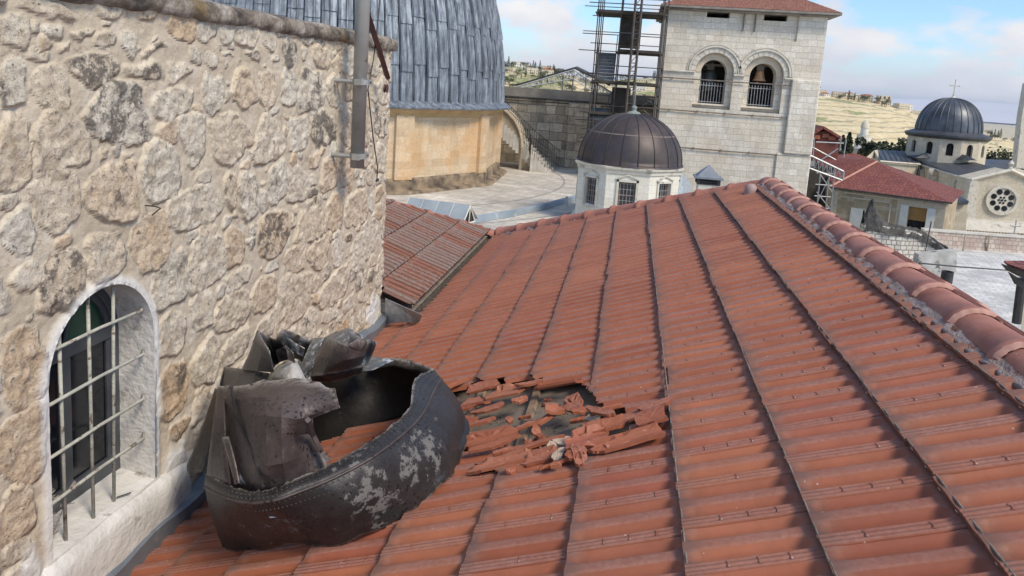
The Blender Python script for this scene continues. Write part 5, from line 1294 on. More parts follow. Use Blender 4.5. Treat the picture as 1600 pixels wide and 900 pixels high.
# stair flights: seen from the front as stacked treads
def flight(u0, u1, zlo, zhi, y0, y1, n=9):
    t = MB(); 
    for i in range(n):
        f = (i + .5) / n; t.box(((u0 + u1) / 2, y0 + (y1 - y0) * f, zlo + (zhi - zlo) * f), (u1 - u0, .26, .17))
    fo = t.build('stair_flight', M['scaf_grey'], sc)
    for u in (u0, u1):
        b = MB(); b.poly([(u, y0, zlo - .12), (u, y0, zlo + .14), (u, y1, zhi + .14), (u, y1, zhi - .12)]); b.build('stringer', M['scaf_dark'], fo, solid=.04)
        b = MB(); b.tube([(u, y0, zlo + .95), (u, y1, zhi + .95)], .022, 6); b.build('handrail', M['scaf_grey'], fo)
flight(xs[0] + .12, xs[1] - .15, levels[2], levels[1], SY0 + .2, SY1 - .1)
flight(xs[0] + .0, xs[1] - .25, levels[3] - .3, levels[2] - 1.4, SY0 + .1, SY1 - .5, 6)
flight(xs[0] - .1, xs[1] - .35, levels[4] - .5, levels[3], SY0 + .1, SY1 - .2)
# lower brace lattice
for (a, c) in (((928, 128), (958, 146)), ((1000, 150), (1030, 168)), ((1003, 165), (1030, 150)), ((1005, 172), (1025, 190))):
    u0, z0_ = su(a[0], a[1], SY1 + .3); u1, z1_ = su(c[0], c[1], SY1 + .3); stube('brace', (u0, SY1 + .3, z0_), (u1, SY1 + .3, z1_), .04, 'scaf_grey')
# boards underside fringe
# ================================================================== TERRACE, ROTUNDA, BACK WALL
TZ = -5.0
def paving(name, c1, c2, mort, bw, bh, sc_=1):
    m, nt, p = newmat(name); t = N(nt, 'ShaderNodeTexCoord'); mpn = N(nt, 'ShaderNodeMapping'); mpn.inputs['Rotation'].default_value = (0, 0, .25); nt.links.new(t.outputs['Object'], mpn.inputs[0])
    b = N(nt, 'ShaderNodeTexBrick'); b.inputs['Scale'].default_value = 1; b.inputs['Brick Width'].default_value = bw; b.inputs['Row Height'].default_value = bh; b.inputs['Mortar Size'].default_value = .02; b.inputs['Color1'].default_value = (0, 0, 0, 1); b.inputs['Color2'].default_value = (1, 1, 1, 1)
    nt.links.new(mpn.outputs[0], b.inputs['Vector']); col = mix(nt, b.outputs['Color'], c1, c2); n1 = noise(nt, .5, 8, .7); n2 = noise(nt, 3, 7, .7)
    col = mix(nt, .85, col, ramp(nt, n1, [(.32, (.60, .61, .62)), (.5, (.98, .98, .97)), (.64, (1.3, 1.29, 1.27))]), 'MULTIPLY')
    col = mix(nt, .7, col, ramp(nt, n2, [(.3, (.7, .7, .7)), (.65, (1.12, 1.12, 1.12))]), 'MULTIPLY'); col = mix(nt, mathn(nt, 'MULTIPLY', b.outputs['Fac'], .6), col, mort)
    nt.links.new(col, p.inputs['Base Color']); p.inputs['Roughness'].default_value = .85; bump(nt, p, n2, .3, .02); return m
M['paving'] = paving('terrace_paving', (.46, .42, .35), (.60, .56, .49), (.30, .27, .23), .9, .55)
M['paving2'] = paving('courtyard_paving', (.52, .51, .48), (.66, .65, .62), (.34, .33, .31), .55, .32)
b = MB(); b.poly([(-40, 8, TZ), (TX0, 8, TZ), (TX0, 47, TZ), (-40, 47, TZ)]); o = b.build('terrace', M['paving'], None, kind='structure')
b = MB(); b.poly([(-40, 47, -17), (-40, 8, -17), (-40, 8, TZ - .01), (-40, 47, TZ - .01)]); b.poly([(-40, 8, -17), (TX0, 8, -17), (TX0, 8, TZ - .01), (-40, 8, TZ - .01)]); b.poly([(-40, 47, -17), (TX0, 47, -17), (TX0, 47, TZ - .01), (-40, 47, TZ - .01)]); b.build('terrace_edge', M['ashlar_wall'], None, kind='structure')
# darker curved bands set in the paving
M['paving_band'] = simple('dark_paving_band', (.26, .24, .21), (.36, .34, .30), 2, .9)
RC = np.array([-16.5, 36.4]); RR = 10.0
for r_ in (13.4, 16.4):
    V = []; n = 60
    for i in range(n + 1):
        a = R_(-75 + 115 * i / n)
        for q in (r_, r_ + .12): V.append((RC[0] + q * math.cos(a), RC[1] + q * math.sin(a), TZ + .004))
    b = MB(); b.mesh(V, [(2 * i, 2 * i + 1, 2 * i + 3, 2 * i + 2) for i in range(n)]); b.build('paving_band', M['paving_band'], None, kind='structure')
# rotunda
ro = thing('domed_rotunda', 'huge rotunda with golden stone drum and ribbed blue grey lead dome', 'rotunda', (RC[0], RC[1], TZ))
NS = 12; az0 = math.atan2(float(Zp(762, 285, TZ)[1] - RC[1]), float(Zp(762, 285, TZ)[0] - RC[0]))
# vertex of the polygon faces the camera at px 762
def solve_rot():
    best = None
    for k in range(720):
        a = R_(-90 + k * .25); v = (RC[0] + RR * math.cos(a), RC[1] + RR * math.sin(a)); r = CM.T @ np.array([v[0], v[1], -4.5]); px = PX + F * r[0] / r[2]
        if math.hypot(*v) < math.hypot(*RC) - 2 and (best is None or abs(px - 752) < best[0]): best = (abs(px - 752), a)
    return best[1]
rot = solve_rot()
ZR = -1.42
b = MB(); b.lathe((RC[0], RC[1], 0), [(RR + .0, TZ + .55), (RR, ZR - .25)], NS, rot=rot); b.build('drum', M['ashlar_drum'], ro)
for k in range(NS):
    a = rot + 2 * math.pi * k / NS; b = MB(); b.box((RC[0] + (RR - .06) * math.cos(a), RC[1] + (RR - .06) * math.sin(a), (TZ + .55 + ZR - .3) / 2), (.24, .85, ZR - .3 - TZ - .55), a); b.build('corner_pilaster', M['ashlar_drum'], ro, bevel=.02)
b = MB(); b.lathe((RC[0], RC[1], 0), [(RR + .55, TZ), (RR + .5, TZ + .12), (RR + .12, TZ + .14), (RR + .10, TZ + .5), (RR + .0, TZ + .62)], NS, rot=rot); b.build('plinth', M['ashlar_drum_dirty'], ro)
b = MB(); b.lathe((RC[0], RC[1], 0), [(RR + .0, ZR - .40), (RR + .08, ZR - .38), (RR + .10, ZR - .25), (RR + .2, ZR - .18), (RR + .28, ZR - .06), (RR + .28, ZR + .0)], NS, rot=rot); b.build('cornice', M['trim_gold'], ro)
def lead_mat():
    m, nt, p = newmat('lead_sheet'); n1 = noise(nt, .7, 7, .65); n2 = noise(nt, 4, 8, .7); sh = attr(nt, 'tint')
    mpn = N(nt, 'ShaderNodeMapping'); mpn.inputs['Scale'].default_value = (1, 1, .12); t = N(nt, 'ShaderNodeTexCoord'); nt.links.new(t.outputs['Object'], mpn.inputs[0]); st = noise(nt, 5, 6, .7, mpn.outputs[0])
    col = ramp(nt, st, [(.34, (.085, .098, .115)), (.5, (.18, .205, .235)), (.64, (.33, .37, .41))]); col = mix(nt, .6, col, ramp(nt, sh, [(0, (.86, .86, .87)), (1, (1.12, 1.12, 1.11))]), 'MULTIPLY')
    col = mix(nt, .7, col, ramp(nt, n2, [(.3, (.7, .7, .7)), (.7, (1.25, 1.25, 1.25))]), 'MULTIPLY')
    nt.links.new(col, p.inputs['Base Color']); p.inputs['Roughness'].default_value = .6; p.inputs['Metallic'].default_value = .25; bump(nt, p, n2, .4, .02); return m
M['lead'] = lead_mat()
DR, DH, NP = 9.92, 14.0, 96
def dome_r(z): return DR * math.sqrt(max(0, 1 - (z / DH) ** 2))
Vd = []; Fd = []; Td = []; base = 0; rs = np.random.RandomState(9)
zlev = [0, .28]; 
ZD = ZR + .12
for j in range(NP):
    a0 = 2 * math.pi * j / NP; a1 = 2 * math.pi * (j + 1) / NP
    z = -.1 - rs.uniform(0, .0); first = True; off = (j % 2) * .35 + rs.uniform(-.1, .1) ; lo = 0.0
    cuts = [0.0] + [c + off for c in np.arange(1.35, 14, 1.95) if c + off < 13.6] + [13.8]
    for ci in range(len(cuts) - 1):
        zl, zh = cuts[ci], cuts[ci + 1]; tint_ = rs.rand()
        ws = [(0, .0), (.05, .10), (.16, .12), (.23, .01), (.48, -.01), (.56, .05), (.63, .055), (.69, .0), (.95, .0)]
        zz = np.linspace(zl, zh, 6); grid = []
        for zi, zc in enumerate(zz):
            lap = .05 * (1 - zi / 5)
            for f, h in ws:
                a = a0 + (a1 - a0) * f; r = dome_r(zc) + lap + h + .012 * rs.uniform(-1, 1)
                grid.append((RC[0] + r * math.cos(a), RC[1] + r * math.sin(a), ZD + zc - (.06 if zi == 0 else 0)))
        k = len(ws)
        # lower lip
        for f, h in ws:
            a = a0 + (a1 - a0) * f; r = dome_r(zl) - .03; grid.append((RC[0] + r * math.cos(a), RC[1] + r * math.sin(a), ZD + zl - .06))
        Vd += grid; Td += [tint_] * len(grid)
        for zi in range(5):
            for q_ in range(k - 1): Fd.append((base + zi * k + q_, base + zi * k + q_ + 1, base + (zi + 1) * k + q_ + 1, base + (zi + 1) * k + q_))
        for q_ in range(k - 1): Fd.append((base + 6 * k + q_, base + 6 * k + q_ + 1, base + q_ + 1, base + q_))
        base += len(grid)
npmesh('dome', np.array(Vd), np.array(Fd), M['lead'], ro, False, {'tint': np.array(Td)})
b = MB(); b.lathe((RC[0], RC[1], 0), [(RR + .42, ZR - .02), (RR + .44, ZR + .04), (RR - .1, ZR + .34), (RR - .2, ZR + .36)], 72, rot=rot); b.build('dome_skirt', M['lead'], ro)
# back wall
bw = thing('terrace_wall', 'tall weathered ashlar wall closing the far side of the terrace', 'wall', (-10, 45, TZ))
BY = 44.6; wz = float(Yp(840, 144, BY)[2])
b = MB(); b.bx((-26, BY, TZ - .1), (1.3, BY + 1.0, wz - .35)); b.build('wall', M['ashlar_wall'], bw)
b = MB(); b.bx((-26, BY - .10, wz - .33), (1.3, BY + 1.1, wz - .22)); b.bx((-26, BY - .02, wz - .22), (1.3, BY + 1.02, wz + .22)); b.build('parapet', simple('grey_cement_parapet', (.18, .165, .14), (.30, .27, .23), 1.4, .95), bw)
b = MB(); b.tube([(-26, BY - .14, wz - .42), (1.2, BY - .14, wz - .40)], .035, 6); b.tube([(-26, BY - .12, wz - .60), (1.2, BY - .12, wz - .55)], .03, 6); b.build('pipe', M['iron'], bw)
u, z_ = float(Yp(905, 200, BY)[0]), 0
b = MB(); b.bx((u - .7, BY - .35, TZ), (u + 1.2, BY + .1, wz - .5)); b.build('buttress', M['ashlar_wall'], bw, bevel=.03)
# stair with arch
st = thing('outer_stair', 'stone stair with iron railings climbing behind the rotunda over an arched opening', 'staircase', (-7, 42, TZ))
SYF = 41.2
pb0 = Yp(868, 268, SYF); pt = Yp(788, 180, SYF)
n = 17; x_b = float(Yp(862, 264, SYF)[0]); x_t = float(Yp(786, 180, SYF)[0]) - .3; zt_ = float(pt[2]) - .2; x_m = float(Yp(826, 232, SYF)[0])
prof = []
b = MB()
for i in range(n):
    xa = x_b + (x_t - x_b) * i / n; xb = x_b + (x_t - x_b) * (i + 1) / n; z1 = TZ + (zt_ - TZ) * (i + 1) / n
    zlow_ = TZ if i < 7 else max(TZ, z1 - 1.0)
    if i < 6: b.bx((xb - .01, SYF - .6, TZ), (xa, SYF + 1.4, z1))
    else: b.bx((xb - .01, SYF, z1 - .9 - .0), (xa, SYF + 1.9, z1))
b.build('steps', simple('worn_stair_stone', (.42, .39, .33), (.60, .56, .48), 2, .95, 0, .5), st)
# side wall beneath with pointed arch
xl = x_t - .6; ap = float(Yp(793, 215, SYF)[0]); mpS = wallmap((0, SYF + .02, 0), (1, 0, 0), (0, -1, 0))
b = MB(); acx = float(Yp(783, 240, SYF)[0]); ar = 1.35; cols = np.linspace(acx - 1.0, x_m + .35, 30)
def ztop_at(x): return TZ + (zt_ - TZ) * (x_b - x) / (x_b - x_t) - .25
def zarch(x):
    dxx = abs(x - acx)
    return TZ + 1.3 + math.sqrt(max(0, 2.3 ** 2 - (dxx + 1.15) ** 2)) if dxx < 1.15 else TZ
for i in range(29):
    a, c = cols[i], cols[i + 1]; b.poly([mpS(a, zarch(a)), mpS(c, zarch(c)), mpS(c, ztop_at(c)), mpS(a, ztop_at(a))]); b.poly([mpS(a, zarch(a)), mpS(a, zarch(a), 1.8), mpS(c, zarch(c), 1.8), mpS(c, zarch(c))])
b.build('side_wall', M['house_ashlar'], st)
b = MB(); V = []; nA = 14
for i in range(nA + 1):
    f = i / nA; x = acx + 1.15 * (1 - f) if f < 1 else acx; zz = zarch(x) if f > 0 else TZ
    V.append((x, zz))
V = [(acx + 1.15, TZ)] + [(acx + 1.15 * (1 - (i / nA) ** 1.3), max(TZ + 1.3, zarch(acx + 1.149 * (1 - (i / nA) ** 1.3)))) for i in range(nA + 1)]
b.tube([(x, SYF - .02, z) for x, z in V], .10, 6); b.build('arch_moulding', M['house_ashlar'], st)
def railing(pts, h, n, parent, r=.022):
    pts = [Vector(p) for p in pts]; b = MB(); b.tube([p + Vector((0, 0, h)) for p in pts], r, 6); b.tube([p + Vector((0, 0, h * .55)) for p in pts], r * .8, 6); b.tube([p + Vector((0, 0, .12)) for p in pts], r * .8, 6)
    ro_ = b.build('railing', M['iron'], parent); L = [(pts[i + 1] - pts[i]).length for i in range(len(pts) - 1)]; tot = sum(L)
    for k in range(n):
        d = tot * (k + .5) / n; i = 0
        while d > L[i]: d -= L[i]; i += 1
        p = pts[i] + (pts[i + 1] - pts[i]) * (d / L[i]); b = MB(); b.tube([p, p + Vector((0, 0, h))], r * .6, 4); b.build('baluster', M['iron'], ro_)
railing([(x_t, SYF + .05, zt_), (x_m, SYF + .05, ztop_at(x_m) + .25), (x_m + .2, SYF - .55, ztop_at(x_m) - .2), (x_b + .1, SYF - .6, TZ + .1)], 1.0, 34, st)
railing([(x_t, SYF + 1.8, zt_), (x_m, SYF + 1.8, ztop_at(x_m) + .25), (x_b + .3, SYF + 1.4, TZ + .1)], 1.0, 26, st)
# blue grey membrane kerb curving across the terrace
M['membrane'] = simple('blue_grey_membrane', (.20, .245, .28), (.30, .35, .385), 1.2, .7, 0, .2, .01, ((.40, .42, .43), 2, .6))
K = [Zp(*p, TZ) for p in ((596, 352), (680, 352), (745, 347), (800, 338), (850, 327), (905, 311))]
b = MB(); V = []
for i, p in enumerate(K):
    for dy, z in ((-.25, TZ + .01), (-.2, TZ + .20), (.1, TZ + .24), (.18, TZ + .01)): V.append((p[0], p[1] + dy, z))
b.mesh(V, [(i * 4 + k, i * 4 + k + 1, i * 4 + 5 + k, i * 4 + 4 + k) for i in range(len(K) - 1) for k in range(3)]); o = b.build('membrane_kerb', M['membrane']); tag(o, 'low blue grey waterproofed kerb curving across the terrace', 'kerb')
b = MB(); p = Zp(884, 326, TZ); b.lathe((p[0], p[1], TZ), [(.11, 0), (.06, .12), (.05, .35), (.05, .5), (0, .52)], 12); o = b.build('vent_pipe', M['trim']); tag(o, 'small white vent pipe standing at the kerb on the terrace', 'pipe')

# ================================================================== CHAPEL DOME (octagon)
OC = np.array([.09, 27.8]); AP = 1.83; oc = thing('domed_chapel', 'white octagonal lantern with dark brown seamed dome and barred windows', 'chapel', (OC[0], OC[1], TZ))
ZC = -2.86
fm = []
for k in range(8):
    a = R_(-90 + 45 * k); n_ = (math.cos(a), math.sin(a), 0); t_ = (-math.sin(a), math.cos(a), 0)
    fm.append(wallmap((OC[0] + n_[0] * AP, OC[1] + n_[1] * AP, 0), t_, n_))
hs_ = AP * math.tan(R_(22.5)); b = MB()
WZ_0, WZ_1 = -4.24, -3.28
for mpk in fm: band(b, mpk, -hs_, hs_, TZ, ZC, [(0, .30, WZ_0, WZ_1)], .16, square=True)
b.build('wall', M['white_ashlar'], oc)
b = MB(); b.lathe((OC[0], OC[1], 0), [(AP / math.cos(R_(22.5)) + .22, TZ), (AP / math.cos(R_(22.5)) + .20, TZ + .12), (AP / math.cos(R_(22.5)) + .05, TZ + .22), (AP / math.cos(R_(22.5)), TZ + .24)], 8, rot=R_(22.5)); b.build('base_step', M['white_ashlar'], oc)
b = MB(); c_ = AP / math.cos(R_(22.5)); b.lathe((OC[0], OC[1], 0), [(c_, ZC - .14), (c_ + .05, ZC - .12), (c_ + .06, ZC - .02), (c_ + .13, ZC + .03), (c_ + .15, ZC + .10), (c_ - .1, ZC + .12)], 8, rot=R_(22.5)); b.build('cornice', M['trim'], oc)
M['brown_frame'] = simple('brown_window_frame', (.16, .09, .06), (.26, .16, .11), 5, .7); M['dusty_pane'] = simple('dusty_window_pane', (.03, .032, .036), (.07, .07, .07), 3, .3, 0, 0)
for k in (7, 0, 1, 2, 6):
    mpk = fm[k]; b = MB(); zc = (WZ_0 + WZ_1) / 2
    for (u0, u1, z0_, z1_) in ((-.30, -.25, WZ_0, WZ_1), (.25, .30, WZ_0, WZ_1), (-.02, .02, WZ_0, WZ_1), (-.25, .25, WZ_0, WZ_0 + .06), (-.25, .25, WZ_1 - .05, WZ_1), (-.25, .25, zc - .02, zc + .02)):
        b.poly([mpk(u0, z0_, .13), mpk(u1, z0_, .13), mpk(u1, z1_, .13), mpk(u0, z1_, .13)])
    wn = b.build('window', M['brown_frame'], oc, solid=.02)
    b = MB(); b.poly([mpk(-.30, WZ_0, .157), mpk(.30, WZ_0, .157), mpk(.30, WZ_1, .157), mpk(-.30, WZ_1, .157)]); b.build('pane', M['dusty_pane'], wn)
    b = MB()
    for i in range(5): u = -.24 + .12 * i; b.tube([mpk(u, WZ_0, .04), mpk(u, WZ_1, .04)], .008, 4)
    for i in range(5): z = WZ_0 + .1 + i * .2; b.tube([mpk(-.30, z, .04), mpk(.30, z, .04)], .008, 4)
    b.build('window_grille', M['steel_tube'], wn)
    b = MB()
    for (u0, u1, z0_, z1_) in ((-.38, -.305, WZ_0 - .06, WZ_1 + .08), (.305, .38, WZ_0 - .06, WZ_1 + .08), (-.38, .38, WZ_0 - .12, WZ_0 - .04), (-.38, .38, WZ_1 + .01, WZ_1 + .08)):
        b.poly([mpk(u0, z0_, -.03), mpk(u1, z0_, -.03), mpk(u1, z1_, -.03), mpk(u0, z1_, -.03)])
    for s_ in (-1, 1): b.poly([mpk(s_ * .42, WZ_1 + .09, -.035), mpk(s_ * .42, WZ_1 + .13, -.035), mpk(0, WZ_1 + .30, -.035), mpk(0, WZ_1 + .25, -.035)])
    b.build('window_surround', M['trim'], oc, solid=.04)
def copper_mat():
    m, nt, p = newmat('dark_seamed_copper'); n1 = noise(nt, .9, 6, .6); n2 = noise(nt, 5, 7, .7)
    col = ramp(nt, n1, [(.3, (.050, .041, .038)), (.6, (.085, .064, .056)), (.75, (.115, .085, .072))]); col = mix(nt, mathn(nt, 'MULTIPLY', rampf(nt, noise(nt, 1.3, 5, .6), .52, .58), .5), col, (.045, .04, .055))
    col = mix(nt, .6, col, ramp(nt, n2, [(.3, (.75, .75, .75)), (.7, (1.2, 1.2, 1.2))]), 'MULTIPLY')
    nt.links.new(col, p.inputs['Base Color']); p.inputs['Roughness'].default_value = .5; p.inputs['Metallic'].default_value = .35; bump(nt, p, n2, .2, .01); return m
M['copper'] = copper_mat(); M['patina'] = simple('green_patina', (.17, .20, .175), (.27, .31, .27), 8, .8); M['seam'] = simple('dark_seam', (.028, .024, .024), (.05, .042, .04), 6, .6, .2, 0)
DRc, DHc = 1.92, 1.78; zd = ZC + .12
b = MB(); prof_ = [(DRc + .06, -.01), (DRc + .05, .05)] + [(DRc * math.cos(t) ** .92, .05 + DHc * math.sin(t)) for t in np.linspace(0, math.pi / 2 - .08, 18)]
b.lathe((OC[0], OC[1], zd), prof_, 48); b.build('dome', M['copper'], oc, smooth=True)
for k in range(20):
    a = 2 * math.pi * (k + .5) / 20; b = MB(); b.tube([(OC[0] + r * 1.004 * math.cos(a), OC[1] + r * 1.004 * math.sin(a), zd + z) for r, z in prof_[1:]], .018, 5); b.build('dome_seam', M['seam'], oc)
b = MB(); b.lathe((OC[0], OC[1], zd), [(DRc * math.cos(.62) ** .92 + .004, .05 + DHc * math.sin(.62)), (DRc * math.cos(.635) ** .92 + .008, .05 + DHc * math.sin(.635)), (DRc * math.cos(.64) ** .92 + .0, .05 + DHc * math.sin(.64) + .006)], 48); b.build('dome_band', simple('pale_joint', (.15, .12, .1), (.2, .16, .14), 5), oc)
b = MB(); b.lathe((OC[0], OC[1], zd + DHc + .0), [(.34, -.04), (.35, .03), (.24, .06), (.20, .10), (.10, .13), (.07, .18), (.11, .23), (.11, .27), (.07, .32), (.02, .34)], 16); fin = b.build('finial', M['patina'], oc, smooth=True)
b = MB(); zf = zd + DHc + .32; b.tube([(OC[0], OC[1], zf), (OC[0], OC[1], zf + .78)], .02, 6); b.tube([(OC[0] - .2, OC[1], zf + .55), (OC[0] + .2, OC[1], zf + .55)], .02, 6); b.build('cross', M['patina'], fin)
b = MB(); b.poly([(OC[0] + 1.9, OC[1] - .3, ZC), (OC[0] + 2.3, OC[1] - .2, ZC - .5), (OC[0] + 2.2, OC[1] - .2, -4.6), (OC[0] + 1.8, OC[1] - .5, -4.6)]); b.build('side_flashing', M['galv'], oc, solid=.05)

# chimney with a metal cowl
ch = thing('capped_chimney', 'pale stone chimney under a grey pyramid metal cowl, in front of the bell tower', 'chimney', Yp(1105, 300, 20))
cx, cz = float(Yp(1106, 280, 20)[0]), float(Yp(1106, 287, 20)[2])
b = MB(); b.bx((cx - .26, 20 - .26, cz - 3), (cx + .26, 20.26, cz)); b.build('stack', M['trim'], ch, bevel=.01)
b = MB()
for sx in (-1, 1):
    for sy_ in (-1, 1): b.bx((cx + sx * .26 - .04, 20 + sy_ * .26 - .04, cz), (cx + sx * .26 + .04, 20 + sy_ * .26 + .04, cz + .17))
b.bx((cx - .29, 19.72, cz + .0), (cx + .29, 20.28, cz + .03)); b.bx((cx - .22, 19.78, cz + .02), (cx + .22, 20.22, cz + .09)); b.build('vent_frame', M['iron'], ch)
b = MB(); b.lathe((cx, 20, cz), [(.52, .155), (.52, .185), (.44, .20), (.02, .50)], 4, rot=R_(45)); b.build('cowl', M['lead'], ch) if False else b.build('cowl', simple('grey_cowl_sheet', (.17, .19, .21), (.25, .27, .30), 3, .5, .4, .1), ch)

# skylight
sk = thing('gabled_skylight', 'low gabled metal skylight standing on the terrace behind the old tiles', 'skylight', (-6.6, 23, TZ))
a_ = Yp(640, 309, 22.5); c_ = Yp(735, 321, 21.6); gl = Yp(722, 352, 21.3); gr_ = Yp(742, 346, 22.0)
M['sky_sheet'] = simple('pale_grey_green_sheet', (.34, .37, .36), (.44, .47, .46), 2, .5, .2, .1)
off = gl - c_; off2 = gr_ - c_
b = MB(); b.poly([a_, c_, gl, a_ + off * 1.0]); b.poly([a_, c_, gr_ + np.array([0, .5, 0]), a_ + off2 + np.array([0, .5, 0])]); so_ = b.build('roof_sheet', M['sky_sheet'], sk, solid=.03)
for f in (0, .25, .5, .75, 1): b = MB(); q0 = a_ + (c_ - a_) * f; b.tube([q0 + np.array([0, -.02, .02]), q0 + off + np.array([0, -.02, .02])], .014, 4); b.build('standing_seam', M['sky_sheet'], so_)
b = MB(); b.poly([c_ + np.array([-.02, 0, -.03]), gl + np.array([-.02, 0, 0]), gr_ + np.array([-.02, 0, 0])]); b.build('gable_glass', M['glass_dark'], sk)
b = MB(); b.tube([c_, gl], .03, 4); b.tube([c_, gr_], .03, 4); b.tube([gl, gr_], .03, 4); b.tube([c_, (gl + gr_) / 2], .02, 4); b.build('gable_frame', M['trim'], sk)
b = MB(); b.poly([gl, a_ + off, a_ + off - np.array([0, 0, 3]), gl - np.array([0, 0, 3])]); b.poly([gl, gr_, gr_ - np.array([0, 0, 3]), gl - np.array([0, 0, 3])]); b.build('curb', M['membrane'], sk)

# canopy truss behind the terrace wall
tr = thing('truss_canopy', 'dark pitched canopy on a white lattice truss behind the terrace wall', 'canopy', (-6.2, 52, -2))
TYY = 52.0
P0, P1, P2, P3 = Yp(806, 136, TYY), Yp(897, 109, TYY), Yp(928, 124, TYY), Yp(960, 150, TYY)
b = MB(); 
for a, c in ((P0, P1), (P1, P2 + (P2 - P1) * .8)):
    b.poly([a + np.array([0, 0, .12]), c + np.array([0, 0, .12]), c + np.array([0, 2.5, .25]), a + np.array([0, 2.5, .25])])
b.build('sheet', simple('dark_canopy_sheet', (.03, .035, .035), (.06, .065, .065), 1, .8), tr, solid=.12)
M['white_tube'] = simple('white_tube', (.42, .43, .42), (.58, .58, .56), 2, .5, .1, 0)
for a, c in ((P0, P1), (P1, P3)):
    b = MB(); dn = np.array([0, 0, -.62]); b.tube([a, c], .05, 6); b.tube([a + dn * .2, c + dn], .05, 6) if a is P0 else b.tube([a + dn, c + dn], .05, 6)
    n = 11
    for i in range(n):
        q0 = a + (c - a) * i / n; q1 = a + (c - a) * (i + .5) / n; q2 = a + (c - a) * (i + 1) / n; k = .2 + .8 * (i + .5) / n if a is P0 else 1
        b.tube([q0, q1 + dn * k], .03, 4); b.tube([q1 + dn * k, q2], .03, 4)
    b.build('truss', M['white_tube'], tr)
for px in (880, 896, 916):
    p = Yp(px, 118, TYY); b = MB(); b.tube([p, (p[0], p[1], -6)], .05, 6); b.build('post', M['scaf_grey'], tr)
# ================================================================== RIGHT HAND CITY
def prism(b, pts, back):
    """closed prism: outline pts (3D, one plane) pushed back by vector"""
    n = len(pts); P = [np.array(p, float) for p in pts]; Q = [p + np.array(back, float) for p in P]
    b.mesh(P + Q, [tuple(range(n))[::-1], tuple(range(n, 2 * n))] + [(i, (i + 1) % n, n + (i + 1) % n, n + i) for i in range(n)])
M['slate'] = simple('dark_metal_roofing', (.045, .048, .056), (.085, .09, .10), 1.2, .5, .2, .1)
M['red_tile'] = ashlar('red_interlocking_tiles', (.20, .055, .042), (.30, .095, .07), (.10, .035, .03), .30, .28, .03, (.16, .09, .08), .3, .8, streak=False)
M['courty_wall'] = ashlar('pinkish_rubble', (.44, .33, .27), (.62, .54, .46), (.30, .25, .21), .34, .26, .02, (.3, .24, .2), .4, .8, streak=False)
M['white_rubble'] = ashlar('white_rubble', (.52, .49, .43), (.68, .65, .58), (.24, .21, .17), .34, .24, .03, (.3, .27, .22), .35, .8, streak=False)
CZ = -8.0
b = MB(); b.poly([(9, 12, CZ), (44, 12, CZ), (44, 47.4, CZ), (9, 47.4, CZ)]); b.build('courtyard', M['paving2'], None, kind='structure')
b = MB(); b.poly([(9, 12, -20), (44, 12, -20), (44, 12, CZ - .01), (9, 12, CZ - .01)]); b.poly([(9, 47.4, -20), (9, 12, -20), (9, 12, CZ - .01), (9, 47.4, CZ - .01)]); b.poly([(44, 47.4, -20), (44, 12, -20), (44, 12, CZ - .01), (44, 47.4, CZ - .01)]); b.poly([(9, 47.4, -20), (44, 47.4, -20), (44, 47.4, CZ - .01), (9, 47.4, CZ - .01)]); b.build('courtyard_edge', M['ashlar_wall'], None, kind='structure')
# --- house with red hipped roof
hL, hR = Yp(1303, 296, 56.5), Yp(1480, 313, 53.3); ze = (hL[2] + hR[2]) / 2
hs_t = hR - hL; hs_t[2] = 0; HW = float(np.linalg.norm(hs_t)); ht = hs_t / HW; hn = np.array([ht[1], -ht[0], 0]); hn = hn if hn[1] < 0 else -hn
ho_ = np.array([hL[0], hL[1], 0.0]); hm = wallmap(ho_, ht, hn)
def hu(px, py): p = onplane(px, py, hn, float(np.dot(hn, ho_))); return float(np.dot(p - ho_, ht)), float(p[2])
hs = thing('stone_house', 'two tone stone house with dark red hipped roof and pale shuttered windows', 'house', (ho_[0] + 4, ho_[1], CZ))
wA, wB = hu(1348, 345), hu(1432, 343)
b = MB(); HS = hu(1402, 320)[0]
band(b, hm, 0, HS, -14, ze, [(wA[0], .55, wA[1] - 1.0, wA[1] + .75)], .25, square=True)
bk_ = -hn * 9
b.poly([hm(0, -14), hm(0, -14) + bk_, hm(0, ze) + bk_, hm(0, ze)]); b.poly([hm(HW, -14), hm(HW, ze), hm(HW, ze) + bk_, hm(HW, -14) + bk_]); b.poly([hm(0, -14) + bk_, hm(HW, -14) + bk_, hm(HW, ze) + bk_, hm(0, ze) + bk_])
b.build('wall', M['house_ashlar'], hs)
b = MB(); band(b, hm, HS, HW, -14, ze, [(wB[0], .55, wB[1] - .95, wB[1] + .85)], .25, square=True); b.build('pale_wall', M['church_ashlar'], hs); b = MB(); b.box(hm(.17, (ze - 14) / 2, 0), (.36, .08, ze + 14), math.atan2(ht[1], ht[0])); b.build('quoin', M['church_ashlar'], hs)
b = MB(); b.tube([hm(0, ze - .22, -.05), hm(HW, ze - .22, -.05)], .07, 4); b.tube([hm(.5, ze - .55, -.04), hm(HS - .5, ze - .55, -.04), hm(HS - .4, ze - .65, -.04), hm(HS - .4, -9, -.04)], .05, 4); b.build('cornice', M['trim'], hs)
M['shutter'] = simple('pale_shutter', (.56, .57, .52), (.66, .67, .62), 3, .6, 0, .1)
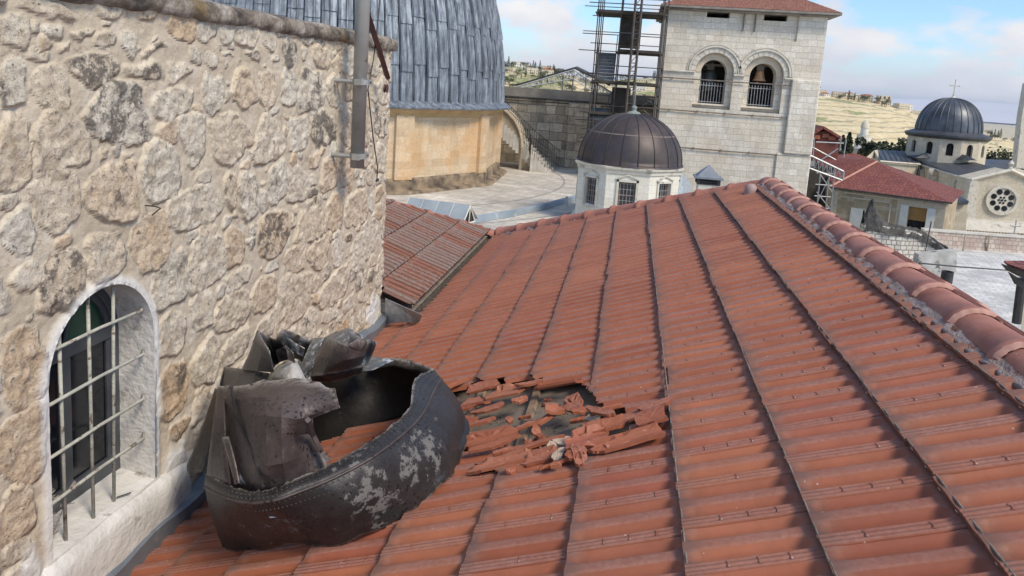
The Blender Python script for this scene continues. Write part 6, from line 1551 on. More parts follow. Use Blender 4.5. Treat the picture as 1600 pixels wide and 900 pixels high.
for (c, open_) in ((wA, False), (wB, True)):
    b = MB(); b.poly([hm(c[0] - .55, c[1] - 1, .22), hm(c[0] + .55, c[1] - 1, .22), hm(c[0] + .55, c[1] + .85, .22), hm(c[0] - .55, c[1] + .85, .22)]); wn = b.build('window', M['glass_dark'], hs)
    if open_:
        b = MB(); b.poly([hm(c[0] - .54, c[1] - .1, .18), hm(c[0] + .54, c[1] - .1, .18), hm(c[0] + .54, c[1] + .84, .18), hm(c[0] - .54, c[1] + .84, .18)]); b.build('roller_blind', simple('ochre_blind', (.30, .17, .05), (.38, .22, .07), 3, .8), wn)
        for s_ in (-1, 1):
            b = MB(); b.box(hm(c[0] + s_ * .82, c[1] - .05, -.06), (.50, .07, 1.9), math.atan2(ht[1], ht[0]) + s_ * .15); b.build('shutter', M['shutter'], wn)
    else:
        for s_ in (-1, 1):
            b = MB(); b.box(hm(c[0] + s_ * .46, c[1] - .08, -.05), (.80, .07, 1.85), math.atan2(ht[1], ht[0])); b.build('shutter', M['shutter'], wn)
eL, eR = hm(-.25, ze + .02, -.35), hm(HW + .35, ze + .02, -.35); apx = Yp(1370, 253, 60.5); eRb, eLb = eR - hn * 9.6, eL - hn * 9.6; ap2 = apx - hn * 3.4 - ht * 1.5
b = MB(); b.poly([eL, eR, apx]); b.poly([eR, eRb, ap2, apx]); b.poly([eRb, eLb, ap2]); b.poly([eLb, eL, apx, ap2]); b.poly([eL, eLb, eRb, eR]); b.build('roof', M['red_tile'], hs)
b = MB(); b.tube([eL + np.array([0, 0, .03]), apx + np.array([0, 0, .03])], .09, 6); b.build('hip_cap', simple('pale_red_hip', (.42, .2, .15), (.5, .27, .2), 3), hs)
b = MB(); b.tube([eL, eR], .06, 6); b.build('gutter', M['iron'], hs)
# left roof wing of the same house
wg = thing('annex_roof', 'corrugated dark red roof wing between the house and the timber hut', 'roof', Yp(1310, 262, 62))
g0, g1, g2, g3 = Yp(1262, 252, 62), Yp(1330, 238, 66), Yp(1366, 252, 61), Yp(1308, 288, 57.5)
b = MB(); b.poly([Yp(1272, 246, 66), Yp(1335, 241, 68), Yp(1369, 252, 61.5), Yp(1300, 287, 57.5)]); b.build('sheet', M['red_tile'], wg, solid=.1)
for i in range(12):
    f = (i + .5) / 12; a_ = Yp(1272, 246, 66) * (1 - f) + Yp(1300, 287, 57.5) * f; c_ = Yp(1335, 241, 68) * (1 - f) + Yp(1369, 252, 61.5) * f
    b = MB(); b.tube([a_ + np.array([0, 0, .08]), c_ + np.array([0, 0, .08])], .05, 4); b.build('roof_rib', M['red_tile'], wg)
b = MB(); prism(b, [Yp(1300, 288, 57.6), Yp(1369, 253, 61.6), Yp(1369, 300, 61.6), Yp(1300, 330, 57.6)], (0, 2, 0)); b.build('wall', M['house_ashlar'], wg)
# timber hut on the roof
hut = thing('rooftop_hut', 'brick red timber hut with gabled roof standing on a scaffold behind the bell tower', 'hut', Yp(1290, 250, 60))
b = MB(); prism(b, [Yp(1268, 252, 60), Yp(1309, 248, 60), Yp(1311, 216, 60), Yp(1289, 204, 60), Yp(1270, 210, 60)], (0, 4, 0)); b.build('wall', simple('red_brown_boards', (.12, .035, .025), (.20, .062, .042), 4, .8, 0, .3), hut)
b = MB(); a_, c_, d_ = Yp(1266, 212, 59.6), Yp(1287, 199, 59.6), Yp(1317, 217, 59.6); b.poly([a_, c_, c_ + np.array([0, 5, 0]), a_ + np.array([0, 5, 0])]); b.poly([c_, d_, d_ + np.array([0, 5, 0]), c_ + np.array([0, 5, 0])]); b.build('roof', M['red_tile'], hut, solid=.18)
b = MB()
for q in ((1276, 214), (1290, 212), (1300, 216)): p = Yp(*q, 59.9); b.box(p, (.5, .1, .3))
b.build('carving', simple('orange_boards', (.28, .09, .05), (.34, .12, .07), 3), hut)
# white lattice scaffold under the hut
ls = thing('lattice_scaffold', 'pale tubular scaffold and lattice beam in the dark gap beside the bell tower', 'scaffold', Yp(1290, 320, 56))
def lt(name, pts, r, m='steel_tube', y=56, par=None):
    b = MB(); b.tube([Yp(px, py, y) for px, py in pts], r, 5); return b.build(name, M[m], ls if par is None else par)
for seg in ([(1266, 243), (1318, 268)], [(1262, 262), (1316, 282)], [(1318, 268), (1317, 281)], [(1266, 243), (1262, 262)]): lt('chord', seg, .07, y=54)
n = 8
for i in range(n):
    f0, f1, fm_ = i / n, (i + 1) / n, (i + .5) / n
    A0 = (1266 + 52 * f0, 243 + 25 * f0); A1 = (1266 + 52 * f1, 243 + 25 * f1); Bm = (1262 + 54 * fm_, 262 + 20 * fm_)
    lt('lattice_bar', [A0, Bm, A1], .04, y=54)
for px in (1282, 1296, 1304): lt('standard', [(px, 268), (px - 8, 345)], .05)
for py in (270, 288, 306, 324): lt('ledger', [(1276 - (py - 270) * .1, py), (1302 - (py - 270) * .1, py + 2)], .04)
for (a, c) in (((1280, 270), (1300, 300)), ((1298, 272), (1274, 322)), ((1276, 300), (1296, 326))): lt('brace', [a, c], .035)
for seg in ([(1262, 226), (1306, 250)], [(1310, 232), (1280, 252)], [(1275, 222), (1318, 224)], [(1272, 215), (1270, 246)], [(1322, 218), (1318, 246)], [(1314, 214), (1312, 236)]): lt('brace', seg, .05, y=57)
b = MB(); prism(b, [Yp(1255, 262, 59.5), Yp(1305, 262, 59.5), Yp(1302, 345, 59.5), Yp(1250, 345, 59.5)], (0, 1, 0)); b.build('dark_gap_sheet', M['plank'], ls)  # dark sheet added to paint the shade of the open gap
# --- domed church
chh = thing('domed_church', 'pale stone church with ribbed dark dome, slate roofs and a rose window', 'church', Yp(1480, 330, 80))
dc = Yp(1480, 213, 85); dx, dy = float(dc[0]), 85.0; zdome = float(dc[2]) + .25; dr = 3.78
NW = 12; b = MB()
for k in range(NW):
    a = 2 * math.pi * (k + .5) / NW; n_ = (math.cos(a), math.sin(a), 0); t_ = (-math.sin(a), math.cos(a), 0); apk = dr * math.cos(math.pi / NW); mk = wallmap((dx + n_[0] * apk, dy + n_[1] * apk, 0), t_, n_); h_ = dr * math.sin(math.pi / NW)
    band(b, mk, -h_, h_, zdome - 3.4, zdome - .35, [(0, .33, zdome - 2.1, zdome - 1.15)] , .3, 8)
b.build('drum', M['church_ashlar'], chh)
b = MB(); b.lathe((dx, dy, 0), [(dr - .35, zdome - 3.3), (dr - .35, zdome - .4)], 24); b.build('dark_inside', M['dark'], chh)
b = MB(); b.lathe((dx, dy, zdome), [(dr, -.45), (dr + .12, -.42), (dr + .28, -.2), (dr + .30, -.02), (dr - .1, .12), (3.2, .3), (3.1, .35)], 48); b.build('drum_cornice', M['slate'], chh)
def glassdome():
    m, nt, p = newmat('dark_lead_dome'); n = noise(nt, .8, 5, .6); col = ramp(nt, n, [(.35, (.05, .055, .065)), (.65, (.11, .125, .145))]); nt.links.new(col, p.inputs['Base Color']); p.inputs['Metallic'].default_value = .4; p.inputs['Roughness'].default_value = .42; return m
pr_ = [(3.12 * math.cos(t) ** .85, .35 + 3.45 * math.sin(t)) for t in np.linspace(0, math.pi / 2 - .03, 16)]
b = MB(); b.lathe((dx, dy, zdome), pr_, 48); b.build('dome', glassdome(), chh, smooth=True)
for k in range(28):
    a = 2 * math.pi * k / 28; b = MB(); b.tube([(dx + r * 1.006 * math.cos(a), dy + r * 1.006 * math.sin(a), zdome + z) for r, z in pr_], .05, 5); b.build('dome_rib', M['slate'], chh)
b = MB(); zt2 = zdome + 3.75; b.lathe((dx, dy, zt2), [(.35, -.05), (.2, .15), (.08, .3), (.12, .42), (.04, .55)], 12); b.tube([(dx, dy, zt2 + .4), (dx, dy, zt2 + 1.9)], .05, 6); b.tube([(dx - .45, dy, zt2 + 1.35), (dx + .45, dy, zt2 + 1.35)], .05, 6)
for a in range(4): b.lathe((dx + (.45 if a == 0 else -.45 if a == 1 else 0), dy, zt2 + (1.35 if a < 2 else 1.95 if a == 2 else 1.35)), [(0, -.1), (.1, 0), (0, .1)], 8)
b.build('cross', M['trim'], chh)
def ppoly(name, pts, mat, back=(0, 3, 0), par=None):
    b = MB(); prism(b, [Yp(*p) for p in pts], back); return b.build(name, mat, par or chh)
# nave towards the right, near wall
ppoly('nave_roof', [(1434, 251, 83), (1487, 243, 87), (1578, 269, 74), (1518, 280, 71.5)], M['slate'], (0, 0, -.15))
ppoly('nave_wall', [(1436, 256, 83), (1517, 281, 71.8), (1510, 372, 71.8), (1428, 330, 83)], M['church_ashlar'], (1.5, 3, 0))
ppoly('transept_roof', [(1367, 234, 86), (1427, 237, 88), (1438, 254, 82), (1374, 250, 80)], M['slate'], (0, 0, -.15))
for i in range(8):
    f = (i + .5) / 8; a_ = Yp(1367, 234, 86) * (1 - f) + Yp(1427, 237, 88) * f; c_ = Yp(1374, 250, 80) * (1 - f) + Yp(1438, 254, 82) * f; b = MB(); b.tube([a_ + np.array([0, -.05, .06]), c_ + np.array([0, -.05, .06])], .04, 4); b.build('roof_seam', M['slate'], chh)
ppoly('transept_wall', [(1375, 251, 80.2), (1438, 256, 82), (1431, 320, 82), (1368, 310, 80.2)], M['church_ashlar'])
ppoly('transept_gable', [(1351, 248, 81), (1366, 235, 84), (1375, 251, 80.3), (1370, 310, 80.3), (1349, 300, 81)], M['church_ashlar'], (1, 2, 0))
ppoly('small_gable', [(1431, 247, 82.2), (1448, 238, 82.6), (1464, 247, 82.2)], M['slate'], (0, 3, 0)); ppoly('small_gable', [(1503, 250, 80), (1512, 243, 80), (1527, 251, 80)], M['slate'], (0, 3, 0))
ppoly('east_roof', [(1524, 248, 90), (1578, 250, 92), (1582, 266, 86), (1530, 262, 84)], M['slate'], (0, 0, -.2))
ppoly('east_wall', [(1528, 262, 86), (1600, 266, 88), (1600, 290, 88), (1528, 290, 86)], M['church_ashlar'])
def blob(name, px, py, y, w_, h_, mat, arch=True, par=None, d=.12):
    p = Yp(px, py, y); b = MB(); n = 10; V = []
    if arch: V = [(p[0] - w_ / 2, p[1], p[2] - h_ / 2)] + [(p[0] - w_ / 2 * math.cos(math.pi * i / n), p[1], p[2] + h_ / 2 - w_ / 2 + w_ / 2 * math.sin(math.pi * i / n)) for i in range(n + 1)] + [(p[0] + w_ / 2, p[1], p[2] - h_ / 2)]
    else: V = [(p[0] - w_ / 2, p[1], p[2] - h_ / 2), (p[0] - w_ / 2, p[1], p[2] + h_ / 2), (p[0] + w_ / 2, p[1], p[2] + h_ / 2), (p[0] + w_ / 2, p[1], p[2] - h_ / 2)]
    prism(b, V, (0, d, 0)); return b.build(name, mat, par or chh)
blob('window', 1407, 270, 80.9, 1.0, 1.0, M['trim']); blob('window', 1407, 270.5, 80.8, .65, .7, M['glass_dark'])
blob('carved_window', 1461, 281, 78.6, 1.35, 2.2, M['trim'], False); blob('carved_panel', 1461, 281, 78.4, 1.0, 1.7, M['ashlar_wall'], False)
blob('window', 1441, 277, 81.6, .5, 1.7, M['trim']); blob('window', 1494, 299, 74.0, .6, 2.2, M['trim']); blob('window', 1494, 299, 73.8, .3, 1.8, M['ashlar_wall']); blob('window', 1441, 277, 81.4, .26, 1.4, M['ashlar_wall'])
b = MB(); b.tube([Yp(1436, 256, 81.7), Yp(1430, 290, 81.7)], .06, 5); b.build('downpipe', M['iron'], chh)
b = MB(); b.tube([Yp(1437, 257, 82.6), Yp(1518, 282, 71.4)], .12, 4); b.tube([Yp(1375, 252, 79.9), Yp(1438, 257, 81.7)], .1, 4); b.build('eaves_moulding', M['trim'], chh)
# gable with rose window
GY = 70.0
ppoly('gable_wall', [(1519, 281, GY), (1580, 267, GY), (1640, 296, GY), (1632, 372, GY), (1506, 365, GY), (1512, 330, GY)], M['church_ashlar'])
ppoly('buttress', [(1517, 283, GY - .4), (1528, 283, GY - .4), (1524, 345, GY - .4), (1508, 360, GY - .4), (1505, 345, GY - .4)], M['trim'], (0, .5, 0))
b = MB(); b.tube([Yp(1518, 281, GY - .1), Yp(1580, 266, GY - .1), Yp(1642, 296, GY - .1)], .18, 4); b.build('gable_coping', M['trim'], chh)
b = MB(); c_ = Yp(1579, 262, GY); b.lathe(c_, [(.2, -.2), (.12, .1), (.25, .35), (.1, .6), (0, .65)], 8); b.build('gable_finial', M['trim'], chh)
rc = Yp(1566, 313, GY - .12); rmap = wallmap((0, GY - .12, 0), (1, 0, 0), (0, -1, 0))
def disc(b, u, z, r, d, n=20, th=.05):
    prism(b, [rmap(u + r * math.cos(2 * math.pi * i / n), z + r * math.sin(2 * math.pi * i / n), d) for i in range(n)], (0, th, 0))
b = MB(); arch_ring(b, rmap, rc[0], 1.08, 1.32, rc[2], -.08, .1, 0, 2 * math.pi, 32); rose = b.build('rose_window', M['trim'], chh)
b = MB(); disc(b, rc[0], rc[2], 1.09, .04, 32); b.build('tracery', M['trim'], rose)
b = MB()
for k in range(8): a = 2 * math.pi * (k + .5) / 8; disc(b, rc[0] + .76 * math.cos(a), rc[2] + .76 * math.sin(a), .235, .0, 14)
for k in range(6): a = 2 * math.pi * k / 6; disc(b, rc[0] + .27 * math.cos(a), rc[2] + .27 * math.sin(a), .095, .0, 10)
disc(b, rc[0], rc[2], .1, .0, 10); b.build('rose_glass', M['glass_dark'], rose)
ppoly('ledge', [(1500, 343, GY - 1.2), (1632, 352, GY - 1.2), (1632, 366, GY - 1.8), (1500, 360, GY - 1.8)], M['trim'], (0, 1.2, 0))
b = MB()
for i in range(22): b.box(Yp(1513 + i * 5, 361 + i * .35, GY - 1.85), (.14, .2, .2))
b.build('corbel', M['house_ashlar'], chh)
# annex between house and church
ax_ = thing('church_annex', 'low pale stone annex with arched doorway between the shuttered house and the rose window gable', 'building', Yp(1485, 370, 63))
ppoly('wall', [(1473, 318, 63), (1512, 316, 63), (1508, 378, 63), (1461, 374, 63)], M['church_ashlar'], (0, 4, 0), ax_)
ppoly('roof', [(1473, 318, 62.7), (1474, 306, 66), (1492, 302, 68), (1514, 314, 62.7), (1512, 318, 62.7)], M['slate'], (0, 0, -.1), ax_)
blob('doorway', 1471.5, 356, 62.9, 1.05, 1.75, M['trim'], True, ax_); blob('doorway', 1470, 357, 62.75, .72, 1.5, M['glass_dark'], True, ax_)
# far right tower edge
tr2 = thing('pale_tower', 'plain pale stone tower cut by the frame beside the dome with a cross', 'tower', Yp(1600, 260, 95))
ppoly('wall', [(1588, 262, 95), (1597, 180, 95), (1606, 130, 95), (1680, 136, 95), (1680, 275, 95)], M['trim'], (0, 1.2, 0), tr2)
# --- low walls round the courtyard
pw = thing('pink_stone_wall', 'low wall of pinkish rubble along the far side of the courtyard', 'wall', Yp(1540, 390, 45))
q0, q1 = Zp(1474, 387, CZ), Zp(1640, 399, CZ)
b = MB(); prism(b, [q0, q1, q1 + np.array([0, 0, .9]), q0 + np.array([-1.2, 0, .9]), q0 + np.array([-1.2, 0, 0])], (0, .4, 0)); b.build('wall', M['courty_wall'], pw)
b = MB(); prism(b, [q0 + np.array([-1.2, -.05, .9]), q1 + np.array([0, -.05, .9]), q1 + np.array([0, -.05, 1.0]), q0 + np.array([-1.2, -.05, 1.0])], (0, .5, 0)); b.build('coping', M['trim'], pw)
for px in (1504, 1542, 1578):
    p = Zp(px, 392, CZ); b = MB(); b.bx((p[0] - .03, p[1] - .08, CZ), (p[0] + .03, p[1] + .0, CZ + .95)); b.build('pilaster_strip', M['house_ashlar'], pw)
bwl = thing('blackened_wall', 'curving white rubble wall with black weathered rounded top beyond the ridge tiles', 'wall', Yp(1420, 385, 40))
tops = [(1350, 352, 40), (1362, 350, 40), (1385, 354, 40), (1410, 358, 40), (1432, 362, 40.3), (1452, 372, 40.5), (1470, 384, 40.2), (1484, 393, 39.8)]
M['black_top'] = simple('blackened_mortar', (.035, .032, .030), (.12, .11, .10), 3, 1, 0, .8, .05, ((.24, .22, .19), 5, .62))
b = MB()
for i in range(len(tops) - 1):
    a_, c_ = Yp(*tops[i]), Yp(*tops[i + 1]); prism(b, [a_, c_, np.array([c_[0], c_[1], -10.5]), np.array([a_[0], a_[1], -10.5])], (0.02, .7, 0))
b.build('wall', M['white_rubble'], bwl)
nT = 60; TT = np.array([Yp(*q) for q in tops]); par = np.linspace(0, len(TT) - 1.001, nT); V = []
for k, t_ in enumerate(par):
    i = int(t_); c_ = TT[i] + (TT[i + 1] - TT[i]) * (t_ - i) + np.array([0, .28, -.06])
    kn = 1.15 * math.exp(-((t_ - .8) / .62) ** 2)
    for j in range(13):
        th = math.pi * j / 12; n_ = float(fbm(np.array(k * .35), np.array(j * .5), 88, 4)) - .5
        r = .36 + .30 * n_; V.append(c_ + np.array([.0, -math.cos(th) * r, math.sin(th) * (r * .75 + kn) - .05 - .25 * abs(math.cos(th)) ** 4]))
b = MB(); b.mesh(V, [(k * 13 + j, k * 13 + j + 1, (k + 1) * 13 + j + 1, (k + 1) * 13 + j) for k in range(nT - 1) for j in range(12)]); b.build('rounded_top', M['black_top'], bwl, smooth=True)
b = MB(); b.tube([Yp(1455, 346, 39), Yp(1446, 392, 39)], .03, 5); o = b.build('thin_mast', M['iron']); tag(o, 'thin dark mast standing by the blackened wall', 'mast')
pp = thing('whitewashed_parapet', 'whitewashed cement parapet stained black along its top edge by the courtyard', 'parapet', Yp(1470, 400, 34))
b = MB(); prism(b, [Yp(1436, 398, 33), Yp(1496, 392, 33), Yp(1494, 425, 33), Yp(1470, 440, 33), Yp(1430, 430, 33)], (0, .5, 0)); b.build('wall', simple('stained_whitewash', (.34, .32, .28), (.62, .60, .55), 1.6, .9, 0, .5, .02, ((.12, .11, .1), 2.2, .56)), pp)
pb = thing('black_flue', 'short black open pipe rising behind the ridge tiles', 'pipe', Yp(1480, 440, 12))
c_ = Yp(1481, 424, 12); b = MB(); b.lathe((c_[0], c_[1], c_[2]), [(.085, -.6), (.085, 0), (.075, .0), (.075, -.3)], 20); b.build('pipe', M['iron'], pb, smooth=False)
b = MB(); b.tube([Yp(1436, 411, 12), Yp(1500, 417, 13), Yp(1600, 424, 15)], .012, 5); o = b.build('overhead_cable', M['iron']); tag(o, 'dark cable stretched above the white courtyard paving', 'cable')
er = thing('eave_corner', 'dark timber eave with red tiles and a black post at the courtyard edge', 'eave', Yp(1600, 500, 9))
b = MB(); prism(b, [Yp(1571, 415, 9), Yp(1640, 440, 8), Yp(1640, 455, 8), Yp(1580, 426, 9)], (0, .12, 0)); b.build('fascia', M['iron'], er)
b = MB(); prism(b, [Yp(1575, 413, 9), Yp(1640, 413, 9.5), Yp(1640, 438, 8), Yp(1575, 416, 9)], (0, .10, .02)); b.build('tiles', M['red_tile'], er)
b = MB(); prism(b, [Yp(1580, 427, 9), Yp(1600, 440, 9), Yp(1600, 452, 9), Yp(1590, 446, 9)], (0, .08, 0)); b.tube([Yp(1597, 435, 9.1), Yp(1588, 505, 9.1)], .05, 8); b.build('post', M['iron'], er)
b = MB(); prism(b, [Yp(1600, 440, 9.4), Yp(1650, 440, 9.4), Yp(1640, 560, 9.4), Yp(1592, 560, 9.4)], (.6, .5, 0)); b.build('wall', M['render_wall'], er)
sd_ = thing('small_grey_dome', 'small grey dome topped by a cross beside the pink courtyard wall', 'dome', Yp(1583, 378, 50))
c_ = Yp(1583, 376, 50); b = MB(); b.lathe((c_[0], c_[1], c_[2] - .5), [(.95 * math.cos(t), .95 * math.sin(t)) for t in np.linspace(0, 1.5, 9)], 24); b.lathe((c_[0], c_[1], c_[2] - .5), [(.95, -2), (.95, 0)], 24); b.build('shell', simple('grey_plaster_dome', (.30, .32, .31), (.42, .44, .43), 2, .8), sd_, smooth=True)
b = MB(); b.tube([(c_[0], c_[1], c_[2] + .4), (c_[0], c_[1], c_[2] + 1.3)], .05, 6); b.tube([(c_[0] - .3, c_[1], c_[2] + .95), (c_[0] + .3, c_[1], c_[2] + .95)], .05, 6); b.build('cross', M['trim'], sd_)
ra_ = thing('brown_tile_roof', 'strip of brown weathered tiles below the rose window gable', 'roof', Yp(1540, 368, 55))
b = MB(); prism(b, [Yp(1490, 366, 55), Yp(1570, 366, 57), Yp(1575, 380, 50), Yp(1484, 374, 50)], (0, 0, -.2)); b.build('tiles', M['tower_tile'], ra_)
# --- minaret
mn = thing('white_minaret', 'slender white minaret with balcony rising before the sunlit hillside', 'minaret', Yp(1343, 262, 230))
c_ = Yp(1343, 262, 230); zt_m = float(Yp(1350, 187, 230)[2]); z0m = float(c_[2]) - 6; H = zt_m - z0m
b = MB(); b.lathe((c_[0], c_[1], z0m), [(1.65, 0), (1.5, H * .68), (2.0, H * .70), (2.0, H * .74), (1.15, H * .745), (1.1, H * .88)], 12); b.build('shaft', M['hh'][1], mn)
b = MB(); b.lathe((c_[0], c_[1], z0m), [(1.25, H * .88), (1.1, H * .94), (.5, H * .985), (0, H)], 12); b.build('cap', M['hh'][0], mn, smooth=True)
b = MB(); b.lathe((c_[0], c_[1], z0m), [(1.95, H * .74), (1.95, H * .78)], 12); b.build('balcony', M['trim'], mn)
# --- roofs and small houses of the old city between here and the valley
M['cb'] = [simple('old_city_stone', (.34, .31, .26), (.50, .46, .39), .8, .95, 0, .2), simple('old_city_grey', (.26, .26, .25), (.40, .40, .38), .8, .95, 0, .2), simple('old_city_white', (.46, .45, .42), (.60, .59, .56), .8, .9, 0, .2)]
rr = random.Random(41); GC = 'flat roofed stone houses of the old city'
for i in range(46):
    if i < 20: px, D = rr.uniform(1268, 1450), rr.uniform(105, 210)
    elif i < 30: px, D = rr.uniform(1525, 1640), rr.uniform(110, 200)
    else: px, D = rr.uniform(915, 1045), rr.uniform(110, 300)
    pyt = rr.uniform(232, 250) if i < 20 else rr.uniform(252, 264) if i < 30 else rr.uniform(150, 185)
    p = Yp(px, pyt, D); x, y, zt2 = float(p[0]), D, float(p[2]); w_, d_ = rr.uniform(5, 11), rr.uniform(6, 10)
    zt2 = min(zt2, -4); t = thing('city_house', 'flat roofed pale stone house of the old city below the hillside', 'house', (x, y, -20), GC)
    rz = rr.uniform(-.4, .4); b = MB(); b.box((x, y, (zt2 - 20) / 2), (w_, d_, zt2 + 20), rz); b.build('wall', M['cb'][rr.randint(0, 2)], t)
    b = MB(); ca, sa = math.cos(rz), math.sin(rz)
    for k in range(3):
        u = -w_ * .33 + k * w_ * .33; v = -d_ / 2; b.box((x + u * ca - v * sa, y + u * sa + v * ca, zt2 - 1.8), (.8, .2, 1.2), rz)
    b.build('window', M['dark'], t)
    if rr.random() < .6:
        b = MB(); b.box((x + rr.uniform(-1, 1), y, zt2 + .6), (1.6, 1.6, 1.2), rz); b.build('roof_box', M['cb'][2], t)
for i, (px, py, D, h, wd, kind) in enumerate(((1318, 212, 100, 7, 3.2, 'cypress'), (1328, 208, 100, 8, 2.6, 'cypress'), (1367, 210, 100, 6, 3.5, 'round'), (1385, 224, 98, 4, 5, 'round'), (1408, 210, 98, 6, 5.5, 'round'), (1422, 222, 97, 4, 4, 'round'), (1538, 231, 108, 5, 7, 'round'), (1560, 229, 108, 5, 7, 'round'), (1400, 238, 130, 4, 8, 'round'), (1585, 352, 60, 1.5, 1.6, 'round'))[:9]):
    p = Yp(px, py, D); tree('conifer' if kind == 'cypress' else 'city_tree', ['slim dark cypress just beside the minaret, nearest the hut', 'taller slim cypress touching the minaret', 'dark pine a little beyond the minaret', 'low dark tree between the pine and the church', 'dense dark tree close to the church transept', 'low tree against the drum of the church', 'wide dark tree behind the slate roofs, nearest the dome', 'second wide dark tree behind the slate roofs, farther from the dome', 'low bushy tree above the transept roof'][i], float(p[0]), D, h, wd, kind, 50 + i, M['leaf_dark'], 700, None, float(p[2]) - h)
# ================================================================== BURNT METAL WRECK
def metal(name, c1, c2, ash, ath, rough=.45, blue=False):
    m, nt, p = newmat(name); n1 = noise(nt, 4, 6, .6); n2 = noise(nt, 26, 8, .72); n3 = noise(nt, 3.2, 7, .68); n4 = noise(nt, 60, 5, .7)
    e = attr(nt, 'edge')
    col = ramp(nt, n1, [(.3, c1), (.7, c2)])
    col = mix(nt, .7, col, ramp(nt, n2, [(.3, (.6, .6, .6)), (.7, (1.35, 1.33, 1.3))]), 'MULTIPLY')
    am = rampf(nt, mathn(nt, 'ADD', mathn(nt, 'ADD', mathn(nt, 'MULTIPLY', n3, .6), mathn(nt, 'MULTIPLY', n2, .45)), mathn(nt, 'MULTIPLY', attr(nt, 'ash'), .16)), ath, ath + .03)
    v = N(nt, 'ShaderNodeTexVoronoi'); v.inputs['Scale'].default_value = 45; t = N(nt, 'ShaderNodeTexCoord'); nt.links.new(t.outputs['Object'], v.inputs['Vector'])
    pit = mathn(nt, 'MULTIPLY', mathn(nt, 'LESS_THAN', v.outputs['Distance'], .26), mathn(nt, 'GREATER_THAN', n1, .45))
    col = mix(nt, am, col, mix(nt, n4, tuple(a * .75 for a in ash), ash))
    col = mix(nt, mathn(nt, 'MULTIPLY', pit, .8), col, (.008, .007, .007))
    col = mix(nt, mathn(nt, 'MULTIPLY', e, rampf(nt, n2, .42, .52)), col, (.42, .38, .34))
    nt.links.new(col, p.inputs['Base Color']); p.inputs['Metallic'].default_value = .25
    rgh = mix(nt, am, (rough,) * 3, (.8,) * 3); nt.links.new(rgh, p.inputs['Roughness'])
    bump(nt, p, mathn(nt, 'ADD', mathn(nt, 'MULTIPLY', n2, .6), mathn(nt, 'MULTIPLY', n1, 1.2)), .5, .01); return m
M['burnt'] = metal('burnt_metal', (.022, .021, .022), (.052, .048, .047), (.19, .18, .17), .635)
M['burnt_brown'] = metal('scorched_brown_metal', (.055, .043, .040), (.12, .096, .090), (.17, .155, .14), .66, .45)
M['burnt_blue'] = metal('blued_metal', (.07, .085, .098), (.17, .20, .225), (.50, .54, .58), .56, .3)
M['burnt_dark'] = metal('darkest_burnt_metal', (.006, .006, .006), (.018, .016, .014), (.05, .055, .05), .64, .55)  # darkest metal, on the inner walls and one crumpled sheet
def DP(px, py, off):
    p = rf(px, py, off); 
    if p[0] < -1.90: p = p * (-1.90 / p[0])
    return p
def cat(P, n, axis):
    """Catmull-Rom upsample of a grid along an axis"""
    P = np.moveaxis(P, axis, 0); m = len(P); out = []
    for i in range(m - 1):
        p0 = P[max(i - 1, 0)]; p1 = P[i]; p2 = P[i + 1]; p3 = P[min(i + 2, m - 1)]
        for k in range(n):
            t = k / n; out.append(.5 * ((2 * p1) + (-p0 + p2) * t + (2 * p0 - 5 * p1 + 4 * p2 - p3) * t * t + (-p0 + 3 * p1 - 3 * p2 + p3) * t ** 3))
    out.append(P[-1]); return np.moveaxis(np.array(out), 0, axis)
wreck = thing('burnt_metal_wreck', 'charred torn metal ring with crumpled riveted panels lying on the tiles against the wall', 'wreckage', rf(520, 740))
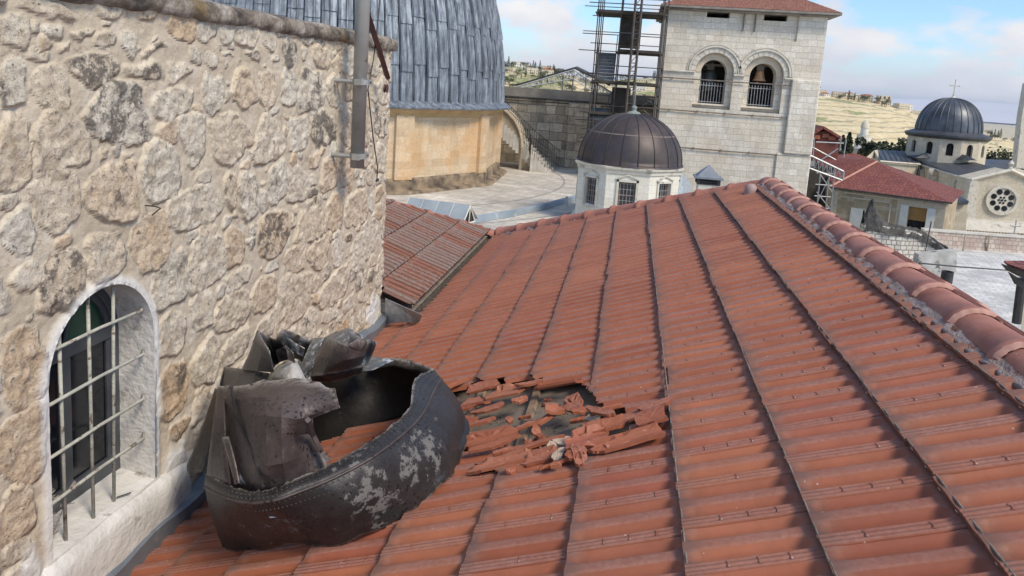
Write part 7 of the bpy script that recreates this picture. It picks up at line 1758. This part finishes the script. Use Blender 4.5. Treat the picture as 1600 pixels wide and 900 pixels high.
def sheet(name, rows, mat, sub=(6, 8), crumple=.006, edges=(1, 0, 0, 0), thick=.003, parent=wreck, sharp=False, jag=.0, seed=0):
    P = np.array([[DP(*c) for c in r] for r in rows], float)
    if sharp: 
        def lin(P, n, ax):
            P = np.moveaxis(P, ax, 0); o = [P[i] + (P[i + 1] - P[i]) * k / n for i in range(len(P) - 1) for k in range(n)] + [P[-1]]; return np.moveaxis(np.array(o), 0, ax)
        P = lin(lin(P, sub[0], 0), sub[1], 1)
    else: P = cat(cat(P, sub[0], 0), sub[1], 1)
    nr, nc = P.shape[:2]; I, J = np.meshgrid(np.arange(nr), np.arange(nc), indexing='ij')
    dn_ = (fbm(P[..., 0] * 9 + seed, P[..., 1] * 9 + P[..., 2] * 6, 90 + seed, 4) - .5) * 2 * crumple + (np.abs(fbm(P[..., 0] * 5 + seed * 3, P[..., 1] * 5 + P[..., 2] * 5, 95 + seed, 3) - .5)) * 3 * crumple
    P = P + dn_[..., None] * np.array([.3, -.8, .5])
    if name == 'outer_band':
        dent = (fbm(P[..., 0] * 5, P[..., 1] * 5 + P[..., 2] * 3, 121, 3) - .5) * .05; P = P + dent[..., None] * np.array([.3, -.8, .3]) * np.sin(np.linspace(0, math.pi, nr))[:, None, None]
        P[-3:, :, 2] += ((vn(np.arange(nc) * .16, np.arange(nc) * 0., 131) - .5) * .035)[None, :]
    jg = (vn(J * .9 + seed, J * 0 + seed, 97) - .5) * jag; fall = np.exp(-I / 1.5)
    P[..., 2] += jg * fall
    e = np.zeros((nr, nc)); 
    if edges[0]: e[:1] = edges[0]; e[1:2] = edges[0] * .35
    if edges[1]: e[-1:] = edges[1]
    if edges[2]: e[:, :1] = edges[2]
    if edges[3]: e[:, -1:] = edges[3]
    ash = np.zeros((nr, nc))
    if name == 'outer_band':
        for (ax, ay, ar_) in ((570, 775, .13), (655, 735, .11), (690, 700, .10), (600, 800, .07), (665, 590, .05), (375, 830, .05)):
            cpt = DP(ax, ay, .2); ash = np.maximum(ash, np.exp(-(np.linalg.norm(P - cpt, axis=-1) / ar_) ** 2))
    elif mat is M['burnt_brown']: ash += .35
    idx = np.arange(nr * nc).reshape(nr, nc); q = np.stack([idx[:-1, :-1], idx[1:, :-1], idx[1:, 1:], idx[:-1, 1:]], -1).reshape(-1, 4)
    o = npmesh(name, P.reshape(-1, 3), q, mat, parent, not sharp, {'edge': e.ravel(), 'ash': ash.ravel()})
    m = o.modifiers.new('t', 'SOLIDIFY'); m.thickness = min(thick, .004); m.offset = -1
    return o, P
# front band: rim, rivet zone, crease, belly, hem
rim = [(321, 738, .35), (345, 752, .36), (380, 765, .37), (420, 764, .37), (466, 747, .37), (514, 726, .36), (560, 700, .35), (600, 674, .34), (628, 650, .33), (641, 632, .33), (646, 596, .35), (662, 582, .33), (677, 577, .31)]
crs = [(320, 762, .31), (346, 776, .33), (384, 786, .35), (424, 783, .35), (470, 768, .34), (520, 748, .33), (570, 722, .32), (614, 692, .31), (646, 664, .30), (664, 640, .29), (676, 615, .28), (684, 600, .275), (690, 592, .26)]
mid = [(330, 806, .17), (352, 818, .20), (400, 822, .22), (440, 818, .22), (486, 812, .21), (536, 800, .20), (590, 772, .19), (644, 738, .18), (682, 706, .17), (704, 676, .16), (712, 650, .16), (714, 632, .16), (714, 622, .16)]
hem = [(348, 856, .04), (368, 862, .03), (408, 858, .05), (448, 852, .06), (494, 858, .04), (538, 852, .04), (590, 826, .04), (652, 790, .04), (697, 756, .04), (720, 718, .04), (732, 690, .04), (733, 668, .05), (728, 655, .05)]
band_o, BP = sheet('outer_band', [rim, crs, mid, hem], M['burnt'], (8, 8), .006, (1, .8, 0, 0), .004, seed=1, jag=.012)
# rivets along the crease
def rivets(row, name, par, u0=0.0, u1=1.0, n=60, r=.0042, out=.002):
    b = MB(); m = len(row) - 1
    for k in range(n):
        f = (u0 + (u1 - u0) * k / (n - 1)) * m; i = min(int(f), m - 1); p = row[i] + (row[i + 1] - row[i]) * (f - i); d = -p / np.linalg.norm(p); p = p + d * out
        V = [p + np.array([0, 0, r * .9]), p + np.array([r, 0, 0]), p + np.array([0, r, 0]) * 0 + np.array([0, 0, -r]), p - np.array([r, 0, 0]), p + d * r]
        b.mesh(V, [(4, 0, 1), (4, 1, 2), (4, 2, 3), (4, 3, 0)])
    return b.build(name, M['burnt_brown'], par, smooth=True, kind='stuff')
for ri, u0, u1 in ((2, .12, .97), (4, .1, .97), (6, .1, .97), (9, .1, .97), (11, .15, .9)): rivets(BP[ri], 'rivet_row', band_o, u0, u1, 62)
# raised flange line at the crease
b = MB(); row = BP[8]; b.tube([p - p / np.linalg.norm(p) * .004 for p in row[::2]], .006, 6); b.build('crease_bead', M['burnt_brown'], band_o, smooth=True)
# back half of the ring, seen from inside
btop = [(677, 577, .31), (662, 570, .32), (640, 564, .32), (612, 560, .33), (580, 563, .34), (548, 570, .36), (512, 584, .38), (478, 600, .38), (440, 622, .36)]
bmid = [(706, 620, .16), (690, 612, .17), (655, 604, .17), (622, 604, .17), (588, 612, .17), (548, 626, .18), (508, 642, .18), (470, 658, .18), (436, 680, .18)]
bbot = [(727, 655, .04), (706, 655, .03), (668, 645, .02), (634, 650, .02), (594, 661, .02), (550, 676, .02), (508, 692, .02), (468, 706, .02), (430, 724, .03)]
bo, BB = sheet('inner_wall', [btop, bmid, bbot], M['burnt_dark'], (8, 6), .006, (.9, 0, 0, 0), .004, seed=2, jag=.02)
lip = [[(677, 577, .315), (662, 570, .325), (640, 564, .325), (612, 560, .335), (580, 563, .345)], [(668, 592, .27), (655, 583, .28), (636, 578, .29), (612, 573, .30), (584, 577, .31)]]
sheet('inner_lip', lip, M['burnt'], (3, 6), .003, (1, 0, 0, 0), .006, seed=3)
# left closing sheet inside
sheet('inner_wall', [[(440, 622, .36), (400, 640, .36), (360, 660, .36), (330, 700, .35), (321, 738, .35)], [(430, 724, .03), (400, 740, .04), (370, 770, .05), (350, 800, .05), (348, 856, .04)]], M['burnt_dark'], (6, 5), .006, (0, 0, 0, 0), .009, seed=4)
# tall front panel
panel, PPn = sheet('torn_panel', [
    [(343, 602, .64), (362, 604, .65), (385, 602, .66), (412, 594, .66), (440, 591, .66), (470, 592, .65), (500, 599, .63), (523, 608, .61)],
    [(346, 622, .61), (364, 625, .62), (388, 622, .64), (414, 620, .65), (442, 618, .65), (472, 620, .63), (502, 628, .60), (531, 637, .57)],
    [(350, 645, .56), (366, 648, .57), (390, 648, .60), (416, 650, .61), (440, 652, .61), (462, 655, .59), (478, 653, .57), (489, 653, .55)],
    [(352, 680, .49), (370, 684, .50), (392, 686, .53), (416, 688, .54), (440, 686, .54), (460, 682, .52), (478, 678, .49), (490, 680, .47)],
    [(356, 715, .42), (376, 722, .43), (397, 726, .45), (420, 728, .46), (442, 724, .46), (466, 716, .44), (488, 708, .41), (503, 705, .40)],
    [(366, 772, .30), (386, 782, .305), (405, 784, .31), (428, 782, .31), (450, 774, .31), (474, 764, .31), (496, 752, .31), (515, 742, .31)]], M['burnt_brown'], (4, 3), .007, (1, 0, 0, .6), .003, seed=5, jag=.012, sharp=True)
b = MB(); row = [DP(*q) for q in ((481, 656, .585), (489, 680, .485), (503, 706, .41), (514, 722, .37))]; b.tube([r_ - r_ / np.linalg.norm(r_) * .006 for r_ in row], .011, 4); b.build('edge_angle', M['burnt_brown'], panel)
b = MB(); row = [DP(*q) for q in ((362, 606, .66), (368, 650, .58), (392, 700, .50), (412, 762, .385))]; b.tube([r_ - r_ / np.linalg.norm(r_) * .004 for r_ in row], .006, 5); b.build('fold_bead', M['burnt'], panel)
# left struts and dark opening
sheet('left_panel', [[(340, 604, .62), (350, 604, .64)], [(334, 650, .56), (351, 650, .57)], [(327, 705, .44), (352, 690, .49)], [(322, 742, .35), (360, 757, .37)]], M['burnt_brown'], (5, 4), .006, (1, 0, .5, 0), .006, seed=6)
sheet('strut', [[(346, 683, .52), (356, 682, .53)], [(356, 715, .46), (365, 715, .47)], [(366, 757, .39), (374, 755, .39)]], M['burnt_brown'], (4, 3), .002, (.8, 0, .5, .3), .010, seed=7)
sheet('blue_black_sheet', [[(355, 684, .47), (372, 682, .47)], [(366, 720, .42), (384, 720, .42)], [(376, 757, .36), (396, 757, .36)]], M['burnt_blue'], (3, 3), .002, (0, 0, 0, 0), .004, seed=8)
sheet('wall_side_fin', [[(336, 606, .60), (341, 612, .60)], [(322, 650, .52), (337, 655, .52)], [(304, 700, .42), (328, 705, .42)], [(292, 728, .36), (318, 735, .36)], [(297, 746, .33), (312, 738, .34)]], M['burnt'], (4, 5), .006, (.3, .3, .4, 0), .006, seed=9)
# upper crumpled sheets
sheet('crumpled_sheet', [[(402, 515, .80), (409, 530, .79), (420, 548, .76)], [(388, 555, .72), (408, 556, .74), (424, 566, .72)], [(377, 578, .68), (402, 580, .69), (427, 582, .68)]], M['burnt'], (4, 4), .003, (1, 0, .4, 0), .004, sharp=True, seed=10)
sheet('crumpled_sheet', [[(403, 516, .79), (418, 524, .72), (430, 530, .74), (438, 518, .76), (452, 517, .72), (470, 525, .70), (487, 532, .66)], [(412, 540, .76), (424, 545, .68), (432, 546, .70), (444, 540, .72), (456, 541, .68), (468, 544, .66), (480, 548, .62)], [(426, 580, .68), (430, 572, .62), (438, 566, .62), (450, 562, .60), (458, 560, .58), (466, 562, .56), (472, 566, .54)]], M['burnt_dark'], (4, 4), .006, (.9, 0, 0, 0), .004, seed=11)
sheet('folded_sheet', [[(351, 573, .66), (376, 576, .67), (400, 580, .68), (421, 583, .67)], [(346, 588, .64), (372, 592, .66), (396, 594, .66), (416, 594, .65)], [(343, 602, .63), (370, 604, .65), (392, 602, .66), (410, 597, .65)]], M['burnt'], (4, 4), .008, (.5, 0, 0, 0), .004, sharp=True, seed=12)
sheet('folded_sheet', [[(351, 573, .66), (360, 582, .62)], [(344, 602, .64), (352, 600, .60)]], M['burnt'], (3, 3), .002, (.5, 0, 0, 0), .004, sharp=True, seed=13)
sheet('blued_strip', [[(474, 536, .58), (488, 529, .60), (506, 527, .60)], [(468, 556, .55), (484, 552, .56), (498, 552, .56)], [(466, 572, .52), (478, 572, .52), (488, 574, .52)], [(476, 594, .47), (480, 592, .47), (484, 588, .47)]], M['burnt_blue'], (4, 4), .006, (.8, 0, .6, 0), .004, seed=14)
sheet('bent_plate', [[(507, 527, .62), (526, 534, .64), (542, 541, .64), (560, 530, .60), (578, 534, .54)], [(494, 556, .56), (516, 560, .58), (534, 564, .58), (552, 560, .54), (570, 556, .48)], [(481, 588, .48), (504, 586, .50), (526, 582, .50), (546, 578, .46), (565, 570, .42)]], M['burnt_brown'], (4, 4), .004, (.9, .8, .5, 0), .005, sharp=True, seed=15)
sheet('bent_plate', [[(507, 527, .62), (524, 518, .64), (545, 512, .66)], [(526, 534, .63), (534, 527, .64), (545, 520, .655)], [(541, 541, .635), (543, 534, .64), (545, 526, .65)]], M['burnt_blue'], (3, 3), .004, (1, .8, .5, 0), .005, sharp=True, seed=16)
sheet('bent_plate', [[(545, 512, .66), (560, 522, .61), (576, 533, .55)], [(543, 541, .635), (554, 545, .58), (566, 550, .52)]], M['burnt'], (4, 4), .004, (1, 0, .5, 0), .005, sharp=True, seed=17)
sheet('riveted_tab', [[(574, 532, .54), (582, 532, .53), (588, 536, .52)], [(568, 555, .46), (575, 556, .45), (580, 556, .45)], [(562, 572, .42), (568, 572, .41), (574, 570, .41)]], M['burnt_blue'], (3, 3), .003, (.9, .7, 0, .5), .007, seed=18)
sheet('flat_flange', [[(572, 556, .40), (590, 558, .385), (606, 560, .37), (618, 562, .35)], [(548, 582, .39), (566, 580, .38), (584, 577, .37), (600, 570, .36)]], M['burnt_blue'], (4, 4), .002, (.6, .8, 0, 0), .006, seed=19)
sheet('hanging_flap', [[(484, 588, .45), (510, 586, .45), (540, 580, .43), (568, 572, .41)], [(488, 596, .40), (512, 598, .40), (540, 592, .38), (566, 582, .37)]], M['burnt'], (4, 4), .006, (.2, .9, 0, 0), .006, seed=20)
sheet('torn_scrap', [[(430, 548, .70), (446, 540, .72), (458, 552, .68)], [(436, 566, .64), (450, 562, .66), (462, 568, .62)]], M['burnt_brown'], (3, 3), .004, (.9, 0, .5, 0), sharp=True, seed=21)
sheet('torn_scrap', [[(520, 548, .60), (540, 552, .59), (556, 544, .57)], [(512, 572, .54), (534, 570, .53), (552, 566, .50)]], M['burnt_blue'], (3, 3), .006, (1, .6, .5, 0), sharp=True, seed=22)
sheet('torn_scrap', [[(448, 528, .73), (462, 536, .70), (476, 545, .66)], [(450, 545, .68), (464, 552, .66), (474, 558, .60)]], M['burnt_blue'], (3, 3), .005, (1, .3, .5, 0), sharp=True, seed=23)
b = MB(); p = DP(427, 803, .27); p = p - p / np.linalg.norm(p) * .012; b.box(p, (.03, .02, .022), .4); b.build('clip', M['burnt_blue'], band_o, bevel=.003)
# white plaster lump caught inside the wreck
lp = [[(430, 574, .60), (446, 564, .62), (456, 560, .63), (466, 568, .60)], [(418, 590, .58), (440, 584, .62), (458, 578, .63), (474, 584, .58)], [(410, 602, .52), (436, 606, .56), (460, 604, .56), (479, 600, .52)], [(414, 616, .42), (436, 622, .44), (458, 620, .44), (474, 616, .42)]]
P = np.array([[DP(*c) for c in r] for r in lp]); P = cat(cat(P, 5, 0), 5, 1); nr, nc = P.shape[:2]; P = P + ((fbm(P[..., 0] * 20, P[..., 1] * 20 + P[..., 2] * 10, 99, 4) - .5) * .03)[..., None] * np.array([0, -.6, .8])
idx = np.arange(nr * nc).reshape(nr, nc); q = np.stack([idx[:-1, :-1], idx[1:, :-1], idx[1:, 1:], idx[:-1, 1:]], -1).reshape(-1, 4)
o = npmesh('plaster_lump', P.reshape(-1, 3), q, simple('dirty_white_plaster', (.36, .33, .28), (.66, .64, .60), 12, .9, 0, .6, .01, ((.40, .27, .14), 14, .60)), None, True); md = o.modifiers.new('t', 'SOLIDIFY'); md.thickness = .05; md.offset = -1
tag(o, 'dirty white plaster lump caught in the crumpled top of the metal wreck', 'rubble lump')
